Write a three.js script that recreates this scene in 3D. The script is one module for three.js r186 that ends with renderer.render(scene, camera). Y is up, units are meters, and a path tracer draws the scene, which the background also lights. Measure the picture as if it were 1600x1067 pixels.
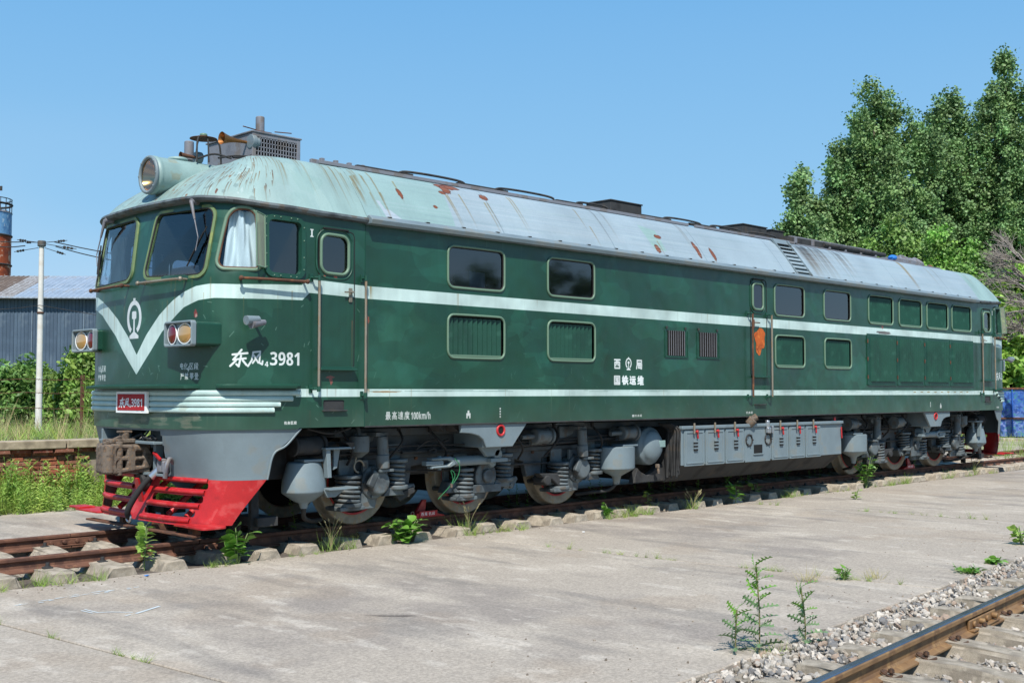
import * as THREE from 'three';
import { mergeGeometries } from 'three/addons/utils/BufferGeometryUtils.js';
import { RoundedBoxGeometry } from 'three/addons/geometries/RoundedBoxGeometry.js';

// ---------------------------------------------------------------- camera, sky, sun, exposure
const scene = new THREE.Scene();
const camera = new THREE.PerspectiveCamera(33.02, 1024 / 682, 0.1, 900);
const YAW = 45.078 * Math.PI / 180, PITCH = 2.535 * Math.PI / 180;
const EYE = new THREE.Vector3(-16.319, 1.592, 12.053);
camera.position.copy(EYE);
camera.lookAt(EYE.x + Math.cos(YAW) * Math.cos(PITCH), EYE.y + Math.sin(PITCH), EYE.z - Math.sin(YAW) * Math.cos(PITCH));
const renderer = new THREE.WebGLRenderer({ antialias: true });
renderer.toneMapping = THREE.LinearToneMapping;
renderer.toneMappingExposure = 1.25;
renderer.shadowMap.enabled = true;

const SUN = new THREE.Vector3(-0.9, 1.75, 1.0).normalize();
const sun = new THREE.DirectionalLight(new THREE.Color(1.0, 0.955, 0.88), 5.0);
sun.position.copy(SUN).multiplyScalar(80);
sun.castShadow = true;
sun.shadow.mapSize.set(4096, 4096);
Object.assign(sun.shadow.camera, { left: -45, right: 60, top: 45, bottom: -45, near: 1, far: 200 });
scene.add(sun, sun.target);

function makeSky() {
  const W = 256, H = 128, d = new Float32Array(W * H * 4);
  const horizon = [0.50, 0.64, 0.755], low = [0.255, 0.485, 0.715], mid = [0.125, 0.345, 0.645], top = [0.05, 0.165, 0.43];
  for (let j = 0; j < H; j++) for (let i = 0; i < W; i++) {
    const el = ((j + 0.5) / H - 0.5) * 180, e = Math.max(0, el);
    const az = (i + 0.5) / W * Math.PI * 2;
    const mixc = (a, b, t) => a.map((v, k) => v + (b[k] - v) * t);
    let c = e < 7 ? mixc(horizon, low, e / 7) : e < 22 ? mixc(low, mid, (e - 7) / 15) : mixc(mid, top, Math.min(1, (e - 22) / 55));
    // thin high streaks of cloud low over the horizon, all the way round
    const w = Math.sin(az * 3 + el * 0.32) * 0.5 + Math.sin(az * 7.0 - el * 0.6 + 1.3) * 0.3 + Math.sin(az * 13 + el * 1.1) * 0.2;
    const k = Math.max(0, w) * Math.exp(-Math.pow((el - 8) / 5, 2)) * 0.24;
    c = mixc(c, [0.69, 0.73, 0.76], k);
    if (el < 0) c = mixc(horizon, [0.17, 0.165, 0.15], Math.min(1, -el / 6));
    const o = (j * W + i) * 4; d[o] = c[0]; d[o + 1] = c[1]; d[o + 2] = c[2]; d[o + 3] = 1;
  }
  const t = new THREE.DataTexture(d, W, H, THREE.RGBAFormat, THREE.FloatType);
  t.mapping = THREE.EquirectangularReflectionMapping; t.magFilter = THREE.LinearFilter; t.minFilter = THREE.LinearFilter; t.wrapS = THREE.RepeatWrapping; t.needsUpdate = true;
  return t;
}
const skyTex = makeSky();
scene.background = skyTex; scene.environment = skyTex;
scene.backgroundIntensity = 1; scene.environmentIntensity = 1;

// ---------------------------------------------------------------- helpers
function rng(seed) { let s = seed >>> 0; return () => { s = (s + 0x6d2b79f5) | 0; let t = Math.imul(s ^ (s >>> 15), 1 | s); t = (t + Math.imul(t ^ (t >>> 7), 61 | t)) ^ t; return ((t ^ (t >>> 14)) >>> 0) / 4294967296; }; }
const V = (x, y, z) => new THREE.Vector3(x, y, z);
const clamp = (x, a = 0, b = 1) => Math.min(b, Math.max(a, x));
const sstep = (a, b, x) => { const t = clamp((x - a) / (b - a)); return t * t * (3 - 2 * t); };
const lerp = (a, b, t) => a + (b - a) * t;
// lattice noise that repeats after P cells
function hash2(i, j, s) { let h = Math.imul(i, 374761393) ^ Math.imul(j, 668265263) ^ Math.imul(s, 1274126177); h = Math.imul(h ^ (h >>> 13), 1274126177); return ((h ^ (h >>> 16)) >>> 0) / 4294967296; }
function vnoise(x, y, P, s, Q = P) {
  const i = Math.floor(x), j = Math.floor(y), fx = x - i, fy = y - j, m = (a, b) => ((a % b) + b) % b;
  const u = fx * fx * (3 - 2 * fx), v = fy * fy * (3 - 2 * fy), i0 = m(i, P), i1 = m(i + 1, P), j0 = m(j, Q), j1 = m(j + 1, Q);
  return lerp(lerp(hash2(i0, j0, s), hash2(i1, j0, s), u), lerp(hash2(i0, j1, s), hash2(i1, j1, s), u), v);
}
function fbm(x, y, P, s, oct = 4, Q = P) { let a = 0, w = 0.5, n = 0; for (let o = 0; o < oct; o++) { a += w * vnoise(x, y, P, s + o * 17, Q); n += w; w *= 0.5; x *= 2; y *= 2; P *= 2; Q *= 2; } return a / n; }

function dataTex(w, h, fn, srgb = true) {
  const d = new Uint8Array(w * h * 4);
  for (let j = 0; j < h; j++) for (let i = 0; i < w; i++) {
    const c = fn(i / w, j / h), o = (j * w + i) * 4;
    if (typeof c === 'number') { d[o] = d[o + 1] = d[o + 2] = clamp(c) * 255; } else { d[o] = clamp(c[0], 0, 255); d[o + 1] = clamp(c[1], 0, 255); d[o + 2] = clamp(c[2], 0, 255); }
    d[o + 3] = 255;
  }
  const t = new THREE.DataTexture(d, w, h, THREE.RGBAFormat);
  t.wrapS = t.wrapT = THREE.RepeatWrapping; t.magFilter = THREE.LinearFilter; t.minFilter = THREE.LinearMipmapLinearFilter; t.generateMipmaps = true;
  if (srgb) t.colorSpace = THREE.SRGBColorSpace; t.needsUpdate = true; return t;
}
const mix3 = (a, b, t) => [lerp(a[0], b[0], t), lerp(a[1], b[1], t), lerp(a[2], b[2], t)];
// worn surface: base colour, two blotch colours and fine specks; the texture spans `size` metres
function wornTex(base, dark, stain, o = {}) {
  const n = o.n ?? 512, s = o.seed ?? 1, cells = o.cells ?? 6;
  return dataTex(n, n, (u, v) => {
    const a = fbm(u * cells, v * cells, cells, s, 5), b = fbm(u * cells * 2, v * cells * 2, cells * 2, s + 50, 4), g = hash2(Math.floor(u * n), Math.floor(v * n), s);
    let c = mix3(base, dark, sstep(0.45, 0.78, a) * (o.dark ?? 0.6));
    c = mix3(c, stain, sstep(0.58, 0.74, b) * (o.stain ?? 0.5));
    const k = 1 + (g - 0.5) * (o.grain ?? 0.08) + (b - 0.5) * 0.14;
    return [c[0] * k, c[1] * k, c[2] * k];
  });
}
const bumpTex = dataTex(512, 512, (u, v) => 0.65 * fbm(u * 8, v * 8, 8, 5, 6) + 0.35 * hash2(Math.floor(u * 512), Math.floor(v * 512), 9), false);
const dentTex = dataTex(512, 512, (u, v) => fbm(u * 6, v * 6, 6, 31, 3), false);
function std(color, rough, metal = 0, o = {}) { return new THREE.MeshStandardMaterial({ color, roughness: rough, metalness: metal, side: THREE.DoubleSide, ...o }); }
const rep = (t, sx, sy = sx) => { const c = t.clone(); c.repeat.set(1 / sx, 1 / sy); c.needsUpdate = true; return c; };
const rgb = (r, g, b) => new THREE.Color().setRGB(r / 255, g / 255, b / 255, THREE.SRGBColorSpace);

// geometry helpers (all return non-indexed geometry with position, normal, uv)
function flat(g) { const k = g.index ? g.toNonIndexed() : g; for (const n of Object.keys(k.attributes)) if (!['position', 'normal', 'uv', 'color'].includes(n)) k.deleteAttribute(n); k.morphAttributes = {}; if (!k.attributes.uv) k.setAttribute('uv', new THREE.Float32BufferAttribute(new Float32Array(k.attributes.position.count * 2), 2)); return k; }
const bx = (x, y, z, w, h, d, r = 0.006) => { const m = Math.min(w, h, d); const g = m < 0.012 || r === 0 ? new THREE.BoxGeometry(w, h, d) : new RoundedBoxGeometry(w, h, d, 1, Math.min(r, m * 0.3)); g.translate(x, y, z); return g; };
const rotB = (g, ax, ang, c) => { g.translate(-c.x, -c.y, -c.z); g.applyMatrix4(new THREE.Matrix4().makeRotationAxis(ax, ang)); g.translate(c.x, c.y, c.z); return g; };
const X1 = V(1, 0, 0), Y1 = V(0, 1, 0), Z1 = V(0, 0, 1);
function cy(a, b, r0, r1 = r0, seg = 16, open = false) {
  const d = b.clone().sub(a), L = d.length(); const g = new THREE.CylinderGeometry(r1, r0, L, seg, 1, open);
  g.translate(0, L / 2, 0); g.applyQuaternion(new THREE.Quaternion().setFromUnitVectors(Y1, d.normalize())); g.translate(a.x, a.y, a.z); return g;
}
// cylinder with rounded rims, given as a lathe along a..b
function drum(a, b, r, bev = 0.02, seg = 24, dome = 0) {
  const d = b.clone().sub(a), L = d.length(), p = [];
  p.push([0, -dome]); if (dome) { for (let i = 1; i < 6; i++) { const t = i / 6 * Math.PI / 2; p.push([(r - bev) * Math.sin(t), -dome * Math.cos(t)]); } }
  p.push([r - bev, 0], [r - bev * 0.3, bev * 0.3], [r, bev], [r, L - bev], [r - bev * 0.3, L - bev * 0.3], [r - bev, L]);
  if (dome) { for (let i = 5; i > 0; i--) { const t = i / 6 * Math.PI / 2; p.push([(r - bev) * Math.sin(t), L + dome * Math.cos(t)]); } }
  p.push([0, L + dome]);
  const g = new THREE.LatheGeometry(p.map((q) => new THREE.Vector2(Math.max(q[0], 0.0001), q[1])), seg);
  g.applyQuaternion(new THREE.Quaternion().setFromUnitVectors(Y1, d.normalize())); g.translate(a.x, a.y, a.z); return g;
}
function lathe(pts, seg = 24) { return new THREE.LatheGeometry(pts.map((q) => new THREE.Vector2(Math.max(q[0], 0.0001), q[1])), seg); }
const tube = (pts, r, seg = 24, rad = 8, closed = false) => new THREE.TubeGeometry(new THREE.CatmullRomCurve3(pts, closed, 'centripetal'), seg, r, rad, closed);
// polygon in the x-y plane between z0 and z1
function prism(pts, z0, z1, bev = 0.006, holes = []) {
  const s = new THREE.Shape(pts.map((p) => new THREE.Vector2(p[0], p[1])));
  for (const h of holes) s.holes.push(new THREE.Path(h.map((p) => new THREE.Vector2(p[0], p[1]))));
  const g = new THREE.ExtrudeGeometry(s, { depth: Math.max(0.001, z1 - z0 - 2 * bev), bevelEnabled: bev > 0, bevelSize: bev, bevelThickness: bev, bevelSegments: 1, bevelOffset: -bev, curveSegments: 8 });
  g.translate(0, 0, z0 + bev); return g;
}
function coil(x, y, z, r, h, turns, w) { const p = []; const n = turns * 12; for (let i = 0; i <= n; i++) { const a = i / 12 * Math.PI * 2; p.push(V(x + Math.cos(a) * r, y + h * i / n, z + Math.sin(a) * r)); } return new THREE.TubeGeometry(new THREE.CatmullRomCurve3(p), n, w, 6); }
function ring(c, r, w, ax = Z1, seg = 32, arc = Math.PI * 2) { const g = new THREE.TorusGeometry(r, w, 8, seg, arc); g.applyQuaternion(new THREE.Quaternion().setFromUnitVectors(Z1, ax)); g.translate(c.x, c.y, c.z); return g; }
const mirZ = (g) => { const k = flat(g.clone()); k.scale(1, 1, -1); const p = k.attributes; for (const n of Object.keys(p)) { const a = p[n], s = a.itemSize, A = a.array; for (let i = 0; i < a.count; i += 3) for (let q = 0; q < s; q++) { const t = A[(i + 1) * s + q]; A[(i + 1) * s + q] = A[(i + 2) * s + q]; A[(i + 2) * s + q] = t; } } return k; };
function uvBox(g) { // uv in metres from the face's main direction
  const p = g.attributes.position.array, n = g.attributes.normal.array, uv = new Float32Array(p.length / 3 * 2);
  for (let i = 0; i < p.length / 3; i++) {
    const t = i - (i % 3); const ax = Math.abs(n[t * 3] + n[t * 3 + 3] + n[t * 3 + 6]), ay = Math.abs(n[t * 3 + 1] + n[t * 3 + 4] + n[t * 3 + 7]), az = Math.abs(n[t * 3 + 2] + n[t * 3 + 5] + n[t * 3 + 8]);
    const x = p[i * 3], y = p[i * 3 + 1], z = p[i * 3 + 2];
    if (ay >= ax && ay >= az) { uv[i * 2] = x; uv[i * 2 + 1] = z; } else if (az >= ax) { uv[i * 2] = x; uv[i * 2 + 1] = y; } else { uv[i * 2] = z; uv[i * 2 + 1] = y; }
  }
  g.setAttribute('uv', new THREE.BufferAttribute(uv, 2)); return g;
}
function join(list, keepUV = false) { const L = (Array.isArray(list) ? list : [list]).map(flat); const g = L.length > 1 ? mergeGeometries(L) : L[0]; return keepUV ? g : uvBox(g); }
const used = new Map();
function numbered(n) { const k = used.get(n) ?? 0; used.set(n, k + 1); return k ? n + '_' + String(k).padStart(3, '0') : n; }
function mesh(name, list, mat, parent, keepUV = false) { const m = new THREE.Mesh(join(list, keepUV), mat); m.name = numbered(name); m.castShadow = m.receiveShadow = true; parent.add(m); return m; }
function again(m, parent = m.parent) { const c = m.clone(); c.name = numbered(m.name.replace(/_\d{3}$/, '')); parent.add(c); return c; }
function thing(name, label, category, group, pos = [0, 0, 0], turn = 0) { const o = new THREE.Group(); o.name = numbered(name); o.position.set(...pos); o.rotation.y = turn; scene.add(o); return tag(o, label, category, group); }
function tag(o, label, category, group, kind) { if (label) o.userData.label = label; if (category) o.userData.category = category; if (group) o.userData.group = group; if (kind) o.userData.kind = kind; return o; }
function part(name, parent, pos = [0, 0, 0]) { const o = new THREE.Group(); o.name = numbered(name); o.position.set(...pos); parent.add(o); return o; }
function renameTree(o) { o.traverse((c) => { if (c !== o || true) c.name = numbered(c.name.replace(/_\d{3}$/, '')); }); return o; }
// ---------------------------------------------------------------- painted surfaces of the locomotive
const GLYPH = {
  西: '1,1 9,1;1.5,3.5 8.5,3.5 8.5,9 1.5,9 1.5,3.5;4,1 4,4 3,6.3;6,1 6,6 7.5,6', 局: '2,1 8.5,1 8.5,3.5 2,3.5;2,1 2,5 1,9;2.2,5 8.8,5 8.5,9 7.5,9;4,6.3 6.8,6.3 6.8,8.3 4,8.3 4,6.3',
  国: '1,1 9,1 9,9 1,9 1,1;2.8,3 7.2,3;3,5 7,5;2.6,7.3 7.4,7.3;5,3 5,7.3;6.2,5.8 6.8,6.6', 铁: '2.5,.8 1,3;1.5,2.6 4,2.6;1.3,4.5 4,4.5;.8,6.2 4.2,6.2;2.6,4.5 2.6,9 4,8;5.8,1 5,3.5;5.2,3 9.2,3;4.6,5.5 9.5,5.5;7.2,.8 7,6 4.8,9;7.2,5.8 9.5,9',
  运: '4,1.5 8.5,1.5;3.5,3.8 9.2,3.8;6,3.8 4.3,6.8 8.2,6.5;7.3,5.2 8.7,7.2;1,1.2 2,2.2;.8,4 2.2,4 1.5,7.5;.6,8 2,7.6 4,8.8 9.4,8.8', 维: '2.5,.8 1,3 3,3 1,5.8 3.4,5.4;.8,8.6 3.6,7.6;5.5,.8 4.2,4;5,3 5,9.4;7,.8 7.6,2.2;5,2.6 9.4,2.6;5,4.7 9,4.7;5,6.8 9,6.8;5,9 9.5,9;7.2,2.6 7.2,9',
  最: '2.5,1 7.5,1 7.5,3.8 2.5,3.8 2.5,1;2.5,2.4 7.5,2.4;1,4.8 9,4.8;2,4.8 2,9;4.4,4.8 4.4,9.4;2,6.2 4.4,6.2;2,7.6 4.4,7.6;1,9 4.6,8.4;5.4,6 8.6,6 5.2,9.2;5.8,6.4 9.4,9.2', 高: '5,.4 5,1.6;1,1.8 9,1.8;3,3 7,3 7,4.4 3,4.4 3,3;1.3,9.4 1.3,5.6 8.7,5.6 8.7,9.3 7.8,9;3.4,6.8 6.6,6.8 6.6,8.4 3.4,8.4 3.4,6.8',
  速: '3.8,1.8 9,1.8;4.4,3.2 8.4,3.2 8.4,5 4.4,5 4.4,3.2;6.4,.6 6.4,8;6.2,5.2 4,7.4;6.6,5.2 9,7.2;1,1.2 2,2.2;.8,4 2.2,4 1.5,7.5;.6,8 2,7.6 4,8.8 9.4,8.8', 度: '5,.4 5.4,1.4;1.6,1.8 9.2,1.8;1.8,1.8 1.6,5.5 .7,9.4;2.6,3.6 9,3.6;4.2,2.6 4.2,5.4;7,2.6 7,5.4 4.2,5.4;3.2,6.4 8.2,6.4 3,9.4;4,6.8 9.2,9.4',
  电: '1.6,2 8.4,2 8.4,6 1.6,6 1.6,2;1.6,4 8.4,4;5,.6 5,8.6 9.2,8.6 9.2,7.4', 化: '3.2,.8 .8,4.5;2.2,3 2.2,9.4;8.8,2.2 4.6,5.6;5.4,.8 5.4,8.8 9.2,8.8 9.2,7.2', 区: '9,1 1.2,1 1.2,9 9.2,9;7.6,2.4 3,7.6;3,2.6 7.8,7.4',
  段: '3.8,.8 1.4,2 1.4,9.2;1.4,3.6 3.8,3.6;1.4,5.6 3.8,5.6;.6,8 4.2,7;6,1 6,3 5,4.4;6,1 8.4,1 8.4,3.6 9.4,3.6;5.2,5.4 8.6,5.4 5,9.4;5.6,6 9.4,9.4', 严: '1,1.2 9,1.2;3.6,1.2 3.6,4.2;6.4,1.2 6.4,4.2;1.6,2.4 2.6,3.6;8.4,2.4 7.4,3.6;1.6,4.4 9.2,4.4;1.8,4.4 1.8,7 .8,9.4',
  禁: '1,1.8 4.6,1.8;2.8,.6 2.8,4.2;2.6,2 .9,3.8;3,2 4.6,3.6;5.4,1.8 9.2,1.8;7.2,.6 7.2,4.2;7,2 5.4,3.8;7.4,2 9.2,3.8;2.6,5 7.4,5;1,6.4 9,6.4;5,6.4 5,9.4;3,7.4 1.6,9;7,7.4 8.6,9', 攀: '1,1.6 4,1.6;2.5,.6 2.5,3.6;6,1.6 9.2,1.6;7.5,.6 7.5,3.6;4.2,.8 5.8,3.4;5.8,.8 4.2,3.4;1,4.4 9,4.4;3.4,3.8 1,6;6.6,3.8 9,6;3,6 7,6;2.4,7.4 7.6,7.4;5,5.4 5,9.4',
  登: '2,1 4.4,1 1,4.4;7.6,.8 6,2.2;5.6,.8 9.2,4.2;3.4,3.4 6.6,3.4;3,4.8 7,4.8 7,6.6 3,6.6 3,4.8;3.6,7.2 4.2,8.6;6.6,7.2 5.8,8.6;1,9.2 9,9.2', 东: '1.2,2.9 8.8,2;5.4,.2 2,5.8 8.4,5;5.7,3.6 5.4,9.6 4,8.4;3.4,6.4 1,9.4;7,6.2 9.4,8.8', 风: '2.7,1.2 2.4,6 .4,9.8;2.6,1.2 7.2,.6 7.5,7.6 9.6,8.6 9.6,6.6;3.5,3.2 6.8,7.6;6.6,2.6 3.2,7.8',
  机: '2.6,.6 2.6,9.4;.8,3 4.4,3;2.4,3.4 .8,6.4;5.4,1.4 5.4,5 4,9;5.4,1.4 7.8,1.4 7.8,9 9.4,9 9.4,7.4', 务: '4,.6 1.4,4;3.6,2 7.6,2 1.4,5.4;3.6,2.6 8.8,5.2;2.4,6.6 7.8,6.6 7.2,9.2 6,8.8;5,5.4 4.2,7.4 1.6,9.4',
};
function strokes(g, s, x, y, w, h, lw, slant = 0) { // draws one character in the box whose top left is x,y
  g.lineWidth = lw; g.lineCap = g.lineJoin = 'round';
  for (const st of GLYPH[s].split(';')) { g.beginPath(); st.trim().split(' ').forEach((q, i) => { const [a, b] = q.split(',').map(Number); const X = x + a / 10 * w + slant * (10 - b) / 10 * h, Y = y + b / 10 * h; i ? g.lineTo(X, Y) : g.moveTo(X, Y); }); g.stroke(); }
}
function word(g, str, x, y, w, h, gap, lw) { for (const c of str) { if (c !== ' ') strokes(g, c, x, y, w, h, lw); x += w + gap; } }
function latin(g, str, x, yBase, h, width, weight = 'bold') { // text of cap height h stretched to width
  g.save(); g.font = `${weight} 100px sans-serif`; const m = g.measureText(str).width; g.translate(x, yBase); g.scale(width / m, h / 72); g.fillText(str, 0, 0); g.restore();
}
function emblem(g, cx, cy2, h, ink) { // ring with a rail section inside, height h, centre given
  const r = h * 0.36; g.save(); g.translate(cx, cy2 - h * 0.06); g.strokeStyle = g.fillStyle = ink; g.lineWidth = h * 0.125; g.lineCap = 'butt';
  g.beginPath(); g.ellipse(0, 0, r * 0.94, r * 1.1, 0, Math.PI * 0.5 + 0.5, Math.PI * 2.5 - 0.5); g.stroke();
  g.fillRect(-h * 0.06, -h * 0.52, h * 0.12, h * 0.12);
  g.beginPath(); g.roundRect(-h * 0.12, -h * 0.17, h * 0.24, h * 0.21, h * 0.05); g.fill(); g.fillRect(-h * 0.042, 0, h * 0.084, h * 0.42);
  g.beginPath(); g.moveTo(-h * 0.05, h * 0.38); g.lineTo(h * 0.05, h * 0.38); g.lineTo(h * 0.25, h * 0.48); g.lineTo(h * 0.25, h * 0.56); g.lineTo(-h * 0.25, h * 0.56); g.lineTo(-h * 0.25, h * 0.48); g.fill(); g.restore();
}
function loco3981(g, x, yTop, w, h, lw) { // brushed name, a small 4 and the number
  strokes(g, '东', x, yTop + h * 0.02, w * 0.24, h * 1.08, lw, 0.16); strokes(g, '风', x + w * 0.24, yTop + h * 0.06, w * 0.2, h * 1.0, lw * 0.9, 0.12);
  latin(g, '4', x + w * 0.47, yTop + h * 1.06, h * 0.34, w * 0.05); latin(g, '3981', x + w * 0.535, yTop + h * 0.95, h * 0.82, w * 0.465);
}
const GREEN = '#194835', MINT = '#cde4de', RUST = '#7a4326';
function canvas(w, h) { const c = document.createElement('canvas'); c.width = w; c.height = h; return [c, c.getContext('2d')]; }
function weather(c, g, seed, o = {}) { // paint fades and gathers dirt: noise over the drawn colours
  const W = c.width, H = c.height, im = g.getImageData(0, 0, W, H), d = im.data, cx = Math.round(W / (o.cell ?? 120)), cyy = Math.max(2, Math.round(H / (o.cell ?? 120)));
  for (let j = 0; j < H; j++) for (let i = 0; i < W; i++) {
    const u = i / W, v = j / H, a = fbm(u * cx, v * cyy, cx, seed, 4, cyy), b = vnoise(u * cx * 14, v * 2, cx * 14, seed + 9, 2), n = hash2(i, j, seed), p = (j * W + i) * 4;
    let k = 1 + (a - 0.5) * (o.blot ?? 0.3) + (b - 0.5) * (o.streak ?? 0.045) + (n - 0.5) * 0.05;
    const low = o.low ? sstep(o.low, 1, v) * (0.35 + 0.5 * a) * 0.45 : 0;
    const e = sstep(0.62, 0.8, a) * (o.fade ?? 0.2);
    for (let q = 0; q < 3; q++) { let x = d[p + q] * k; x = lerp(x, [150, 165, 158][q], e * 0.35); x = lerp(x, [112, 108, 96][q], low); d[p + q] = clamp(x, 0, 255); }
  }
  g.putImageData(im, 0, 0);
}
function canvasTex(c) { const t = new THREE.CanvasTexture(c); t.colorSpace = THREE.SRGBColorSpace; t.anisotropy = 8; t.wrapS = t.wrapT = THREE.ClampToEdgeWrapping; return t; }
function drip(g, x, y, len, w, col, al) { const gr = g.createLinearGradient(0, y, 0, y + len); gr.addColorStop(0, col); gr.addColorStop(1, 'rgba(120,80,40,0)'); g.globalAlpha = al; g.fillStyle = gr; g.fillRect(x - w / 2, y, w, len); g.globalAlpha = 1; }
function blob(g, x, y, rx, ry, col, seed, n = 18, rough = 0.45) { const r = rng(seed); g.fillStyle = col; g.beginPath(); for (let i = 0; i < n; i++) { const a = i / n * Math.PI * 2, k = 1 - rough * r(); const X = x + Math.cos(a) * rx * k, Y = y + Math.sin(a) * ry * k; i ? g.lineTo(X, Y) : g.moveTo(X, Y); } g.fill(); }

const WX0 = -8.3, WX1 = 8.2, WY0 = 1.2, WY1 = 3.545, WM = (WX0 + WX1) / 2, WZ = 1.65;
function wallTexture(x0, x1, text, seed) {
  const P = 2048 / (x1 - x0), H = Math.round((WY1 - WY0) * P), [c, g] = canvas(2048, H), X = (x) => (x - x0) * P, Y = (y) => (WY1 - y) * P, R = rng(seed);
  g.fillStyle = GREEN; g.fillRect(0, 0, 2048, H);
  for (let i = 0; i < 60; i++) { g.globalAlpha = 0.12 + R() * 0.16; blob(g, R() * 2048, R() * H, 20 + R() * 160, 15 + R() * 90, R() < 0.45 ? '#2f7560' : '#0f3a2d', seed + i, 16, 0.6); }
  for (let i = 0; i < 46; i++) { g.globalAlpha = 0.09; g.strokeStyle = R() < 0.5 ? '#5d9582' : '#123f33'; g.lineWidth = 1 + R() * 5; g.beginPath(); const x = R() * 2048, y = R() * H; g.moveTo(x, y); g.quadraticCurveTo(x + (R() - 0.5) * 90, y + R() * 40, x + (R() - 0.5) * 190, y + (R() - 0.2) * 110); g.stroke(); }
  g.globalAlpha = 1;
  g.fillStyle = MINT; g.fillRect(0, Y(2.80), 2048, 0.145 * P); g.fillRect(0, Y(1.632), 2048, 0.088 * P);
  g.globalAlpha = 0.5; g.fillStyle = '#6c8f86'; for (let i = 0; i < 26; i++) g.fillRect(R() * 2048, Y(1.632) + (R() < 0.5 ? 2 : 0.02 * P), 20 + R() * 140, 2); g.globalAlpha = 1;
  for (let i = 0; i < 44; i++) drip(g, R() * 2048, R() < 0.4 ? 0 : R() < 0.5 ? Y(2.80) : Y(1.632), (0.1 + R() * 0.5) * P, 1 + R() * 4, R() < 0.5 ? '#7a5a30' : '#9db5aa', 0.12 + R() * 0.22);
  if (text) text(g, X, Y, P);
  weather(c, g, seed, { low: 0.80, blot: 0.36, cell: 150 });
  const sc = rng(seed + 5); g.strokeStyle = 'rgba(190,210,200,0.35)'; g.lineWidth = 1; for (let i = 0; i < 70; i++) { const x = sc() * 2048, y = Y(1.2 + sc() * sc() * 1.3); g.beginPath(); g.moveTo(x, y); g.lineTo(x + (sc() - 0.5) * 26, y + (sc() - 0.3) * 30); g.stroke(); }
  return canvasTex(c);
}
const inkOf = (g) => { g.strokeStyle = g.fillStyle = '#e9eeec'; };
const wallTexA = wallTexture(WX0, WM, (g, X, Y, P) => {
  inkOf(g);
  word(g, '最高速度', X(-8.0), Y(1.375), 0.082 * P, 0.1 * P, 0.012 * P, 0.011 * P); latin(g, '100km/h', X(-7.62), Y(1.278), 0.085 * P, 0.31 * P);
  strokes(g, '西', X(-3.93), Y(2.065), 0.15 * P, 0.145 * P, 0.024 * P); strokes(g, '局', X(-3.44), Y(2.065), 0.15 * P, 0.145 * P, 0.024 * P); emblem(g, X(-3.605), Y(1.995), 0.17 * P, '#e9eeec'); inkOf(g);
  word(g, '国铁运维', X(-3.93), Y(1.832), 0.14 * P, 0.135 * P, 0.034 * P, 0.024 * P);
  g.fillRect(X(-6.735), Y(1.34), 0.07 * P, 0.065 * P); g.fillRect(X(-6.715), Y(1.372), 0.03 * P, 0.04 * P); g.clearRect; g.fillStyle = GREEN; g.fillRect(X(-6.712), Y(1.305), 0.024 * P, 0.03 * P);
  inkOf(g); for (let i = 0; i < 4; i++) g.fillRect(X(-6.165), Y(1.40 - i * 0.034), 0.022 * P, 0.022 * P);
  g.fillRect(X(-3.53), Y(1.278), 0.05 * P, 0.034 * P); word(g, '机务段', X(-3.47), Y(1.28), 0.05 * P, 0.036 * P, 0.006 * P, 0.007 * P);
  word(g, '机务段', X(-0.66), Y(1.29), 0.06 * P, 0.04 * P, 0.006 * P, 0.008 * P);
  blob(g, X(-8.26), Y(2.42), 0.03 * P, 0.06 * P, '#8a4a35', 3); drip(g, X(-8.26), Y(2.4), 0.9 * P, 6, '#6f5a48', 0.5); drip(g, X(-8.22), Y(2.8), 0.2 * P, 7, '#8a6a30', 0.6); drip(g, X(-8.35), Y(1.63), 0.06 * P, 60, '#8a5a2a', 0.5);
  g.globalAlpha = 0.7; blob(g, X(-8.0), Y(1.60), 0.25 * P, 0.012 * P, '#8a5a2a', 8); g.globalAlpha = 1;
}, 11);
const wallTexB = wallTexture(WM, WX1, (g, X, Y, P) => {
  inkOf(g); for (let i = 0; i < 3; i++) g.fillRect(X(5.86), Y(1.40 - i * 0.036), 0.03 * P, 0.024 * P); g.fillRect(X(6.3), Y(1.34), 0.07 * P, 0.065 * P); g.fillRect(X(6.32), Y(1.375), 0.03 * P, 0.04 * P);
  g.globalAlpha = 0.75; blob(g, X(3.95), Y(2.72), 0.4 * P, 0.035 * P, '#4a3a34', 4); g.globalAlpha = 1; blob(g, X(3.92), Y(2.83), 0.05 * P, 0.05 * P, '#8a3f2a', 5);
  drip(g, X(3.86), Y(2.68), 0.8 * P, 10, '#5d4634', 0.8); drip(g, X(4.05), Y(2.68), 0.9 * P, 8, '#7a4a32', 0.7); drip(g, X(3.7), Y(2.68), 0.7 * P, 6, '#4a4a40', 0.6);
  for (let i = 0; i < 9; i++) blob(g, X(5.2 + i * 0.3), Y(1.6), 0.08 * P, 0.01 * P, '#9a7a3a', 20 + i);
}, 23);
const wallTexFar = wallTexture(WX0, WM, null, 37);

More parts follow.
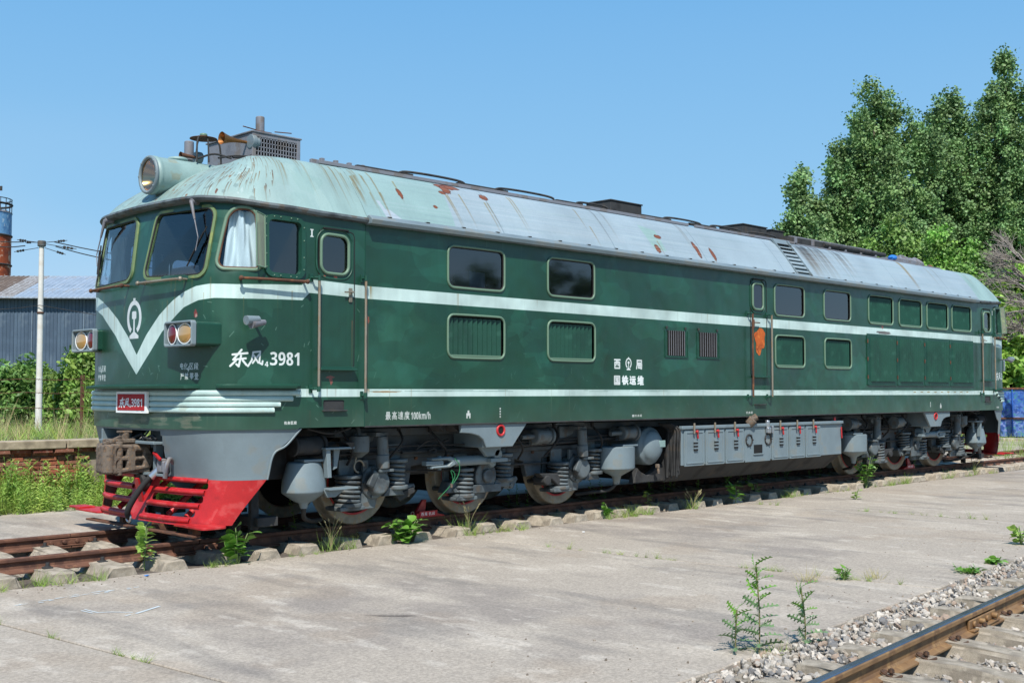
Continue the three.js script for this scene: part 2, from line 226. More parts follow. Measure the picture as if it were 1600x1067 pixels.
const bodyBump = { bumpMap: rep(dentTex, 0.34, 1.2), bumpScale: 0.035 };
const M = {};
const DIM = new THREE.Color(0.76, 0.76, 0.76);
const bodyMat = (t) => new THREE.MeshPhysicalMaterial({ map: t, color: DIM, roughness: 0.42, clearcoat: 0.3, clearcoatRoughness: 0.2, side: THREE.DoubleSide, ...bodyBump });
M.wallA = bodyMat(wallTexA); M.wallB = bodyMat(wallTexB); M.wallFar = bodyMat(wallTexFar);
const wear = (hex, dark, stain, seed, o = {}) => wornTex(hex, dark, stain, { n: 384, seed, ...o });
const greenTile = wear([26, 76, 60], [15, 54, 43], [78, 114, 100], 3, { dark: 0.5, stain: 0.25, cells: 5 });
const greyTile = wear([116, 127, 132], [66, 72, 76], [104, 86, 70], 4, { dark: 0.85, stain: 0.55, cells: 6, grain: 0.1 });
const skirtTile = wear([136, 153, 160], [104, 120, 128], [150, 132, 108], 41, { dark: 0.4, stain: 0.25, cells: 4, grain: 0.05 });
const grimeTile = wear([58, 59, 60], [24, 24, 25], [80, 68, 56], 5, { dark: 0.7, stain: 0.5, cells: 7, grain: 0.16 });
const steelTile = wear([158, 150, 134], [112, 102, 88], [160, 122, 84], 6, { dark: 0.5, stain: 0.4, cells: 6 });
const rustTile = wear([104, 70, 52], [58, 40, 33], [146, 92, 54], 7, { dark: 0.7, stain: 0.6, cells: 8, grain: 0.2 });
const couplerTile = wear([124, 112, 100], [84, 72, 62], [150, 112, 76], 77, { dark: 0.8, stain: 0.55, cells: 16, grain: 0.2 });
const redTile = wear([198, 40, 44], [140, 30, 34], [206, 104, 98], 8, { dark: 0.7, stain: 0.45, cells: 8, grain: 0.12 });
const paleTile = wear([150, 178, 174], [122, 150, 148], [138, 112, 74], 9, { dark: 0.4, stain: 0.3, cells: 5 });
const mintTile = wear([196, 222, 216], [160, 190, 184], [150, 140, 110], 10, { dark: 0.4, stain: 0.25, cells: 5 });
const tile = (t, r, metal = 0, sz = 1.3, o = {}) => new THREE.MeshStandardMaterial({ map: rep(t, sz), color: DIM, roughness: r, metalness: metal, side: THREE.DoubleSide, bumpMap: rep(bumpTex, 0.9), bumpScale: 0.002, ...o });
M.inner = tile(wear([82, 90, 95], [42, 46, 50], [74, 70, 64], 45, { dark: 0.7, stain: 0.4, cells: 6 }), 0.7);
M.coping = null; M.green = tile(greenTile, 0.45); M.grey = tile(greyTile, 0.6, 0, 1.1, { color: new THREE.Color(0.62, 0.615, 0.60) }); M.skirt = tile(skirtTile, 0.5, 0, 1.6, { color: new THREE.Color(0.66, 0.66, 0.66) }); M.grime = tile(grimeTile, 0.85); M.steel = tile(steelTile, 0.5, 0.35); M.rust = tile(rustTile, 0.9); M.coupler = tile(couplerTile, 0.8, 0.1, 0.5, { bumpScale: 0.006 }); M.red = tile(redTile, 0.42); M.pale = tile(paleTile, 0.5); M.mint = tile(mintTile, 0.45);
M.black = std(rgb(18, 18, 19), 0.75); M.rubber = std(rgb(34, 34, 35), 0.8); M.frame = std(rgb(98, 124, 104), 0.5); M.olive = tile(wear([116, 138, 92], [84, 108, 66], [164, 164, 84], 12, { cells: 4 }), 0.5); M.chrome = std(rgb(190, 192, 196), 0.28, 0.85); M.white = std(rgb(232, 234, 232), 0.6);
M.brass = std(rgb(150, 104, 62), 0.42, 0.8); M.dullgrey = tile(wear([132, 134, 142], [96, 98, 106], [110, 96, 84], 14, {}), 0.6); M.dark = std(rgb(9, 10, 11), 0.9);
M.glass = new THREE.MeshPhysicalMaterial({ color: rgb(214, 226, 234), roughness: 0.03, transmission: 1, thickness: 0, ior: 1.75, specularIntensity: 1 });
M.tinted = new THREE.MeshPhysicalMaterial({ color: rgb(130, 142, 160), roughness: 0.04, transmission: 1, thickness: 0, ior: 1.95 });
M.interior = std(rgb(30, 42, 60), 0.9); M.engine = std(rgb(50, 56, 68), 0.95); M.curtain = std(rgb(240, 242, 236), 0.95); M.amber = new THREE.MeshPhysicalMaterial({ color: rgb(205, 158, 96), roughness: 0.12, metalness: 0.45, clearcoat: 1 }); M.redLens = new THREE.MeshPhysicalMaterial({ color: rgb(96, 8, 16), roughness: 0.15, clearcoat: 1 });

// ---------------------------------------------------------------- curved cab shell: s runs round the nose from -SL to SL, y is height
function catmull(P, n) { const out = [], A = [[P[1][0], -P[1][1]], ...P, [2 * P.at(-1)[0] - P.at(-2)[0], 2 * P.at(-1)[1] - P.at(-2)[1]]]; for (let i = 1; i < A.length - 2; i++) for (let k = 0; k < n; k++) { const [a, b, c, d] = [A[i - 1], A[i], A[i + 1], A[i + 2]], t = k / n; out.push([0, 1].map((q) => 0.5 * (2 * b[q] + (c[q] - a[q]) * t + (2 * a[q] - 5 * b[q] + 4 * c[q] - d[q]) * t * t + (3 * b[q] - a[q] - 3 * c[q] + d[q]) * t ** 3))); } out.push(P.at(-1)); return out; }
const PLAN = catmull([[-10.26, 0], [-10.25, 0.5], [-10.21, 0.95], [-10.10, 1.28], [-9.88, 1.50], [-9.55, 1.605], [-9.2, 1.64], [-8.9, 1.65], [-8.3, 1.65]], 40);
const ARC = [0]; for (let i = 1; i < PLAN.length; i++) ARC.push(ARC[i - 1] + Math.hypot(PLAN[i][0] - PLAN[i - 1][0], PLAN[i][1] - PLAN[i - 1][1]));
const SL = ARC.at(-1);
function planAt(a) { a = clamp(a, 0, SL); let lo = 0, hi = ARC.length - 1; while (hi - lo > 1) { const m = (lo + hi) >> 1; if (ARC[m] <= a) lo = m; else hi = m; } const t = (a - ARC[lo]) / (ARC[hi] - ARC[lo]), p = PLAN[lo], q = PLAN[hi], L = Math.hypot(q[0] - p[0], q[1] - p[1]); return [lerp(p[0], q[0], t), lerp(p[1], q[1], t), -(q[1] - p[1]) / L, (q[0] - p[0]) / L]; }
const rake = (a, y) => 0.17 * Math.max(0, y - 2.85) * (1 - sstep(1.2, 2.4, a));
function shell(s, y, off = 0) { const [x, z, nx, nz] = planAt(Math.abs(s)), k = off - rake(Math.abs(s), y); return V(x + nx * k, y, Math.sign(s || 1) * (z + nz * k)); }
function shellN(s) { const [, , nx, nz] = planAt(Math.abs(s)); return V(nx, 0, Math.sign(s || 1) * nz); }
const gutterY = (s) => { const a = Math.abs(s), T = [[0, 3.66], [1.17, 3.65], [1.54, 3.62], [1.93, 3.58], [2.56, 3.55], [SL, 3.54]]; for (let i = 1; i < T.length; i++) if (a <= T[i][0]) return lerp(T[i - 1][1], T[i][1], (a - T[i - 1][0]) / (T[i][0] - T[i - 1][0])); return 3.54; };

// rounded polygon (counter-clockwise corners) with n points an arc; off grows it outwards
function roundPoly(P, r, off = 0, n = 7) {
  const out = [], N = P.length; let area = 0; for (let i = 0; i < N; i++) area += P[i][0] * P[(i + 1) % N][1] - P[(i + 1) % N][0] * P[i][1]; if (area < 0) P = [...P].reverse();
  for (let i = 0; i < N; i++) {
    const a = P[(i + N - 1) % N], b = P[i], c = P[(i + 1) % N], R = Array.isArray(r) ? r[i] : r, la = Math.hypot(a[0] - b[0], a[1] - b[1]), lc = Math.hypot(c[0] - b[0], c[1] - b[1]), ua = [(a[0] - b[0]) / la, (a[1] - b[1]) / la], uc = [(c[0] - b[0]) / lc, (c[1] - b[1]) / lc];
    const ang = Math.acos(clamp(ua[0] * uc[0] + ua[1] * uc[1], -1, 1)), d = R / Math.sin(ang / 2), bis = [ua[0] + uc[0], ua[1] + uc[1]], bl = Math.hypot(...bis), C = [b[0] + bis[0] / bl * d, b[1] + bis[1] / bl * d];
    const n0 = [ua[1], -ua[0]], n1 = [-uc[1], uc[0]]; // outward normals of the two sides
    let a0 = Math.atan2(n0[1], n0[0]), a1 = Math.atan2(n1[1], n1[0]); if (Math.cos(a0) * (C[0] - b[0]) + Math.sin(a0) * (C[1] - b[1]) > 0) { a0 += Math.PI; } if (Math.cos(a1) * (C[0] - b[0]) + Math.sin(a1) * (C[1] - b[1]) > 0) a1 += Math.PI;
    let da = a1 - a0; while (da > Math.PI) da -= 2 * Math.PI; while (da < -Math.PI) da += 2 * Math.PI;
    for (let k = 0; k <= n; k++) { const t = a0 + da * k / n; out.push([C[0] + Math.cos(t) * (R + off), C[1] + Math.sin(t) * (R + off)]); }
  }
  return out;
}
function dist2(out, x, y) { // signed distance to an outline, negative inside, and the nearest point
  let best = 1e9, bp = null, ins = false; for (let i = 0, j = out.length - 1; i < out.length; j = i++) { const [ax, ay] = out[j], [bx2, by] = out[i], dx = bx2 - ax, dy = by - ay, t = clamp(((x - ax) * dx + (y - ay) * dy) / (dx * dx + dy * dy + 1e-12)), px = ax + dx * t, py = ay + dy * t, D = Math.hypot(x - px, y - py); if (D < best) { best = D; bp = [px, py]; } if ((ay > y) !== (by > y) && x < (bx2 - ax) * (y - ay) / (by - ay) + ax) ins = !ins; } return [ins ? -best : best, bp];
}
// a sheet over s0..s1, y0..y1(s) with holes cut along outlines
function sheet(at, s0, s1, y0, y1, step, holes, uvOf) {
  const nx = Math.ceil((s1 - s0) / step), ny = Math.ceil((3.6 - 1.2) / step), pos = [], uv = [], idx = [], S = [], Yv = [];
  for (let i = 0; i <= nx; i++) for (let j = 0; j <= ny; j++) {
    let s = s0 + (s1 - s0) * i / nx; let y = lerp(y0(s), y1(s), j / ny);
    if (i && j && i < nx && j < ny) for (const h of holes) { if (s < h.b[0] - step || s > h.b[2] + step || y < h.b[1] - step || y > h.b[3] + step) continue; const [d, p] = dist2(h.o, s, y); if (Math.abs(d) < step * 0.62) { [s, y] = p; break; } }
    S.push(s); Yv.push(y); const p = at(s, y); pos.push(p.x, p.y, p.z); uv.push(...uvOf(s, y));
  }
  const inHole = (...k) => { const s = k.reduce((a, q) => a + S[q], 0) / k.length, y = k.reduce((a, q) => a + Yv[q], 0) / k.length; for (const h of holes) { if (s < h.b[0] || s > h.b[2] || y < h.b[1] || y > h.b[3]) continue; if (dist2(h.o, s, y)[0] < 0) return true; } return false; };
  for (let i = 0; i < nx; i++) for (let j = 0; j < ny; j++) { const a = i * (ny + 1) + j, b = a + 1, c = a + ny + 1, d = c + 1; if (!inHole(a, c, b)) idx.push(a, c, b); if (!inHole(b, c, d)) idx.push(b, c, d); }
  const g = new THREE.BufferGeometry(); g.setAttribute('position', new THREE.Float32BufferAttribute(pos, 3)); g.setAttribute('uv', new THREE.Float32BufferAttribute(uv, 2)); g.setIndex(idx); g.computeVertexNormals(); return g;
}
const bounds = (o) => [Math.min(...o.map((p) => p[0])), Math.min(...o.map((p) => p[1])), Math.max(...o.map((p) => p[0])), Math.max(...o.map((p) => p[1]))];
function pane(at, o, off, rings = 6) { // glass filling an outline
  const c = [o.reduce((a, p) => a + p[0], 0) / o.length, o.reduce((a, p) => a + p[1], 0) / o.length], pos = [], uv = [], idx = [], N = o.length;
  for (let k = 0; k <= rings; k++) for (const p of o) { const t = k / rings, s = lerp(c[0], p[0], t), y = lerp(c[1], p[1], t), q = at(s, y, off); pos.push(q.x, q.y, q.z); uv.push(s, y); }
  for (let k = 0; k < rings; k++) for (let i = 0; i < N; i++) { const a = k * N + i, b = k * N + (i + 1) % N; idx.push(a, a + N, b, b, a + N, b + N); }
  const g = new THREE.BufferGeometry(); g.setAttribute('position', new THREE.Float32BufferAttribute(pos, 3)); g.setAttribute('uv', new THREE.Float32BufferAttribute(uv, 2)); g.setIndex(idx); g.computeVertexNormals(); return g;
}
function band(at, a, b, offA, offB) { // strip between two outlines with as many points
  const pos = [], idx = [], N = a.length; for (let i = 0; i < N; i++) { const p = at(a[i][0], a[i][1], offA), q = at(b[i][0], b[i][1], offB); pos.push(p.x, p.y, p.z, q.x, q.y, q.z); } for (let i = 0; i < N; i++) { const j = (i + 1) % N; idx.push(2 * i, 2 * i + 1, 2 * j, 2 * j, 2 * i + 1, 2 * j + 1); }
  const g = new THREE.BufferGeometry(); g.setAttribute('position', new THREE.Float32BufferAttribute(pos, 3)); g.setIndex(idx); g.computeVertexNormals(); return g;
}
function moulding(at, o, off, r) { const p = o.filter((q, i) => { const l = o[(i + o.length - 1) % o.length]; return Math.hypot(q[0] - l[0], q[1] - l[1]) > 0.004; }).map((q) => at(q[0], q[1], off)); return new THREE.TubeGeometry(new THREE.CatmullRomCurve3(p, true, 'centripetal'), p.length * 3, r, 6, true); }
const hard = (g) => { const k = g.toNonIndexed(); k.computeVertexNormals(); return k; };
// ---------------------------------------------------------------- locomotive: cab shells
const loco = thing('diesel_locomotive', 'long green diesel locomotive with pale roof and red pilot on the rusty track', 'locomotive');
const CS = 0.08, CY1 = 3.72;
const cabTexture = (() => {
  const P = 2048 / (2 * SL), H = Math.round((CY1 - 1.2) * P), [c, g] = canvas(2048, H), X = (s) => (s + SL) * P, Y = (y) => (CY1 - y) * P, R = rng(77);
  g.fillStyle = GREEN; g.fillRect(0, 0, 2048, H);
  for (let i = 0; i < 70; i++) { g.globalAlpha = 0.10 + R() * 0.14; blob(g, R() * 2048, R() * H, 20 + R() * 110, 15 + R() * 90, R() < 0.5 ? '#4a8570' : '#1b4d3c', 200 + i, 16, 0.6); } g.globalAlpha = 1;
  // stripe: a V on the nose that runs round to the doors
  const inn = [[0, 2.01], [0.21, 2.22], [0.48, 2.43], [0.73, 2.57], [0.92, 2.655], [1.1, 2.71], [1.3, 2.73], [1.62, 2.725], [2.36, 2.755], [2.45, 2.825], [SL, 2.80]], out = [[SL, 2.655], [2.46, 2.675], [2.37, 2.59], [1.64, 2.575], [1.36, 2.58], [1.14, 2.56], [0.92, 2.49], [0.75, 2.38], [0.53, 2.24], [0.32, 2.05], [0, 1.79]];
  g.fillStyle = MINT; for (const sg of [1, -1]) { g.beginPath(); [...inn, ...out].forEach((p, i) => { const q = [X(CS * (1 - sstep(1, 1.6, p[0])) + sg * p[0]), Y(p[1])]; i ? g.lineTo(...q) : g.moveTo(...q); }); g.fill(); g.fillRect(sg > 0 ? X(2.3) : 0, Y(1.632), X(SL) - X(2.3), 0.088 * P); }
  emblem(g, X(0.01), Y(2.40), 0.42 * P, '#dfe5e6');
  inkOf(g); for (const x0 of [1.545, -2.36]) loco3981(g, X(x0), Y(2.045), 0.82 * P, 0.17 * P, 0.022 * P);
  for (const x0 of [0.95, -0.98]) { for (const [t, dx, y] of [['电化', 0, 1.905], ['区段', 0.145, 1.905], ['严禁', 0.012, 1.80], ['攀登', 0.15, 1.80]]) word(g, t, X(x0 + dx), Y(y), 0.058 * P, 0.075 * P, 0.006 * P, 0.0085 * P); g.fillStyle = '#e9eeec'; g.beginPath(); [[0.135, 1.87], [0.115, 1.825], [0.13, 1.825], [0.118, 1.79], [0.15, 1.84], [0.133, 1.84], [0.15, 1.87]].forEach((p, i) => i ? g.lineTo(X(x0 + p[0]), Y(p[1])) : g.moveTo(X(x0 + p[0]), Y(p[1]))); g.fill(); }
  for (const s of [2.475, -2.475]) { g.fillRect(X(s), Y(3.375), 0.02 * P, 0.085 * P); g.fillRect(X(s) - 0.012 * P, Y(3.375), 0.044 * P, 0.012 * P); g.fillRect(X(s) - 0.012 * P, Y(3.30), 0.044 * P, 0.012 * P); }
  for (const s of [2.16, -2.3]) word(g, '机务区段', X(s), Y(1.285), 0.034 * P, 0.034 * P, 0.005 * P, 0.008 * P);
  // rust runs, chips, bare patches
  for (let i = 0; i < 26; i++) drip(g, X((R() - 0.5) * 4.6), Y(2.72 - R() * 0.15), (0.15 + R() * 0.35) * P, 2 + R() * 5, '#8a6a3a', 0.18 + R() * 0.3);
  for (const s of [0.78, 0.86, 1.0, 1.12, 1.35, -0.8, -1.1]) drip(g, X(s), Y(2.8), 0.34 * P, 5, '#8a6a3a', 0.35);
  for (let i = 0; i < 40; i++) drip(g, R() * 2048, R() < 0.5 ? Y(1.66) : Y(1.4), 0.2 * P, 1 + R() * 6, R() < 0.5 ? '#9aa89a' : '#4d3a2c', 0.15 + R() * 0.2);
  blob(g, X(1.17), Y(2.42), 0.03 * P, 0.05 * P, '#8a3a32', 51); blob(g, X(1.18), Y(2.4), 0.018 * P, 0.025 * P, '#c0998f', 52);
  for (let i = 0; i < 24; i++) { g.globalAlpha = 0.5; blob(g, X((R() - 0.5) * 2.4), Y(1.21 + R() * 0.14), (0.05 + R() * 0.16) * P, (0.01 + R() * 0.05) * P, '#7f806c', 300 + i); } g.globalAlpha = 1;
  blob(g, X(2.74), Y(1.76), 0.08 * P, 0.02 * P, '#8a4f45', 61); blob(g, X(2.75), Y(1.73), 0.03 * P, 0.06 * P, '#8a4f45', 62); drip(g, X(3.03), Y(2.4), 0.7 * P, 4, '#7a4a35', 0.8);
  for (const s of [2.64, 2.8]) blob(g, X(s), Y(2.87), 0.03 * P, 0.014 * P, '#c4553a', 63);
  weather(c, g, 91, { low: 0.86, blot: 0.3, cell: 140, streak: 0.07 });
  const sc = rng(8); g.strokeStyle = 'rgba(200,215,205,0.35)'; for (let i = 0; i < 90; i++) { const x = sc() * 2048, y = Y(1.2 + sc() * 1.5); g.beginPath(); g.moveTo(x, y); g.lineTo(x + (sc() - 0.5) * 30, y + (sc() - 0.3) * 34); g.stroke(); }
  return canvasTex(c);
})();
M.cab = bodyMat(cabTexture); M.cab.bumpMap = rep(dentTex, 0.45, 1.2);
const cabUV = (s, y) => [(s + SL) / (2 * SL), (y - 1.2) / (CY1 - 1.2)];
const flip = (P, sg, c = 0) => sg > 0 ? P : P.map((p) => [2 * c - p[0], p[1]]);
const rearParts = []; // what the rear cab repeats
const cabMesh = (...a) => { const m = mesh(...a); rearParts.push(m); return m; };
const sub = mesh;
const wsP = [[0.245, 2.865], [1.262, 2.835], [1.335, 3.54], [0.325, 3.545]], cwP = [[1.405, 2.895], [1.865, 2.895], [1.835, 3.53], [1.53, 3.55]], swP = [[1.97, 2.875], [2.335, 2.865], [2.335, 3.42], [1.97, 3.435]], dwP = [[2.615, 2.92], [2.96, 2.915], [2.96, 3.315], [2.615, 3.325]];
const cabHoles = [];
const wins = [];
for (const sg of [1, -1]) for (const [kind, P, r, c] of [['windshield', wsP, 0.09, CS], ['corner_window', cwP, [0.09, 0.06, 0.12, 0.2].map((v) => v * 0.9), 0], ['side_window', swP, 0.05, 0], ['door_window', dwP, 0.085, 0]]) {
  const Q = flip(P, sg, c); let rr = r; if (sg < 0 && Array.isArray(r)) rr = [...r].reverse();
  wins.push({ kind, sg, Q, rr, o: roundPoly(Q, rr) }); }
for (const w of wins) cabHoles.push({ o: roundPoly(w.Q, w.rr, w.kind === 'door_window' ? 0.05 : 0.005), b: bounds(roundPoly(w.Q, w.rr, 0.06)) });
const notch = { o: roundPoly([[2.65, 1.40], [2.93, 1.40], [2.93, 1.51], [2.65, 1.51]], 0.01), b: [2.63, 1.38, 2.95, 1.53] }, notchL = { o: notch.o.map((p) => [-p[0], p[1]]), b: [-2.95, 1.38, -2.63, 1.53] };
cabMesh('cab_shell', sheet((s, y) => shell(s, y), -SL, SL, (s) => Math.abs(s) > 2.33 ? 1.21 : 1.2, (s) => gutterY(s) - 0.02, 0.028, [...cabHoles, notch, notchL], cabUV), M.cab, loco, true);
for (const w of wins) {
  const at = shell, o = w.o;
  if (w.kind === 'windshield') {
    const f = cabMesh('windshield_frame', [band(at, roundPoly(w.Q, w.rr, 0.0), roundPoly(w.Q, w.rr, 0.012), -0.02, 0.02), band(at, roundPoly(w.Q, w.rr, 0.012), roundPoly(w.Q, w.rr, 0.044), 0.02, 0.02), band(at, roundPoly(w.Q, w.rr, 0.044), roundPoly(w.Q, w.rr, 0.05), 0.02, -0.004)], M.olive, loco);
    sub('gasket', moulding(at, roundPoly(w.Q, w.rr, 0.004), 0.012, 0.009), M.rubber, f); sub('pane', pane(at, roundPoly(w.Q, w.rr, 0.004), -0.004), M.glass, f, true);
  } else if (w.kind === 'corner_window') {
    const f = cabMesh('window_frame', [moulding(at, roundPoly(w.Q, w.rr, 0.012), 0.004, 0.022)], M.frame, loco);
    sub('gasket', moulding(at, roundPoly(w.Q, w.rr, -0.008), 0.004, 0.012), M.rust, f); sub('pane', pane(at, roundPoly(w.Q, w.rr, 0.004), -0.008), M.glass, f, true);
    // pale curtain hanging just inside, in folds
    const cu = []; const b = bounds(o), pos = [], idx = [], nU = 40, nV = 8; for (let i = 0; i <= nU; i++) for (let j = 0; j <= nV; j++) { const t = i / nU, v = j / nV; const lo = w.sg > 0 ? b[0] + 0.03 : b[0] - 0.06, hi = w.sg > 0 ? b[2] + 0.06 : b[2] - 0.03; const gather = 1 - 0.35 * v; const s = lerp(lo, hi, 0.5 + (t - 0.5) * gather); const p = at(s, lerp(b[1] - 0.05, b[3] - 0.02, v), -0.075 + 0.035 * Math.sin(t * 11 + v * 3.2) + 0.012 * Math.sin(t * 31 - v * 4)); pos.push(p.x, p.y, p.z); }
    for (let i = 0; i < nU; i++) for (let j = 0; j < nV; j++) { const a = i * (nV + 1) + j; idx.push(a, a + 1, a + nV + 1, a + 1, a + nV + 2, a + nV + 1); } const g = new THREE.BufferGeometry(); g.setAttribute('position', new THREE.Float32BufferAttribute(pos, 3)); g.setIndex(idx); g.computeVertexNormals();
    sub('curtain', g, M.curtain, f);
  } else if (w.kind === 'side_window') {
    const f = cabMesh('window_frame', [band(at, roundPoly(w.Q, w.rr, 0.0), roundPoly(w.Q, w.rr, 0.006), -0.04, 0.028), band(at, roundPoly(w.Q, w.rr, 0.006), roundPoly(w.Q, w.rr, 0.055), 0.028, 0.03), band(at, roundPoly(w.Q, w.rr, 0.055), roundPoly(w.Q, w.rr, 0.065), 0.03, -0.004)], M.green, loco);
    const riv = []; for (const p of roundPoly(w.Q, w.rr, 0.036, 1)) { const c0 = at(p[0], p[1], 0.028); const s = new THREE.SphereGeometry(0.009, 6, 4); s.translate(c0.x, c0.y, c0.z); riv.push(s); } for (const t of [0.33, 0.66]) for (const [a, b] of [[0, 1], [1, 2], [2, 3], [3, 0]]) { const p = [lerp(w.Q[a][0], w.Q[b][0], t), lerp(w.Q[a][1], w.Q[b][1], t)], m = [(w.Q[0][0] + w.Q[2][0]) / 2, (w.Q[0][1] + w.Q[2][1]) / 2]; const k = a % 2 ? [Math.sign(p[0] - m[0]) * 0.036, 0] : [0, Math.sign(p[1] - m[1]) * 0.036]; const c0 = at(p[0] + k[0], p[1] + k[1], 0.028); const s = new THREE.SphereGeometry(0.009, 6, 4); s.translate(c0.x, c0.y, c0.z); riv.push(s); }
    sub('rivet', riv, M.frame, f).userData.kind = 'stuff'; sub('pane', pane(at, roundPoly(w.Q, w.rr, 0.004), -0.03), M.tinted, f, true);
  } else { // door with its own window
    const sg = w.sg, D = flip([[2.58, 1.85], [3.055, 1.85], [3.055, 3.385], [2.58, 3.385]], sg), lo = Math.min(D[0][0], D[1][0]), hi = Math.max(D[0][0], D[1][0]);
    const dg = sheet((s, y) => shell(s, y, 0.007), lo, hi, () => 1.85, () => 3.385, 0.028, [{ o: roundPoly(w.Q, w.rr, 0.012), b: bounds(roundPoly(w.Q, w.rr, 0.03)) }], cabUV);
    const d = cabMesh('cab_door', [dg], M.cab, loco, true);
    sub('door_seam', [moulding(at, roundPoly(D, 0.05), 0.004, 0.007)], M.black, d);
    sub('door_window_frame', [moulding(at, roundPoly(w.Q, w.rr, 0.014), 0.012, 0.019)], M.frame, d); sub('door_pressing', [moulding(at, roundPoly(w.Q, w.rr, 0.07), 0.005, 0.012)], M.green, d); sub('pane', pane(at, roundPoly(w.Q, w.rr, 0.004), -0.012), M.tinted, d, true);
    const zz = sg * WZ, e = (x, y, z, w2, h, dd) => bx(x, y, sg * z, w2, h, dd, 0.008);
    sub('door_sill', [e(-8.70, 1.845, WZ + 0.035, 0.5, 0.026, 0.075), e(-8.70, 1.862, WZ + 0.012, 0.5, 0.03, 0.02)], M.green, d);
    sub('door_lintel', [e(-8.72, 3.40, WZ + 0.014, 0.34, 0.02, 0.03)], M.black, d);
    sub('door_handle', [e(-8.515, 2.68, WZ + 0.014, 0.045, 0.16, 0.016), cy(V(-8.49, 2.715, sg * (WZ + 0.045)), V(-8.62, 2.708, sg * (WZ + 0.05)), 0.009), cy(V(-8.51, 2.715, sg * WZ), V(-8.51, 2.715, sg * (WZ + 0.05)), 0.012)], M.steel, d);
  }
}
// inside of the step notches and their lips
for (const sg of [1, -1]) cabMesh('step_recess', [bx(-8.72, 1.455, sg * (WZ - 0.09), 0.32, 0.15, 0.16), bx(-8.72, 1.392, sg * (WZ + 0.012), 0.32, 0.016, 0.05)], M.grime, loco);
// cab inside
cabMesh('cab_interior', [bx(-8.38, 2.5, 0, 0.04, 2.2, 3.2), bx(-9.05, 1.72, 0, 1.3, 0.05, 2.9), bx(-9.0, 3.58, 0, 1.2, 0.03, 2.7)], M.interior, loco);
cabMesh('control_desk', [bx(-9.75, 2.45, 0.55, 0.5, 0.7, 1.1, 0.03), bx(-9.78, 2.86, 0.42, 0.26, 0.26, 0.5, 0.02), bx(-9.75, 2.35, -0.75, 0.4, 0.6, 0.7, 0.03)], M.engine, loco);
for (const z of [0.75, -0.75]) cabMesh('cab_seat', [bx(-9.0, 2.35, z, 0.45, 0.1, 0.45, 0.04), bx(-8.8, 2.72, z, 0.08, 0.75, 0.45, 0.05)], M.interior, loco);
// gutter round the cab
{ const pos = [], idx = [], n = 200, pr = [[-0.01, -0.035], [0.085, -0.022], [0.105, 0.004], [0.092, 0.03], [-0.01, 0.036]], K = pr.length;
  for (let i = 0; i <= n; i++) { const s = -SL + 2 * SL * i / n; for (const [o, dy] of pr) { const k = 0.65 + 0.35 * (1 - sstep(1.2, 2.2, Math.abs(s))); const p = shell(s, gutterY(s), 0); const N = shellN(s); pos.push(p.x + N.x * o * k, p.y + dy, p.z + N.z * o * k); } }
  for (let i = 0; i < n; i++) for (let j = 0; j < K; j++) { const a = i * K + j, b = i * K + (j + 1) % K; idx.push(a, b, a + K, b, b + K, a + K); }
  const g = new THREE.BufferGeometry(); g.setAttribute('position', new THREE.Float32BufferAttribute(pos, 3)); g.setIndex(idx); cabMesh('cab_gutter', [hard(g)], M.grey, loco); }
// domed cab roof
const ROOF = [[0, 0], [0.10, 0.165], [0.20, 0.31], [0.32, 0.47], [0.42, 0.59], [0.50, 0.655], [0.56, 0.685], [0.66, 0.705], [0.78, 0.72], [1.05, 0.745], [1.65, 0.79]]; // inward, up from the gutter
const roofUp = (w) => { for (let i = 1; i < ROOF.length; i++) if (w <= ROOF[i][0]) return lerp(ROOF[i - 1][1], ROOF[i][1], (w - ROOF[i - 1][0]) / (ROOF[i][0] - ROOF[i - 1][0])); return 0.79; };
function domePoint(s, t) { // t 0 at the gutter, 1 on the ridge point (-8.3, 0)
  const p = shell(s, gutterY(s), 0.035), a = Math.abs(s); { const k = 0.95 * sstep(0, 0.26, t); if (a < 2.38) { const th = a / 2.38 * Math.PI / 2; p.x = lerp(p.x, -9.12 - 1.17 * Math.cos(th), k); p.z = lerp(p.z, Math.sign(s) * 1.675 * Math.sin(th), k); } } const front = 1 - sstep(0.7, 2.6, a);
  const tx = -8.3, u = t; const x = lerp(p.x, tx, u * (0.15 + 0.85 * front) * (p.x < -8.31 ? 1 : 0)), z = p.z * (1 - u);
  const side = roofUp(u * Math.abs(p.z) / 1.69 * 1.65 + (1 - sstep(0, 0.6, a)) * 0), wFront = u * 1.95, fr = 0.755 * Math.sin(Math.min(1, wFront / 1.35) * Math.PI / 2) ** lerp(1.1, 0.72, sstep(0.15, 1.2, a));
  const base = gutterY(s) + 0.03; const yS = base + (4.46 - base) * Math.min(1, roofUp(u * 1.65) / 0.92), yF = base + (4.46 - base) * Math.min(1, (wFront < 1.35 ? fr : 0.755 + (wFront - 1.35) / 0.6 * 0.035) / 0.92);
  return V(x, lerp(yS, yF, front), z);
}
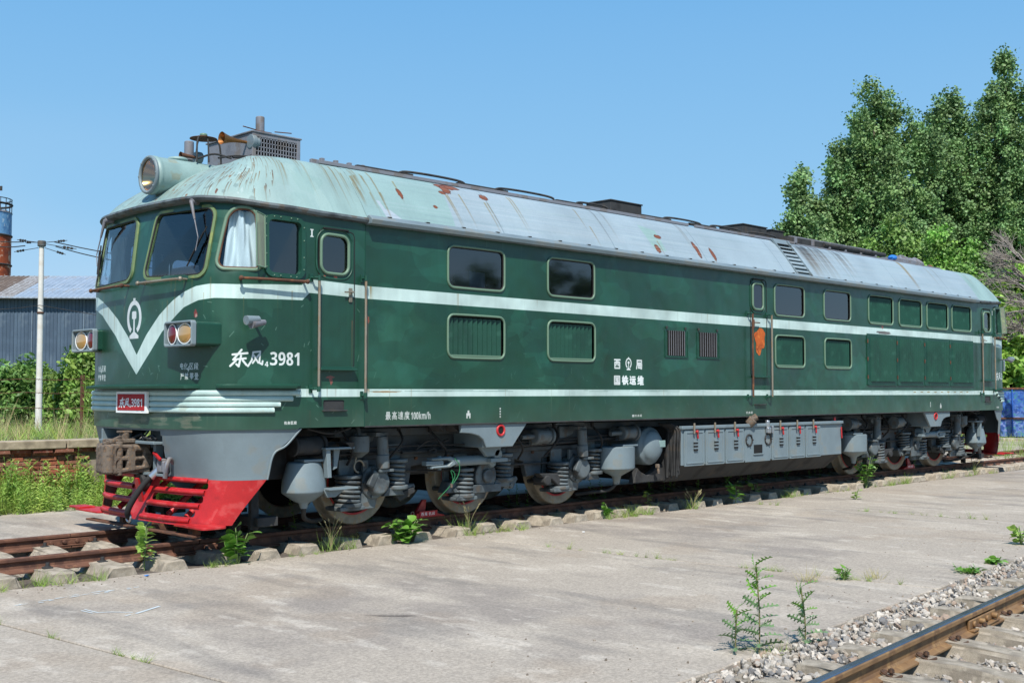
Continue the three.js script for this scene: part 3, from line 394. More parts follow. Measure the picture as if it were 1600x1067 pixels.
const domeTex = (() => { const W = 2048, H = 512, [c, g] = canvas(W, H), R = rng(5); g.fillStyle = '#a3bfbb'; g.fillRect(0, 0, W, H);
  const X = (s) => (s + SL) / (2 * SL) * W, Y = (t) => (1 - t) * H;
  for (let i = 0; i < 80; i++) { g.globalAlpha = 0.12 + R() * 0.12; blob(g, R() * W, R() * H, 20 + R() * 90, 20 + R() * 60, R() < 0.5 ? '#c4dad6' : '#86a8a6', 900 + i); } g.globalAlpha = 1;
  for (let i = 0; i < 620; i++) { const a = Math.pow(R(), 0.9) * 2.1 * (R() < 0.5 ? -1 : 1), t = R() * 0.62, x = X(a), y = Y(t + 0.05); drip(g, x, y, 10 + R() * 60, 1.5 + R() * 4.5, R() < 0.6 ? '#74502c' : '#523424', 0.5 + R() * 0.5); }
  for (let i = 0; i < 60; i++) { const a = (R() - 0.5) * 3.6, t = R() * 0.55; g.globalAlpha = 0.85; blob(g, X(a), Y(t), 2 + R() * 7, 3 + R() * 7, R() < 0.5 ? '#6e3b28' : '#8c5632', 1300 + i); } g.globalAlpha = 1;
  for (let i = 0; i < 160; i++) { g.globalAlpha = 0.35; blob(g, X((R() - 0.5) * 3.6), Y(R() * 0.6), 2 + R() * 12, 2 + R() * 8, R() < 0.6 ? '#d5e4e2' : '#5f7472', 1500 + i); } g.globalAlpha = 1;
  for (const s of [2.2, 2.55, 2.9, 3.08, -2.3, -2.9]) { for (let k = 0; k < 7; k++) drip(g, X(s + (R() - 0.5) * 0.14), Y(0.45 - R() * 0.2), 40 + R() * 110, 2 + R() * 6, '#8a7040', 0.3 + R() * 0.3); }
  weather(c, g, 66, { blot: 0.2, fade: 0.35, cell: 90, streak: 0.02 }); return canvasTex(c); })();
M.dome = new THREE.MeshStandardMaterial({ map: domeTex, color: new THREE.Color(0.64, 0.65, 0.65), roughness: 0.5, side: THREE.DoubleSide, bumpMap: rep(bumpTex, 0.12, 0.4), bumpScale: 0.004 });
{ const n = 160, m = 40, pos = [], uv = [], idx = []; for (let i = 0; i <= n; i++) for (let j = 0; j <= m; j++) { const s = -SL + 2 * SL * i / n, t = (j / m) ** 1.15, p = domePoint(s, t); pos.push(p.x, p.y, p.z); uv.push((s + SL) / (2 * SL), t); } for (let i = 0; i < n; i++) for (let j = 0; j < m; j++) { const a = i * (m + 1) + j; idx.push(a, a + m + 1, a + 1, a + 1, a + m + 1, a + m + 2); }
  const g = new THREE.BufferGeometry(); g.setAttribute('position', new THREE.Float32BufferAttribute(pos, 3)); g.setAttribute('uv', new THREE.Float32BufferAttribute(uv, 2)); g.setIndex(idx); g.computeVertexNormals(); cabMesh('cab_roof', [g], M.dome, loco, true); }
// ledge, ribbed band, number plate
function ledge(s0, s1, y, w, name) { const pos = [], idx = [], n = 60, K = 4; for (let i = 0; i <= n; i++) { const t = i / n, s = lerp(s0, s1, t), k = w * Math.pow(Math.min(1, Math.min(t, 1 - t) * 9), 0.6); for (const [o, dy] of [[-0.01, -0.018], [k, -0.03], [k + 0.004, -0.004], [-0.01, 0.016]]) { const p = shell(s, y, o); pos.push(p.x, p.y + dy, p.z); } } for (let i = 0; i < n; i++) for (let j = 0; j < K; j++) { const a = i * K + j, b = i * K + (j + 1) % K; idx.push(a, b, a + K, b, b + K, a + K); } const g = new THREE.BufferGeometry(); g.setAttribute('position', new THREE.Float32BufferAttribute(pos, 3)); g.setIndex(idx); return cabMesh(name, [hard(g)], M.green, loco); }
ledge(-1.12, 1.24, 1.665, 0.17, 'nose_ledge'); ledge(1.42, 2.35, 1.668, 0.12, 'side_ledge'); ledge(-2.35, -1.42, 1.668, 0.12, 'side_ledge');
{ const rows = []; const ys = [1.375, 1.435, 1.495, 1.555, 1.615], end = [1.93, 2.06, 2.13, 2.28, 2.34];
  for (let r = 0; r < 4; r++) { const y0 = ys[r], y1 = ys[r + 1], e = end[r + 1] - (r === 3 ? 0 : 0.03), prof = [[-0.005, y0], [0.026, y0 + 0.006], [0.034, y0 + 0.014], [0.036, y1 - 0.016], [0.022, y1 - 0.005], [0.02, y1]], n = 110, pos = [], idx = [], K = prof.length; for (let i = 0; i <= n; i++) { const s = lerp(-e, e, i / n); for (const [o, y] of prof) { const p = shell(s, y, o); pos.push(p.x, p.y, p.z); } } for (let i = 0; i < n; i++) for (let j = 0; j < K - 1; j++) { const a = i * K + j; idx.push(a, a + K, a + 1, a + 1, a + K, a + K + 1); } for (const i of [0, n]) { const a = i * K; for (let j = 1; j < K - 1; j++) idx.push(a, a + j, a + j + 1); } const g = new THREE.BufferGeometry(); g.setAttribute('position', new THREE.Float32BufferAttribute(pos, 3)); g.setIndex(idx); g.computeVertexNormals(); rows.push(g); }
  const p = cabMesh('ribbed_band', rows[0], M.mint, loco); for (const r of rows.slice(1)) sub('rib', r, M.mint, p); p.userData.label = 'mint ribbed band round the nose'; }
{ const [c, g] = canvas(512, 256); g.fillStyle = '#a31a22'; g.fillRect(0, 0, 512, 256); for (let i = 0; i < 30; i++) { g.globalAlpha = 0.2; blob(g, hash2(i, 1, 3) * 512, hash2(i, 2, 3) * 256, 60, 40, i % 2 ? '#8a1018' : '#b83238', i); } g.globalAlpha = 1; inkOf(g); loco3981(g, 24, 52, 462, 150, 15); weather(c, g, 19, { blot: 0.2, cell: 60 });
  const at = (s, y, off) => shell(s, y, off); const o = roundPoly([[-0.25, 1.385], [0.42, 1.385], [0.42, 1.60], [-0.25, 1.60]], 0.01); const pl = new THREE.PlaneGeometry(0.62, 0.18, 10, 1); const ppos = pl.attributes.position; for (let i = 0; i < ppos.count; i++) { const q = shell(0.085 + ppos.getX(i), 1.485 + ppos.getY(i), 0.069); ppos.setXYZ(i, q.x, q.y, q.z); } pl.computeVertexNormals();
  const back = []; for (let i = 0; i < 6; i++) { const s = -0.26 + 0.69 * (i + 0.5) / 6; const q = shell(s, 1.485, 0.05); const b = new THREE.BoxGeometry(0.03, 0.235, 0.12); b.translate(q.x, q.y, q.z); back.push(b); }
  const f = cabMesh('number_plate', back, M.white, loco); sub('plate_face', pl, new THREE.MeshStandardMaterial({ map: canvasTex(c), roughness: 0.75, side: THREE.DoubleSide }), f, true); f.userData.label = 'red plate with the number 3981 on the nose'; }
// marker lamps either side of the nose
for (const sg of [1, -1]) {
  const z = sg * 1.12 + 0.02, x = -10.32; const w = 0.58, h = 0.27;
  const hs = cabMesh('marker_lamp', [bx(x + 0.24, 2.2, z, 0.44, h - 0.02, w - 0.03, 0.03)], M.green, loco);
  sub('lamp_bezel', [rotB(prism(roundPoly([[-w / 2, -h / 2], [w / 2, -h / 2], [w / 2, h / 2], [-w / 2, h / 2]], 0.035), -0.03, 0.03, 0.008, [roundPoly([[-w / 2 + 0.025, -h / 2 + 0.025], [w / 2 - 0.025, -h / 2 + 0.025], [w / 2 - 0.025, h / 2 - 0.025], [-w / 2 + 0.025, h / 2 - 0.025]], 0.02)]), Y1, -Math.PI / 2, V(0, 0, 0)).translate(x, 2.2, z), bx(x + 0.02, 2.2, z, 0.01, h - 0.04, w - 0.05)], M.skirt, hs);
  const lens = (zc, r, ww, mat, n) => { const o = new THREE.SphereGeometry(1, 24, 12, 0, Math.PI * 2, 0, Math.PI / 2); o.rotateZ(Math.PI / 2); o.scale(0.03, 0.102, ww); o.translate(x + 0.008, 2.2, zc); const l = sub(n, o, mat, hs); sub('lens_ring', [(() => { const t = new THREE.TorusGeometry(1, 0.07, 6, 28); t.rotateY(Math.PI / 2); t.scale(0.09, 0.105, ww * 1.05); t.translate(x + 0.004, 2.2, zc); return t; })()], M.white, hs); };
  lens(z + sg * 0.095, 0.09, 0.14, M.amber, 'amber_lens'); lens(z - sg * 0.165, 0.08, 0.085, M.redLens, 'red_lens');
  hs.userData.label = sg > 0 ? 'boxed amber and red lamps on the near side of the nose' : 'boxed amber and red lamps on the far side of the nose';
}
// grab irons under the windows
for (const [s0, s1, mat] of [[0.235, 1.06, M.steel], [-1.02, -0.10, M.rust], [1.64, 2.40, M.rust], [-2.40, -1.64, M.rust]]) {
  const P = []; for (let i = 0; i <= 12; i++) P.push(shell(lerp(s0, s1, i / 12), 2.785, 0.085)); const L = [tube(P, 0.015, 24, 8)];
  for (const s of [s0 + 0.02, s1 - 0.02]) { const a = shell(s, 2.785, 0), b = shell(s, 2.785, 0.09); L.push(cy(a, b, 0.013)); const k = new THREE.SphereGeometry(0.026, 10, 8); k.translate(b.x, b.y, b.z); L.push(k); }
  cabMesh('grab_iron', L, mat, loco);
}
// wipers hang from under the gutter
for (const sg of [1, -1]) { const f = (s) => CS + sg * s; const a = shell(f(0.98), 3.62, 0.1), b = shell(f(1.13), 3.22, 0.085), c = shell(f(1.10), 3.08, 0.06);
  const w = cabMesh('wiper', [cy(a, a.clone().lerp(b, 0.5), 0.022, 0.012, 8), cy(a.clone().lerp(b, 0.5), b, 0.008, 0.006, 6), cy(b, c, 0.006, 0.006, 6), cy(shell(f(0.98), 3.62, -0.02), a, 0.03)], M.dullgrey, loco); sub('wiper_blade', [cy(shell(f(1.2), 3.34, 0.045), shell(f(1.0), 2.92, 0.05), 0.009, 0.009, 6), cy(shell(f(1.17), 3.28, 0.058), shell(f(1.03), 2.98, 0.06), 0.006, 0.006, 6)], M.black, w); }
// small floodlight below the side window
for (const sg of [1, -1]) { const c = V(-9.72, 2.32, sg * 1.72); const f = cabMesh('side_floodlight', [cy(V(-9.84, 2.30, sg * 1.73), V(-9.66, 2.325, sg * 1.71), 0.05, 0.028, 14), cy(V(-9.70, 2.32, sg * 1.57), V(-9.70, 2.32, sg * 1.70), 0.014)], M.dullgrey, loco); sub('hood', [cy(V(-9.90, 2.335, sg * 1.735), V(-9.74, 2.352, sg * 1.72), 0.05, 0.036, 14)], M.skirt, f); }
// deflector pane beside the corner window
for (const sg of [1, -1]) { const P = [shell(sg * 1.86, 2.90, 0.03), shell(sg * 1.925, 2.90, 0.03)]; const a = shell(sg * 1.80, 2.92, 0.12), b = shell(sg * 1.915, 2.91, 0.04), a2 = shell(sg * 1.80, 3.50, 0.12), b2 = shell(sg * 1.915, 3.47, 0.04); const g = new THREE.BufferGeometry(); g.setAttribute('position', new THREE.Float32BufferAttribute([a, b, b2, a, b2, a2].flatMap((p) => [p.x, p.y, p.z]), 3)); g.computeVertexNormals(); const d = cabMesh('wind_deflector', [cy(a, a2, 0.008, 0.008, 6), cy(a2, b2, 0.007, 0.007, 6), cy(a, b, 0.009, 0.009, 6), cy(b, b2, 0.01, 0.01, 6)], M.frame, loco); sub('deflector_glass', g, new THREE.MeshPhysicalMaterial({ color: rgb(206, 210, 180), roughness: 0.25, transmission: 0.75, thickness: 0, side: THREE.DoubleSide }), d); }
// handrails beside the doors
function handrail(x, sg, y0, y1, out) { const z = sg * (WZ + 0.075); const h = cabMesh('handrail', [cy(V(x, y0, z), V(x, y1, z), 0.015, 0.015, 10)], M.steel, loco); for (const y of [y0, y1]) sub('rail_bracket', [cy(V(x + out, y + 0.0, sg * (WZ - 0.02)), V(x + out, y, sg * (WZ + 0.06)), 0.013, 0.013, 8), cy(V(x + out, y, sg * (WZ + 0.06)), V(x, y, z), 0.013, 0.013, 8), bx(x + out, y, sg * (WZ + 0.006), 0.045, 0.09, 0.012), cy(V(x, y - 0.03, z), V(x, y + 0.03, z), 0.021, 0.021, 10)], M.green, h); return h; }
for (const sg of [1, -1]) { handrail(-8.98, sg, 1.63, 2.84, -0.06); handrail(-8.345, sg, 1.56, 2.88, 0); }
// ---------------------------------------------------------------- locomotive: long body
const flatAt = (x, y, off = 0) => V(x, y, WZ + off);
const box4 = (x0, y0, x1, y1) => [[x0, y0], [x1, y0], [x1, y1], [x0, y1]];
const bodyWins = [
  { k: 'window', q: box4(-7.03, 2.885, -6.10, 3.365) }, { k: 'window', q: box4(-5.265, 2.885, -4.36, 3.365) }, { k: 'window', q: box4(0.215, 2.885, 1.115, 3.375) }, { k: 'window', q: box4(1.80, 2.89, 2.70, 3.38) },
  { k: 'grille', q: box4(-7.03, 2.03, -6.10, 2.525) }, { k: 'grille', q: box4(-5.265, 2.03, -4.35, 2.525) }, { k: 'grille', q: box4(0.225, 2.03, 1.115, 2.525) }, { k: 'grille', q: box4(1.81, 2.035, 2.71, 2.525) },
  { k: 'grille', q: box4(3.40, 2.885, 4.32, 3.385) }, { k: 'grille', q: box4(4.60, 2.885, 5.52, 3.385) }, { k: 'grille', q: box4(5.78, 2.885, 6.70, 3.385) }, { k: 'grille', q: box4(6.92, 2.885, 7.82, 3.385) },
];
for (const w of bodyWins) w.o = roundPoly(w.q, 0.075);
const midDoorWin = roundPoly(box4(-0.455, 2.94, -0.155, 3.36), 0.08);
function wallPiece(x0, x1, mat, holes) {
  const s = new THREE.Shape([[x0, WY0], [x1, WY0], [x1, WY1], [x0, WY1]].map((p) => new THREE.Vector2(...p)));
  for (const h of holes) s.holes.push(new THREE.Path([...h].reverse().map((p) => new THREE.Vector2(...p))));
  const g = new THREE.ShapeGeometry(s); g.translate(0, 0, WZ); const p = g.attributes.position, uv = g.attributes.uv; for (let i = 0; i < p.count; i++) uv.setXY(i, (p.getX(i) - x0) / (x1 - x0), (p.getY(i) - WY0) / (WY1 - WY0));
  return mesh('body_side', g, mat, loco, true);
}
wallPiece(WX0, WM, M.wallA, [...bodyWins.filter((w) => w.q[0][0] < WM - 0.4).map((w) => roundPoly(w.q, 0.075, 0.004)), roundPoly(box4(-0.40, 1.41, -0.14, 1.515), 0.01)].filter((h) => h[0][0] < WM - 0.35));
wallPiece(WM, WX1, M.wallB, bodyWins.filter((w) => w.q[0][0] > WM).map((w) => roundPoly(w.q, 0.075, 0.004)));
{ const g = new THREE.PlaneGeometry(WX1 - WX0, WY1 - WY0); g.rotateY(Math.PI); g.translate(WM, (WY0 + WY1) / 2, -WZ); mesh('far_body_side', g, M.wallFar, loco, true); }
// dark machine room behind the windows
mesh('machine_room', [bx(WM, 2.5, 0.5, 16.2, 2.2, 0.04), bx(WM, 2.0, 1.1, 16.2, 0.04, 1.04), bx(WM, 3.48, 1.1, 16.2, 0.03, 1.04)], M.engine, loco);
mesh('equipment_cabinet', [bx(-6.27, 3.02, 1.2, 0.28, 0.22, 0.3, 0.01)], M.white, loco);
for (const w of bodyWins) {
  const b = bounds(w.o);
  const f = mesh(w.k === 'window' ? 'window_frame' : 'grille_frame', [moulding(flatAt, roundPoly(w.q, 0.075, 0.014), 0.005, 0.016)], M.frame, loco);
  if (w.k === 'window') { mesh('pane', pane(flatAt, roundPoly(w.q, 0.075, 0.004), -0.014, 2), M.tinted, f, true); mesh('gasket', [moulding(flatAt, roundPoly(w.q, 0.075, -0.004), 0.0, 0.008)], M.rubber, f); }
  else {
    const n = Math.round((b[2] - b[0] - 0.04) / 0.078), st = (b[2] - b[0] - 0.03) / n;
    mesh('grille_back', [bx((b[0] + b[2]) / 2, (b[1] + b[3]) / 2, WZ - 0.075, b[2] - b[0] + 0.06, b[3] - b[1] + 0.06, 0.02, 0)], M.black, f);
    for (let i = 0; i < n; i++) { // upright vanes, each a bent strip
      const x = b[0] + 0.015 + st * (i + 0.5); const g = prism([[x - st * 0.36, -0.030], [x + st * 0.26, -0.004], [x + st * 0.34, -0.012], [x + st * 0.34, -0.05], [x + st * 0.28, -0.05], [x + st * 0.24, -0.012], [x - st * 0.36, -0.04]].map((p) => [p[0], p[1]]), 0, b[3] - b[1] - 0.03, 0);
      g.rotateX(-Math.PI / 2); g.translate(0, b[1] + 0.012, WZ - 0.006); const k = g.attributes.position; for (let q = 0; q < k.count; q++) { k.setZ(q, 2 * (WZ - 0.006) - k.getZ(q)); } g.computeVertexNormals(); mesh('grille_vane', g, M.green, f); }
    mesh('grille_rail', [bx((b[0] + b[2]) / 2, b[1] + 0.014, WZ - 0.02, b[2] - b[0] - 0.02, 0.02, 0.02, 0)], M.frame, f);
  }
}
// four tall louvred doors near the rear
for (let i = 0; i < 4; i++) { const x0 = 3.32 + i * 1.155, w = 1.12, y0 = 1.74, y1 = 2.68;
  const d = mesh('louvre_door', [bx(x0 + w / 2, (y0 + y1) / 2, WZ + 0.006, w, y1 - y0, 0.012, 0), bx(x0 + w / 2, y0 - 0.01, WZ + 0.012, w, 0.016, 0.024), bx(x0 - 0.012, (y0 + y1) / 2, WZ + 0.008, 0.014, y1 - y0, 0.016)], M.green, loco);
  const n = 11, st = (w - 0.18) / n; for (let k = 0; k < n; k++) { const x = x0 + 0.09 + st * (k + 0.5); mesh('louvre_vane', [prism([[x - st * 0.42, 0], [x + st * 0.36, 0.0], [x + st * 0.36, 0.045], [x + st * 0.26, 0.045], [x - st * 0.2, 0.012]], 0, y1 - y0 - 0.12, 0).rotateX(-Math.PI / 2).translate(0, y0 + 0.06, WZ + 0.012).scale(1, 1, 1)].map((g) => { const p = g.attributes.position; for (let q = 0; q < p.count; q++) p.setZ(q, 2 * (WZ + 0.012) - p.getZ(q)); g.computeVertexNormals(); return g; }), M.green, d); }
  mesh('louvre_gap', Array.from({ length: n }, (_, k) => bx(x0 + 0.09 + st * (k + 0.95), (y0 + y1) / 2, WZ + 0.0125, 0.016, y1 - y0 - 0.12, 0.004, 0)), M.black, d).userData.kind = 'stuff'; mesh('door_hinge', [0.15, 0.5, 0.85].map((t) => cy(V(x0 - 0.012, lerp(y0, y1, t) - 0.035, WZ + 0.02), V(x0 - 0.012, lerp(y0, y1, t) + 0.035, WZ + 0.02), 0.012, 0.012, 8)), M.rust, d);
}
// two small vents
for (const [x0, x1] of [[-2.70, -2.27], [-1.91, -1.45]]) { const v = mesh('vent', [bx((x0 + x1) / 2, 2.115, WZ + 0.008, x1 - x0 + 0.14, 0.012, 0.016, 0), bx(x0 - 0.06, 2.31, WZ + 0.004, 0.012, 0.4, 0.012, 0), bx(x1 + 0.06, 2.31, WZ + 0.004, 0.012, 0.4, 0.012, 0)], M.green, loco);
  mesh('vent_back', [bx((x0 + x1) / 2, 2.325, WZ + 0.003, x1 - x0, 0.37, 0.004, 0)], M.dark, v);
  for (let k = 0; k < 8; k++) mesh('vent_slat', [rotB(bx(x0 + (x1 - x0) * (k + 0.5) / 8, 2.325, WZ + 0.012, 0.026, 0.37, 0.006, 0), Y1, 0.6, V(x0 + (x1 - x0) * (k + 0.5) / 8, 2.325, WZ + 0.012))], M.dullgrey, v);
  mesh('vent_bolt', [bx(x0 - 0.03, 2.55, WZ + 0.012, 0.03, 0.04, 0.02), bx(x1 + 0.0, 2.55, WZ + 0.012, 0.03, 0.04, 0.02)], M.grime, v); }
// middle door
{ const d = mesh('middle_door', [moulding(flatAt, roundPoly(box4(-0.51, 1.85, -0.045, 3.42), 0.04), 0.002, 0.006)], M.black, loco);
  mesh('door_window_frame', [moulding(flatAt, midDoorWin, 0.012, 0.02)], M.frame, d); mesh('door_pressing', [moulding(flatAt, roundPoly(box4(-0.455, 2.94, -0.155, 3.36), 0.08, 0.06), 0.004, 0.011)], M.green, d); const pg = pane(flatAt, midDoorWin, 0.008, 2); mesh('pane', pg, new THREE.MeshPhysicalMaterial({ color: rgb(40, 46, 56), roughness: 0.05, side: THREE.DoubleSide }), d, true);
  mesh('door_sill', [bx(-0.26, 1.845, WZ + 0.035, 0.46, 0.03, 0.075)], M.green, d); mesh('door_lintel', [bx(-0.3, 3.43, WZ + 0.015, 0.3, 0.018, 0.03)], M.black, d); mesh('door_handle', [bx(-0.44, 2.7, WZ + 0.014, 0.045, 0.14, 0.016), cy(V(-0.45, 2.72, WZ + 0.04), V(-0.3, 2.72, WZ + 0.04), 0.009)], M.rust, d);
  const o = []; const R = rng(12); for (let i = 0; i < 40; i++) { const a = i / 40 * Math.PI * 2, k = 0.55 + 0.75 * vnoise(i / 40 * 11, 0.5, 11, 5) + R() * 0.1; o.push([-0.24 + Math.cos(a) * 0.15 * k, 2.45 + Math.sin(a) * 0.22 * k]); } const rp = pane(flatAt, o, 0.004, 3); { const p = rp.attributes.position, uv = rp.attributes.uv; for (let i = 0; i < p.count; i++) uv.setXY(i, p.getX(i), p.getY(i)); } mesh('rust_patch', rp, tile(wear([206, 100, 36], [140, 62, 26], [224, 134, 60], 705, { cells: 6, dark: 0.8, stain: 0.6 }), 0.9, 0, 0.5), d, true);
  mesh('step_recess', [bx(-0.27, 1.46, WZ - 0.09, 0.3, 0.15, 0.16), bx(-0.27, 1.396, WZ + 0.012, 0.32, 0.016, 0.05)], M.grime, loco);
  for (const [x, mt] of [[-0.56, M.rust], [0.0, M.steel]]) { const z = WZ + 0.075, h = mesh('handrail', [cy(V(x, 1.52, z), V(x, 2.86, z), 0.016, 0.016, 10)], mt, loco); for (const y of [1.52, 2.86]) mesh('rail_bracket', [cy(V(x - 0.05, y, WZ - 0.01), V(x - 0.05, y, z - 0.015), 0.014, 0.014, 8), cy(V(x - 0.05, y, z - 0.015), V(x, y, z), 0.013, 0.013, 8), bx(x - 0.05, y, WZ + 0.006, 0.05, 0.09, 0.012)], M.green, h); }
}
mesh('body_seam', [-8.30].map((x) => bx(x, 2.37, WZ + 0.001, 0.008, 2.33, 0.006, 0)), M.green, loco);
mesh('body_sill', [bx(WM, 1.205, WZ - 0.03, 16.5, 0.02, 0.07), bx(WM, 1.205, -WZ + 0.03, 16.5, 0.02, 0.07)], M.grime, loco);
// ---------------------------------------------------------------- roof of the long body
const roofTex = (() => { const W = 2048, H = 256, [c, g] = canvas(W, H), R = rng(15), X = (x) => (x - WX0) / (WX1 - WX0) * W, Lc = 1.87, Y = (w) => H - w / Lc * H; // w: arc length up from the gutter
  const w = (t) => t * 0.87; g.fillStyle = '#b3c2cb'; g.fillRect(0, 0, W, H);
  for (let i = 0; i < 90; i++) { g.globalAlpha = 0.16; g.fillStyle = R() < 0.5 ? '#c3ced4' : '#9fb0bb'; g.fillRect(R() * W, R() * H, 100 + R() * 300, 2 + R() * 8); } g.globalAlpha = 1;
  g.fillStyle = '#a8c4c1'; g.beginPath(); [[-8.4, 0], [-6.93, 0.1], [-6.80, 0.9], [-6.7, 1.9], [-8.4, 1.9]].forEach((p, i) => i ? g.lineTo(X(p[0]), Y(w(p[1]))) : g.moveTo(X(p[0]), Y(w(p[1])))); g.fill();
  g.fillStyle = '#c9d3dd'; g.beginPath(); [[-8.05, 0.38], [-8.0, 0.37], [-7.97, 0.24], [-7.9, 0.24], [-7.72, 0.06], [-8.0, 0.1]].forEach((p, i) => i ? g.lineTo(X(p[0]), Y(w(p[1]))) : g.moveTo(X(p[0]), Y(w(p[1])))); g.fill();
  g.fillStyle = '#a9c6c0'; g.beginPath(); [[-2.98, 0.72], [-2.62, 0.64], [-2.66, 0.2], [-2.95, 0.2]].forEach((p, i) => i ? g.lineTo(X(p[0]), Y(w(p[1]))) : g.moveTo(X(p[0]), Y(w(p[1])))); g.fill();
  for (const x of [-8.28, -8.25, -8.2, -8.1, -7.95]) for (let k = 0; k < 4; k++) drip(g, X(x + R() * 0.06), Y(w(1 - R() * 0.5)), 20 + R() * 70, 1.5 + R() * 2, '#8a7040', 0.5);
  for (const [x, t, l] of [[-6.8, 0.7, 80], [-6.77, 0.7, 70], [-6.55, 0.75, 78], [-6.15, 0.66, 75], [-6.1, 0.66, 60], [-7.6, 0.8, 50], [-5.6, 0.9, 90], [-5.55, 0.9, 80], [-4.3, 0.87, 60], [-4.2, 0.5, 50], [-2.75, 0.4, 40], [-1.45, 0.2, 20], [5.48, 0.95, 110], [5.52, 0.95, 100], [6.6, 0.9, 80], [6.9, 0.95, 70]]) drip(g, X(x), Y(w(t)), l, x > 5.4 && x < 5.6 ? 12 : 3, '#9c7c3e', 0.6);
  for (let i = 0; i < 40; i++) { const x = 1.5 + Math.pow(R(), 1.3) * 1.7; drip(g, X(x), Y(w(1.1 - R() * 0.3)), 60 + R() * 60, 3 + R() * 16, '#40403f', 0.14 + R() * 0.3); }
  for (const x of [-1.9, -1.85, -3.9, -3.7]) drip(g, X(x), Y(w(1.0)), 90, 5, '#6a6a68', 0.35);
  const rust = (x, t, rx, ry, s) => { blob(g, X(x), Y(w(t)), rx * W / 16.35 * 1.15, ry * H / Lc * 1.15, '#5e2f1c', s, 20, 0.3); blob(g, X(x), Y(w(t)), rx * W / 16.35, ry * H / Lc, '#98522c', s, 20, 0.35); };
  rust(-6.62, 0.90, 0.16, 0.07, 1); rust(-6.78, 0.90, 0.10, 0.05, 2); rust(-6.74, 0.82, 0.075, 0.09, 3); rust(-6.84, 0.73, 0.06, 0.03, 4); rust(-6.10, 0.77, 0.08, 0.05, 5); rust(-7.6, 0.57, 0.035, 0.08, 6); rust(-7.11, 0.415, 0.035, 0.025, 7); rust(-2.66, 0.5, 0.08, 0.04, 8); rust(-2.85, 0.23, 0.06, 0.08, 9); rust(-1.8, 0.34, 0.055, 0.16, 10); rust(-1.42, 0.28, 0.05, 0.12, 11);
  for (let i = 0; i < 40; i++) { g.globalAlpha = 0.6; blob(g, R() * W, Y(0.02 + R() * 0.03), 10 + R() * 30, 2, R() < 0.4 ? '#8a5a38' : '#8b979c', 50 + i); } g.globalAlpha = 1;
  g.fillStyle = 'rgba(90,104,112,0.5)'; for (const x of [-6.1, -3.9, -1.7, 0.5, 2.9, 4.6, 6.9]) g.fillRect(X(x), 0, 1.5, H);
  for (let i = 0; i < 420; i++) { g.globalAlpha = 0.10 + R() * 0.12; g.fillStyle = R() < 0.5 ? '#d2dce0' : '#8fa0aa'; g.fillRect(R() * W, R() * H, 60 + R() * 260, 1 + R() * 2.5); } g.globalAlpha = 1; weather(c, g, 44, { blot: 0.14, fade: 0.25, cell: 80, streak: 0.015 }); return canvasTex(c); })();
M.roof = new THREE.MeshStandardMaterial({ map: roofTex, color: new THREE.Color(0.57, 0.60, 0.605), roughness: 0.5, side: THREE.DoubleSide, bumpMap: rep(dentTex, 0.3, 1.2), bumpScale: 0.006 });
for (const sg of [1, -1]) {
  const prof = [[1.735, 3.545], ...ROOF.map(([w, u]) => [1.685 - w * 1.685 / 1.65, 3.575 + u * 0.962])], acc = [0]; for (let i = 1; i < prof.length; i++) acc.push(acc[i - 1] + Math.hypot(prof[i][0] - prof[i - 1][0], prof[i][1] - prof[i - 1][1]));
  const pos = [], uv = [], idx = [], n = 40, K = prof.length; for (let i = 0; i <= n; i++) for (let j = 0; j < K; j++) { const x = lerp(WX0, WX1, i / n); pos.push(x, prof[j][1], sg * prof[j][0]); uv.push(sg > 0 ? i / n : 1 - i / n, acc[j] / acc[K - 1]); } for (let i = 0; i < n; i++) for (let j = 0; j < K - 1; j++) { const a = i * K + j; idx.push(a, a + K, a + 1, a + 1, a + K, a + K + 1); }
  const g = new THREE.BufferGeometry(); g.setAttribute('position', new THREE.Float32BufferAttribute(pos, 3)); g.setAttribute('uv', new THREE.Float32BufferAttribute(uv, 2)); g.setIndex(idx); g.computeVertexNormals(); const r = mesh('roof', g, M.roof, loco, true);
  mesh('gutter', [prism([[0, -0.03], [0.11, -0.025], [0.125, 0.02], [0.115, 0.035], [0.06, 0.075], [0, 0.06]], 0, 8.04 - WX0, 0.004).rotateY(Math.PI / 2).scale(1, 1, 1).translate(WX0, 3.53, -0)].map((q) => { q.translate(0, 0, 0); const p = q.attributes.position; for (let i = 0; i < p.count; i++) { p.setZ(i, sg * (WZ - p.getZ(i))); } q.computeVertexNormals(); return q; }), M.skirt, r);
  mesh('gutter_strap', Array.from({ length: 28 }, (_, i) => bx(WX0 + 0.3 + i * 0.58, 3.605, sg * 1.70, 0.05, 0.012, 0.05, 0)), M.grime, r);
}
mesh('roof_end', [-8.3, 8.2].map((x) => bx(x, 3.85, 0, 0.02, 0.55, 2.0)), M.engine, loco);
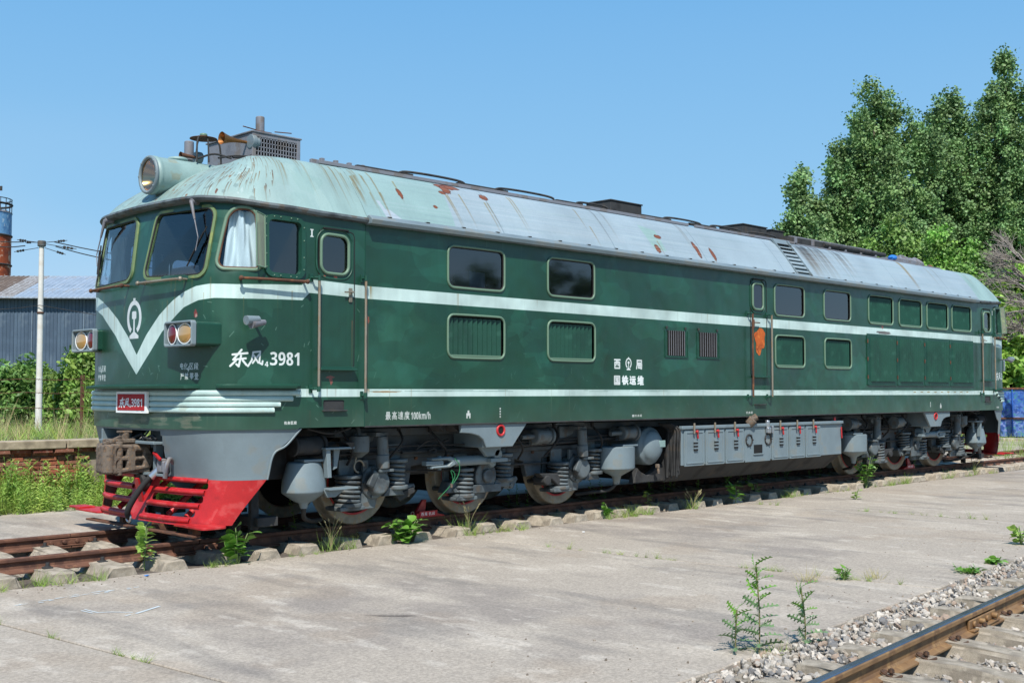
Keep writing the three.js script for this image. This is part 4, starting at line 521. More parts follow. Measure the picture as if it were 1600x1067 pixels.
// walkway rails, handles and hatches along the edge of the roof
{ const ZR = 1.02, yR = 4.2;
  const w = mesh('roof_walkway', [bx(-4.9, yR + 0.085, ZR - 0.02, 7.2, 0.045, 0.05), bx(0.4, yR + 0.085, ZR - 0.02, 3.0, 0.04, 0.05), bx(-4.9, yR + 0.04, ZR - 0.1, 7.2, 0.05, 0.14), bx(0.4, yR + 0.04, ZR - 0.1, 3.4, 0.05, 0.14), bx(4.9, yR + 0.06, ZR - 0.02, 5.8, 0.04, 0.06)], M.dullgrey, loco);
  for (const [x, l] of [[-6.7, 1.1], [-5.0, 1.15], [-3.6, 0.7], [-1.4, 1.0], [-0.2, 0.9], [0.9, 0.9]]) { const z = ZR - 0.05; mesh('roof_handle', [tube([V(x - l / 2, yR + 0.1, z), V(x - l / 2, yR + 0.13, z), V(x - l / 2 + 0.06, yR + 0.15, z), V(x + l / 2 - 0.06, yR + 0.15, z), V(x + l / 2, yR + 0.13, z), V(x + l / 2, yR + 0.1, z)], 0.016, 30, 6), bx(x - l * 0.7, yR + 0.12, z - 0.02, l * 0.8, 0.04, 0.06)], M.grime, w); }
  mesh('roof_clamp', [bx(-8.02, yR + 0.11, ZR - 0.18, 0.95, 0.07, 0.05), ...[0, 1, 2, 3].map((i) => bx(-8.36 + i * 0.2, yR + 0.14, ZR - 0.14, 0.05, 0.05, 0.05))], M.dullgrey, w);
  for (const [x, z, l] of [[-2.6, 0.55, 0.75], [0.95, 0.55, 0.75], [1.75, 0.5, 0.42]]) mesh('roof_box', [bx(x, 4.39, z, l, 0.24, 0.5, 0.01), bx(x, 4.52, z, l + 0.03, 0.02, 0.53)], M.grime, loco);
  mesh('roof_louvre', [rotB(bx(1.12, 3.92, 1.415, 0.5, 0.012, 0.86, 0), X1, 0.92, V(1.12, 3.92, 1.415))], M.skirt, loco);
  const lv = loco.children.at(-1); for (let i = 0; i < 8; i++) { const t = (i + 0.5) / 8, y = lerp(3.62, 4.21, t), z = lerp(1.655, 1.205, t); mesh('louvre_slat', [rotB(bx(1.12, y, z + 0.02, 0.42, 0.012, 0.085, 0), X1, 0.25, V(1.12, y, z))], i > 4 ? M.grime : M.skirt, lv); }
  mesh('louvre_frame', [-1, 1].map((s) => rotB(bx(1.12 + s * 0.24, 3.92, 1.44, 0.03, 0.03, 0.82, 0), X1, 0.92, V(1.12, 3.92, 1.44))), M.skirt, lv);
  const fan = mesh('roof_fan_housing', [bx(2.75, 4.34, 0.35, 1.9, 0.16, 1.1), bx(4.4, 4.32, 0.4, 1.2, 0.10, 1.0), cy(V(3.1, 4.38, 0.9), V(5.5, 4.38, 0.9), 0.045, 0.045, 8)], M.grime, loco);
  mesh('fan_frame', [2.1, 2.7, 3.3, 3.9, 4.5, 5.1].map((x) => bx(x, 4.37, 0.88, 0.07, 0.12, 0.1)).concat([bx(3.5, 4.43, 0.85, 3.0, 0.03, 0.07)]), M.dullgrey, fan);
  mesh('roof_piping', [0, 1, 2, 3, 4, 5].map((i) => tube([V(5.8 + i * 0.25, 4.29, 0.9), V(6.2 + i * 0.2, 4.41 + (i % 3) * 0.03, 0.7), V(6.7 + i * 0.12, 4.35, 0.85), V(7.4, 4.27, 0.8)], 0.03, 14, 6)).concat([bx(6.4, 4.31, 0.6, 1.3, 0.12, 0.6)]), M.dullgrey, loco);
  mesh('blue_rag', [(() => { const s = new THREE.IcosahedronGeometry(0.09, 2); const p = s.attributes.position; for (let i = 0; i < p.count; i++) p.setXYZ(i, p.getX(i) * (1 + 0.4 * hash2(Math.round(p.getY(i) * 90), Math.round(p.getX(i) * 90), 3)), p.getY(i) * 0.7, p.getZ(i)); s.translate(5.75, 4.34, 0.95); s.computeVertexNormals(); return s; })()], std(rgb(30, 110, 190), 0.7), loco);
}
// headlamp barrel, roof gear at the front
{ const yb = 4.05; const pr = [[0.0, -0.02], [0.17, -0.02], [0.196, -0.005], [0.222, 0.02], [0.222, 0.05], [0.212, 0.06], [0.216, 0.08], [0.216, 1.1]].map(([r, h]) => [r, h]); const g = lathe(pr.slice(2), 36); g.rotateZ(-Math.PI / 2); g.translate(-10.09, yb, 0);
  const b = cabMesh('headlamp_barrel', [g, ring(V(-9.55, yb, 0), 0.216, 0.006, X1, 36)], M.pale, loco);
  sub('headlamp_rim', [ring(V(-10.105, yb, 0), 0.2, 0.022, X1, 36), ...Array.from({ length: 8 }, (_, i) => { const s = new THREE.SphereGeometry(0.012, 6, 5); const a = i / 8 * Math.PI * 2; s.translate(-10.123, yb + Math.cos(a) * 0.2, Math.sin(a) * 0.2); return s; })], M.skirt, b);
  const bowl = []; for (let i = 0; i <= 8; i++) { const t = i / 8; bowl.push([0.182 * t, 0.16 * (1 - t * t)]); } const refl = lathe(bowl, 32); refl.rotateZ(-Math.PI / 2); refl.translate(-10.09, yb, 0); sub('reflector', refl, new THREE.MeshStandardMaterial({ color: rgb(206, 150, 84), metalness: 1, roughness: 0.2, side: THREE.DoubleSide }), b); sub('bulb', [cy(V(-9.95, yb, 0), V(-10.02, yb, 0), 0.022, 0.016, 10)], M.brass, b);
  const gl = new THREE.CircleGeometry(0.185, 32); gl.rotateY(-Math.PI / 2); gl.translate(-10.10, yb, 0); sub('lamp_glass', gl, M.glass, b, true);
}
function horn(x, y, z, L, r, dir = -1) { const prof = []; for (let i = 0; i <= 12; i++) { const t = i / 12; prof.push([0.018 + (r - 0.018) * Math.pow(t, 2.6), t * L]); } const g = lathe(prof, 24); g.rotateZ(dir < 0 ? Math.PI / 2 : -Math.PI / 2); g.translate(x, y, z); return g; }
{ const h = mesh('horn', [horn(-9.02, 4.54, 0.30, 0.34, 0.075)], M.brass, loco); mesh('horn_driver', [drum(V(-9.03, 4.54, 0.38), V(-8.97, 4.54, 0.38), 0.085, 0.01, 20), drum(V(-8.97, 4.54, 0.38), V(-8.92, 4.54, 0.38), 0.065, 0.01, 20), cy(V(-8.98, 4.2, 0.38), V(-8.98, 4.48, 0.38), 0.03)], M.skirt, h);
  const h2 = mesh('horn', [horn(-9.45, 4.36, -0.12, 0.2, 0.04)], M.rust, loco); mesh('horn_driver', [drum(V(-9.46, 4.36, -0.12), V(-9.38, 4.36, -0.12), 0.07, 0.01, 18)], M.skirt, h2);
  mesh('horn', [horn(7.95, 4.34, 0.55, 0.32, 0.09, 1)], M.brass, loco); }
{ const d = mesh('antenna_disc', [lathe([[0, 0.035], [0.04, 0.03], [0.05, 0.01], [0.155, -0.004], [0.16, -0.012], [0, -0.012]], 28).translate(-9.42, 4.575, 0.0)], M.rust, loco); [[-0.11, 0.09], [0.11, 0.09], [0.0, -0.12], [-0.02, 0.12]].forEach(([a, b]) => mesh('disc_leg', [tube([V(-9.42 + a, 4.57, b), V(-9.42 + a * 1.3, 4.5, b * 1.25), V(-9.42 + a * 1.45, 4.26, b * 1.45)], 0.011, 10, 6)], M.grime, d)); mesh('disc_knob', [drum(V(-9.42, 4.59, 0), V(-9.42, 4.63, 0), 0.045, 0.015, 16)], M.frame, d); }
{ const can = (x, y, z, s, r) => { const c = mesh('antenna_canister', [drum(V(x, y, z), V(x + 0.0, y + 0.24 * s, z + 0.0), 0.062 * s, 0.012, 18), bx(x, y - 0.01, z, 0.16 * s, 0.02, 0.16 * s)], M.dullgrey, loco); c.rotation.z = 0; return c; };
  const c1 = can(-8.78, 4.70, 0.2, 0.85); const box = []; for (const [x0, z0, x1, z1] of [[-0.10, 0.1, 0.10, 0.1], [0.1, 0.1, 0.1, -0.1], [-0.1, -0.1, -0.1, 0.1]]) { const g = new THREE.BufferGeometry(); const a = V(-8.78 + x0, 4.71, 0.2 + z0), b = V(-8.78 + x1, 4.71, 0.2 + z1), a2 = V(-8.78 + x0 * 0.75, 4.50, 0.2 + z0 * 0.75), b2 = V(-8.78 + x1 * 0.75, 4.50, 0.2 + z1 * 0.75); g.setAttribute('position', new THREE.Float32BufferAttribute([a, b, b2, a, b2, a2].flatMap((p) => [p.x, p.y, p.z]), 3)); g.computeVertexNormals(); box.push(g); }
  mesh('canister_bracket', [...box, cy(V(-9.05, 4.735, 0.26), V(-8.6, 4.735, 0.14), 0.007, 0.007, 5), cy(V(-8.65, 4.72, 0.32), V(-8.4, 4.745, 0.3), 0.007, 0.007, 5), cy(V(-8.78, 4.4, 0.2), V(-8.78, 4.5, 0.2), 0.05)], M.rust, c1);
  can(-9.45, 4.36, -0.28, 0.9); const sp = mesh('siren_cap', [drum(V(-9.72, 4.26, -0.05), V(-9.72, 4.305, -0.05), 0.115, 0.02, 24), cy(V(-9.72, 4.26, -0.05), V(-9.72, 4.3, -0.05), 0.06)], M.pale, loco);
  mesh('roof_cable', [tube([V(-9.3, 4.3, 0.45), V(-9.1, 4.33, 0.42), V(-8.95, 4.42, 0.35), V(-8.82, 4.52, 0.28)], 0.012, 16, 6), tube([V(-9.4, 4.3, 0.3), V(-9.2, 4.35, 0.32), V(-9.05, 4.36, 0.36)], 0.012, 12, 6), tube([V(-9.55, 4.3, 0.1), V(-9.4, 4.36, 0.2), V(-9.25, 4.31, 0.34)], 0.012, 12, 6)], M.rubber, loco); }
{ // air-conditioning unit with a square mesh side
  const x0 = -9.02, x1 = -8.36, y0 = 4.22, y1 = 4.645, z1 = 0.42, z0 = -0.6;
  const a = mesh('air_conditioner', [bx(x0 + 0.008, (y0 + y1) / 2, (z0 + z1) / 2, 0.016, y1 - y0, z1 - z0), bx(x1 - 0.008, (y0 + y1) / 2, (z0 + z1) / 2, 0.016, y1 - y0, z1 - z0), bx((x0 + x1) / 2, y1 + 0.012, (z0 + z1) / 2, x1 - x0 + 0.04, 0.02, z1 - z0 + 0.04), bx((x0 + x1) / 2, y1 - 0.02, z1, x1 - x0, 0.05, 0.015), bx(x0 + 0.02, (y0 + y1) / 2, z1, 0.05, y1 - y0, 0.02), bx(x1 - 0.02, (y0 + y1) / 2, z1, 0.05, y1 - y0, 0.02), bx((x0 + x1) / 2, y0 + 0.02, z1, x1 - x0, 0.03, 0.015)], M.dullgrey, loco);
  mesh('condenser', [bx((x0 + x1) / 2, (y0 + y1) / 2, z1 - 0.1, x1 - x0 - 0.04, y1 - y0, 0.02)], M.dark, a);
  const bars = []; for (let i = 1; i < 17; i++) bars.push(bx(x0 + (x1 - x0) * i / 17, (y0 + y1) / 2, z1, 0.011, y1 - y0, 0.008, 0)); for (let i = 1; i < 8; i++) bars.push(bx((x0 + x1) / 2, y0 + (y1 - y0) * i / 8, z1, x1 - x0, 0.011, 0.008, 0)); mesh('mesh_grille', bars, M.dullgrey, a).userData.kind = 'stuff'; }
// ---------------------------------------------------------------- locomotive: pilot and coupler
const skirtAt = (s, y, off = 0) => { const t = clamp((1.2 - y) / 0.52), f = 1 - sstep(0.9, 1.9, Math.abs(s)); return shell(s, 1.2, off - 0.02 - 0.14 * t * (0.35 + 0.65 * f)); };
const skirtP = (s, y, off = 0) => { const p = skirtAt(s, y, off); p.y = y; return p; };
const pilotP = (s, y, off = 0) => { const t = clamp((0.68 - y) / 0.48), f = 1 - sstep(0.7, 1.7, Math.abs(s - CS)); const p = skirtAt(s, 0.68, off + 0.16 * t * f - 0.05 * t * (1 - f)); p.y = y; const a = Math.abs(s), e = sstep(1.2, 1.95, a); p.x += e * 0 ; return p; };
{ const oh = roundPoly(box4(-0.80, 0.70, 0.56, 1.17), 0.03); const cutS = (s, y) => Math.abs(s) < lerp(2.02, 2.36, clamp((y - 0.66) / 0.54));
  const nx = 150, ny = 20, pos = [], idx = [], ok = []; for (let i = 0; i <= nx; i++) for (let j = 0; j <= ny; j++) { const y = lerp(0.67, 1.205, j / ny); const t = (y - 0.67) / 0.535, e = t < 0.55 ? lerp(2.0, 2.07, t / 0.55) : lerp(2.07, 2.38, Math.pow((t - 0.55) / 0.45, 0.8)); const s = lerp(-e, e, i / nx); const p = skirtP(s, y); pos.push(p.x, p.y, p.z); ok.push([s, y]); }
  for (let i = 0; i < nx; i++) for (let j = 0; j < ny; j++) { const a = i * (ny + 1) + j, c = a + ny + 1; const m = [(ok[a][0] + ok[c][0]) / 2, (ok[a][1] + ok[a + 1][1]) / 2]; if (m[0] > -0.80 && m[0] < 0.56 && m[1] > 0.71 && m[1] < 1.17) continue; idx.push(a, c, a + 1, a + 1, c, c + 1); }
  const g = new THREE.BufferGeometry(); g.setAttribute('position', new THREE.Float32BufferAttribute(pos, 3)); g.setIndex(idx); g.computeVertexNormals(); const sk = cabMesh('front_valance', [g], M.skirt, loco);
  sub('coupler_pocket', [bx(-9.6, 0.94, -0.12, 0.03, 0.5, 1.4), bx(-9.9, 0.70, -0.12, 0.6, 0.03, 1.4), bx(-10.05, 0.935, -0.80, 0.36, 0.48, 0.03), bx(-9.95, 0.935, 0.57, 0.3, 0.48, 0.03)], M.skirt, sk); sub('pocket_shelf', [bx(-10.16, 1.045, -0.12, 0.24, 0.03, 1.3), bx(-10.13, 0.9, 0.36, 0.1, 0.3, 0.05)], M.skirt, sk); sub('hose_tangle', [tube([V(-10.2, 1.08, 0.45), V(-10.18, 1.12, 0.3), V(-10.2, 1.075, 0.15), V(-10.16, 1.13, 0.05), V(-10.2, 1.08, -0.1)], 0.014, 20, 6), tube([V(-10.2, 1.075, 0.35), V(-10.22, 1.1, 0.2), V(-10.16, 1.1, 0.1)], 0.012, 14, 6)], M.rubber, sk);
  sub('valance_edge', [1, -1].map((sg) => tube([skirtP(sg * 2.38, 1.205), skirtP(sg * 2.2, 1.02), skirtP(sg * 2.07, 0.95), skirtP(sg * 2.0, 0.67)], 0.012, 20, 6)), M.skirt, sk);
}
{ const slots = []; const rows = [[0.575, 0.645], [0.43, 0.505], [0.285, 0.365]], ext = [[0.30, 1.20], [0.24, 1.14], [0.16, 1.05]];
  for (const sg of [1, -1]) rows.forEach(([a, b], i) => { const q = box4(CS + sg * ext[i][0], a, CS + sg * ext[i][1], b).map((p) => p); const P = sg > 0 ? q : [q[1], q[0], q[3], q[2]]; const o = roundPoly(P, 0.03); slots.push({ o, b: bounds(o) }); });
  const at = (s, y) => pilotP(s, y); const endS = (y) => lerp(1.60, 2.0, clamp((y - 0.2) / 0.48));
  const nx = 190, ny = 32, pos = [], idx = [], S = [], Yv = []; for (let i = 0; i <= nx; i++) for (let j = 0; j <= ny; j++) { let y = lerp(0.2, 0.68, j / ny), s = lerp(-endS(y), endS(y), i / nx); for (const h of slots) { if (s < h.b[0] - 0.02 || s > h.b[2] + 0.02 || y < h.b[1] - 0.02 || y > h.b[3] + 0.02) continue; const [d, p] = dist2(h.o, s, y); if (Math.abs(d) < 0.011) { [s, y] = p; break; } } S.push(s); Yv.push(y); const p = at(s, y); pos.push(p.x, p.y, p.z); }
  const inside = (k) => { const s = k.reduce((a, q) => a + S[q], 0) / 3, y = k.reduce((a, q) => a + Yv[q], 0) / 3; return slots.some((h) => s > h.b[0] && s < h.b[2] && y > h.b[1] && y < h.b[3] && dist2(h.o, s, y)[0] < 0); };
  for (let i = 0; i < nx; i++) for (let j = 0; j < ny; j++) { const a = i * (ny + 1) + j, b = a + 1, c = a + ny + 1, d = c + 1; for (const k of [[a, c, b], [b, c, d]]) if (!inside(k)) idx.push(...k); }
  const g = new THREE.BufferGeometry(); g.setAttribute('position', new THREE.Float32BufferAttribute(pos, 3)); g.setIndex(idx); g.computeVertexNormals(); const pl = cabMesh('pilot', [g], M.red, loco); pl.userData.label = 'red slotted pilot plate above the rails';
  for (const sg of [1, -1]) for (const [y, e0, e1] of [[0.54, 0.24, 1.16], [0.397, 0.18, 1.1], [0.245, 0.12, 1.0], [0.66, 0.28, 1.2]]) { const P = []; for (let i = 0; i <= 10; i++) P.push(pilotP(CS + sg * lerp(e0, e1, i / 10), y, 0.0)); sub('pilot_bar', [tube(P, 0.027, 20, 8)], M.red, pl); }
  sub('pilot_nose', [prism([[-0.19, -0.26], [0.02, -0.26], [0.20, 0.24], [0.02, 0.24]].map(([a, b]) => [a * 0.55, b]), -0.012, 0.012).rotateY(-Math.PI / 2).translate(-10.20, 0.43, CS + 0.02)].map((q) => rotB(q, Z1, 0.34, V(-10.2, 0.43, CS))), M.red, pl);
  sub('pilot_stay', [[0.35, 0.1], [0.75, -0.1], [0.95, 0.1], [-0.4, 0.1], [-0.8, -0.1]].map(([z, k]) => cy(V(-10.0, 0.25, z), V(-9.55, 0.62 + k * 0.4, z + k), 0.035, 0.035, 8)), M.red, pl);
  for (const sg of [1, -1]) sub('pilot_step', [(() => { const o = roundPoly([[-0.16, -0.32], [0.13, -0.32], [0.13, 0.32], [-0.16, 0.32]], 0.06); const q = prism(o, -0.012, 0.012, 0.004); q.rotateX(Math.PI / 2); q.translate(-10.10, 0.205, sg * 1.18 + 0.05); return q; })()], M.red, pl);
  sub('step_plate_far', [bx(-10.16, 0.225, -1.44, 0.2, 0.025, 0.28, 0.008)], M.red, pl);
  sub('guard_bar', [bx(-10.22, 0.11, 0.12, 0.10, 0.022, 2.45, 0.006), bx(-10.1, 0.15, -0.45, 0.10, 0.1, 0.09), bx(-10.1, 0.15, 0.35, 0.12, 0.12, 0.14), bx(-10.1, 0.15, 1.1, 0.10, 0.1, 0.09)], M.rust, pl);
}
{ // knuckle coupler, cast and rusty
  const side = roundPoly([[-0.30, -0.17], [0.16, -0.11], [0.20, 0.0], [0.12, 0.13], [-0.30, 0.17]], 0.03), winsC = [[-0.24, 0.03, -0.12, 0.11], [-0.24, -0.10, -0.12, -0.02], [-0.02, 0.02, 0.07, 0.08], [-0.02, -0.08, 0.07, -0.02]].map((b) => roundPoly(box4(b[0], b[1], b[2], b[3]), 0.012));
  const at = V(-10.28, 0.87, 0.0); const cp = cabMesh('coupler', [prism(side, 0.11, 0.19, 0.015, winsC.map((w) => [...w].reverse())).translate(at.x, at.y, at.z), prism(side, -0.2, -0.12, 0.012).translate(at.x, at.y, at.z), bx(at.x - 0.05, at.y + 0.12, 0, 0.42, 0.07, 0.34, 0.02), bx(at.x - 0.05, at.y - 0.13, 0, 0.42, 0.06, 0.34, 0.02), bx(at.x + 0.22, at.y, 0, 0.5, 0.2, 0.22, 0.03)], M.coupler, loco);
  sub('knuckle', [drum(V(-10.59, 0.71, 0.12), V(-10.59, 1.03, 0.12), 0.075, 0.025, 18), bx(-10.57, 0.865, 0.02, 0.15, 0.32, 0.2, 0.05), bx(-10.48, 0.87, -0.15, 0.22, 0.31, 0.11, 0.04), drum(V(-10.48, 0.69, 0.15), V(-10.48, 1.06, 0.15), 0.04, 0.012, 14)], M.coupler, cp);
  sub('coupler_core', [bx(-10.32, 0.87, 0.05, 0.36, 0.2, 0.1)], M.dark, cp);
  sub('lock_lifter', [bx(-10.42, 1.06, 0.02, 0.3, 0.05, 0.2, 0.02), drum(V(-10.36, 1.07, 0.02), V(-10.36, 1.15, 0.02), 0.055, 0.012, 14), bx(-10.36, 1.16, 0.02, 0.14, 0.025, 0.1, 0.01), rotB(bx(-10.52, 1.07, 0.06, 0.22, 0.03, 0.05), Z1, 0.35, V(-10.52, 1.07, 0.06))], M.coupler, cp);
  sub('carrier', [bx(-10.02, 0.72, 0, 0.12, 0.08, 0.6), bx(-10.05, 0.6, 0.05, 0.08, 0.25, 0.1), cy(V(-10.22, 0.60, 0.1), V(-10.05, 0.62, 0.1), 0.1, 0.12, 14)], M.grime, cp);
}
{ const h = cabMesh('brake_hose', [tube([V(-10.14, 0.74, 0.42), V(-10.24, 0.66, 0.37), V(-10.36, 0.45, 0.27), V(-10.40, 0.30, 0.2), V(-10.36, 0.23, 0.15)], 0.033, 30, 10)], M.rubber, loco);
  sub('hose_coupling', [drum(V(-10.15, 0.76, 0.43), V(-10.23, 0.67, 0.38), 0.044, 0.008, 14), ring(V(-10.36, 0.23, 0.15), 0.045, 0.014, X1)], M.chrome, h);
  sub('angle_cock', [bx(-10.16, 0.80, 0.50, 0.09, 0.15, 0.10, 0.02), bx(-10.17, 0.79, 0.585, 0.07, 0.13, 0.06, 0.02), tube([V(-10.12, 0.84, 0.66), V(-10.18, 0.88, 0.70), V(-10.22, 0.82, 0.72), V(-10.22, 0.68, 0.68)], 0.026, 14, 8)], M.dullgrey, h);
  sub('cock_handle', [rotB(bx(-10.22, 0.905, 0.5, 0.03, 0.03, 0.17), X1, 0.45, V(-10.22, 0.9, 0.5))], M.red, h); }
// brackets behind the pilot, down to the rail
cabMesh('rail_guard', [1, -1].flatMap((sg) => [bx(-9.42, 0.55, sg * 1.15, 0.10, 0.9, 0.06), bx(-9.42, 0.16, sg * 0.78, 0.1, 0.3, 0.08), bx(-9.30, 0.185, sg * 1.0, 0.26, 0.10, 0.5), bx(-9.2, 0.9, sg * 1.05, 0.5, 0.55, 0.05)]), M.grime, loco);
// ---------------------------------------------------------------- bogies: built about their pivot, near and far side alike
const tyreMat = new THREE.MeshStandardMaterial({ map: rep(steelTile, 0.8), roughness: 0.6, metalness: 0.05, side: THREE.DoubleSide });
function makeWheel(parent, x, sg) {
  const z0 = sg * 0.70, w = mesh('wheel', [lathe([[0.09, 0.02], [0.40, 0.015], [0.40, 0.10], [0.09, 0.10]], 40).rotateX(sg * Math.PI / 2).translate(x, 0.525, z0)], M.black, parent);
  mesh('tyre', [lathe([[0.405, 0.11], [0.43, 0.122], [0.50, 0.124], [0.515, 0.118], [0.522, 0.105], [0.527, 0.05], [0.53, -0.01], [0.553, -0.025], [0.553, -0.04], [0.545, -0.05], [0.44, -0.05], [0.41, -0.02]], 56).rotateX(sg * Math.PI / 2).translate(x, 0.525, z0)], tyreMat, w);
  mesh('wheel_ring', [lathe([[0.382, 0.105], [0.384, 0.114], [0.405, 0.117], [0.408, 0.108]], 48).rotateX(sg * Math.PI / 2).translate(x, 0.525, z0)], M.red, w);
  return w;
}
const OUTER = /^(axle_box|damper|coil_spring|spring_seat|brake_cylinder|filter_pot|brake_lever)/;
function makeBogie() {
  const B = part('bogie', loco);
  for (const sg of [1, -1]) {
    const S = (L) => sg > 0 ? L : (Array.isArray(L) ? L : [L]).map(mirZ), put = (n, L, m) => { L = (Array.isArray(L) ? L : [L]); if (OUTER.test(n)) for (const g of L) g.translate(0, 0, 0.06); return mesh(n, S(L), m, B); };
    for (const x of [-1.8, 0, 1.8]) makeWheel(B, x, sg);
    // side frame: deep plate with cut-outs for each axle
    put('bogie_frame', [prism([[-2.2, 0.64], [-2.2, 0.86], [-1.95, 0.90], [-1.5, 0.84], [2.05, 0.84], [2.45, 0.90], [2.6, 0.86], [2.6, 0.70], [2.3, 0.70], [2.22, 0.42], [1.95, 0.28], [1.80, 0.30], [1.80, 0.62], [1.55, 0.70], [1.22, 0.70], [1.18, 0.47], [0.92, 0.45], [0.85, 0.66], [0.69, 0.70], [0.66, 0.48], [0.48, 0.36], [0.34, 0.36], [0.30, 0.62], [0, 0.70], [-0.95, 0.70], [-1.12, 0.68], [-1.16, 0.46], [-1.35, 0.42], [-1.40, 0.70], [-1.72, 0.70], [-2.02, 0.66]], 0.98, 1.07, 0.01), bx(0.2, 0.83, 1.02, 4.6, 0.06, 0.2, 0.015)], M.inner);
    for (const [i, x] of [-1.8, 0, 1.8].entries()) {
      put('axle_box', i === 1 ? [drum(V(x - 0.02, 0.52, 0.92), V(x - 0.02, 0.52, 1.20), 0.19, 0.03, 24), drum(V(x - 0.02, 0.52, 1.2), V(x - 0.02, 0.52, 1.25), 0.09, 0.02, 16), bx(x - 0.02, 0.36, 1.12, 0.5, 0.1, 0.2)] : [drum(V(x, 0.53, 0.88), V(x, 0.53, 1.16), 0.20, 0.03, 28), drum(V(x, 0.53, 1.16), V(x, 0.53, 1.27), 0.145, 0.035, 28), rotB(bx(x - 0.11, 0.58, 1.25, 0.09, 0.20, 0.06, 0.02), Z1, -0.5, V(x - 0.11, 0.58, 1.25)), bx(x + 0.05, 0.675, 1.27, 0.22, 0.035, 0.09), ...[0, 1, 2, 3, 4].map((k) => cy(V(x + Math.cos(k * 1.257 + 0.6) * 0.175, 0.53 + Math.sin(k * 1.257 + 0.6) * 0.175, 1.16), V(x + Math.cos(k * 1.257 + 0.6) * 0.175, 0.53 + Math.sin(k * 1.257 + 0.6) * 0.175, 1.185), 0.018, 0.018, 6))], M.grey);
      put('axle_box_wing', [prism([[x - 0.24, 0.22], [x + 0.02, 0.22], [x + 0.06, 0.33], [x - 0.05, 0.42], [x - 0.08, 0.80], [x - 0.15, 0.80], [x - 0.17, 0.45], [x - 0.22, 0.34]], 1.08, 1.13, 0.01), prism([[x + 0.1, 0.36], [x + 0.42, 0.36], [x + 0.36, 0.46], [x + 0.16, 0.46]], 1.0, 1.2, 0.01), bx(x - 0.38, 0.25, 1.08, 0.36, 0.05, 0.3, 0.015)], M.grey);
      for (const [dx, y0, h] of [[-0.36, 0.30, 0.30], [0.34, 0.47, 0.29]]) { put('coil_spring', coil(x + dx, y0 + 0.02, 1.10, 0.135 - (dx > 0 ? 0.02 : 0), h - 0.03, 5, 0.021), M.grey); put('spring_seat', [drum(V(x + dx, y0 - 0.04, 1.1), V(x + dx, y0 + 0.01, 1.1), 0.165, 0.012, 20), drum(V(x + dx, y0 + h - 0.01, 1.1), V(x + dx, y0 + h + 0.035, 1.1), 0.16, 0.012, 20), cy(V(x + dx, y0, 1.1), V(x + dx, y0 + h, 1.1), 0.07, 0.07, 12), bx(x + dx, y0 + h + 0.12, 1.06, 0.22, 0.18, 0.03)], M.grey); }
    }
    for (const x of [-1.80, 1.74]) { put('damper', [drum(V(x + 0.02, 0.84, 1.28), V(x + 0.0, 1.08, 1.28), 0.068, 0.012, 18), drum(V(x + 0.02, 0.70, 1.28), V(x + 0.01, 0.86, 1.28), 0.078, 0.01, 18), drum(V(x, 1.07, 1.28), V(x - 0.01, 1.12, 1.28), 0.04, 0.012, 12), bx(x - 0.02, 1.1, 1.18, 0.18, 0.05, 0.26), prism([[x - 0.3, 1.12], [x + 0.0, 1.12], [x - 0.02, 1.02], [x - 0.3, 0.92]], 1.1, 1.14, 0.006)], M.grey); }
    // brake shoes and their hangers
    for (const [x, d] of [[-1.30, 1], [-0.52, -1], [0.48, 1], [1.30, -1], [1.22, 1]]) put('brake_shoe', [prism([[x - 0.14, 0.33], [x + 0.05, 0.32], [x + 0.14, 0.44], [x + 0.12, 0.48], [x - 0.08, 0.46]], 1.02, 1.2, 0.012), bx(x - 0.02 * d, 0.62, 1.0, 0.09, 0.34, 0.05), cy(V(x, 0.36, 0.8), V(x, 0.36, 1.22), 0.03, 0.03, 10)], M.grey);
    put('brake_lever', [prism([[-1.5, 0.36], [-1.2, 0.45], [-1.18, 0.38], [-1.42, 0.28]], 1.08, 1.16, 0.01)], M.grime); put('brake_lever', [prism([[0.95, 0.50], [1.32, 0.485], [1.42, 0.33], [1.33, 0.31], [1.2, 0.41], [1.02, 0.44]], 1.1, 1.22, 0.01), drum(V(1.1, 0.40, 1.0), V(1.1, 0.40, 1.24), 0.07, 0.02, 14)], M.grime);
    put('brake_cylinder', [drum(V(-3.02, 1.0, 1.26), V(-2.68, 1.0, 1.26), 0.105, 0.02, 24), drum(V(-2.68, 1.0, 1.26), V(-2.64, 1.0, 1.26), 0.125, 0.01, 24), drum(V(-3.05, 1.0, 1.26), V(-3.02, 1.0, 1.26), 0.118, 0.01, 24), cy(V(-2.64, 1.0, 1.26), V(-2.4, 1.0, 1.2), 0.03)], M.grime); // the one near the cab
    for (const [x, d] of [[0.9, 1], [2.72, 1]]) put('brake_cylinder', [drum(V(x - 0.13, 1.01, 1.28), V(x + 0.15, 1.01, 1.28), 0.105, 0.025, 24), drum(V(x + 0.15, 1.01, 1.28), V(x + 0.19, 1.01, 1.28), 0.122, 0.01, 24), cy(V(x - 0.34, 1.0, 1.26), V(x - 0.13, 1.01, 1.28), 0.035), bx(x, 0.99, 1.12, 0.2, 0.2, 0.2)], M.grey);
    put('filter_pot', [drum(V(-2.10, 0.9, 1.24), V(-2.10, 1.09, 1.24), 0.115, 0.012, 22), cy(V(-2.10, 0.84, 1.24), V(-2.10, 0.9, 1.24), 0.03, 0.11, 18), cy(V(-2.1, 1.09, 1.24), V(-2.1, 1.2, 1.2), 0.025)], M.grey);
    put('drain_pipe', [ring(V(-2.06, 0.73, 1.24), 0.07, 0.012, Z1, 16, 4.6), cy(V(-2.1, 0.84, 1.24), V(-2.12, 0.78, 1.24), 0.012, 0.012, 6)], M.steel);
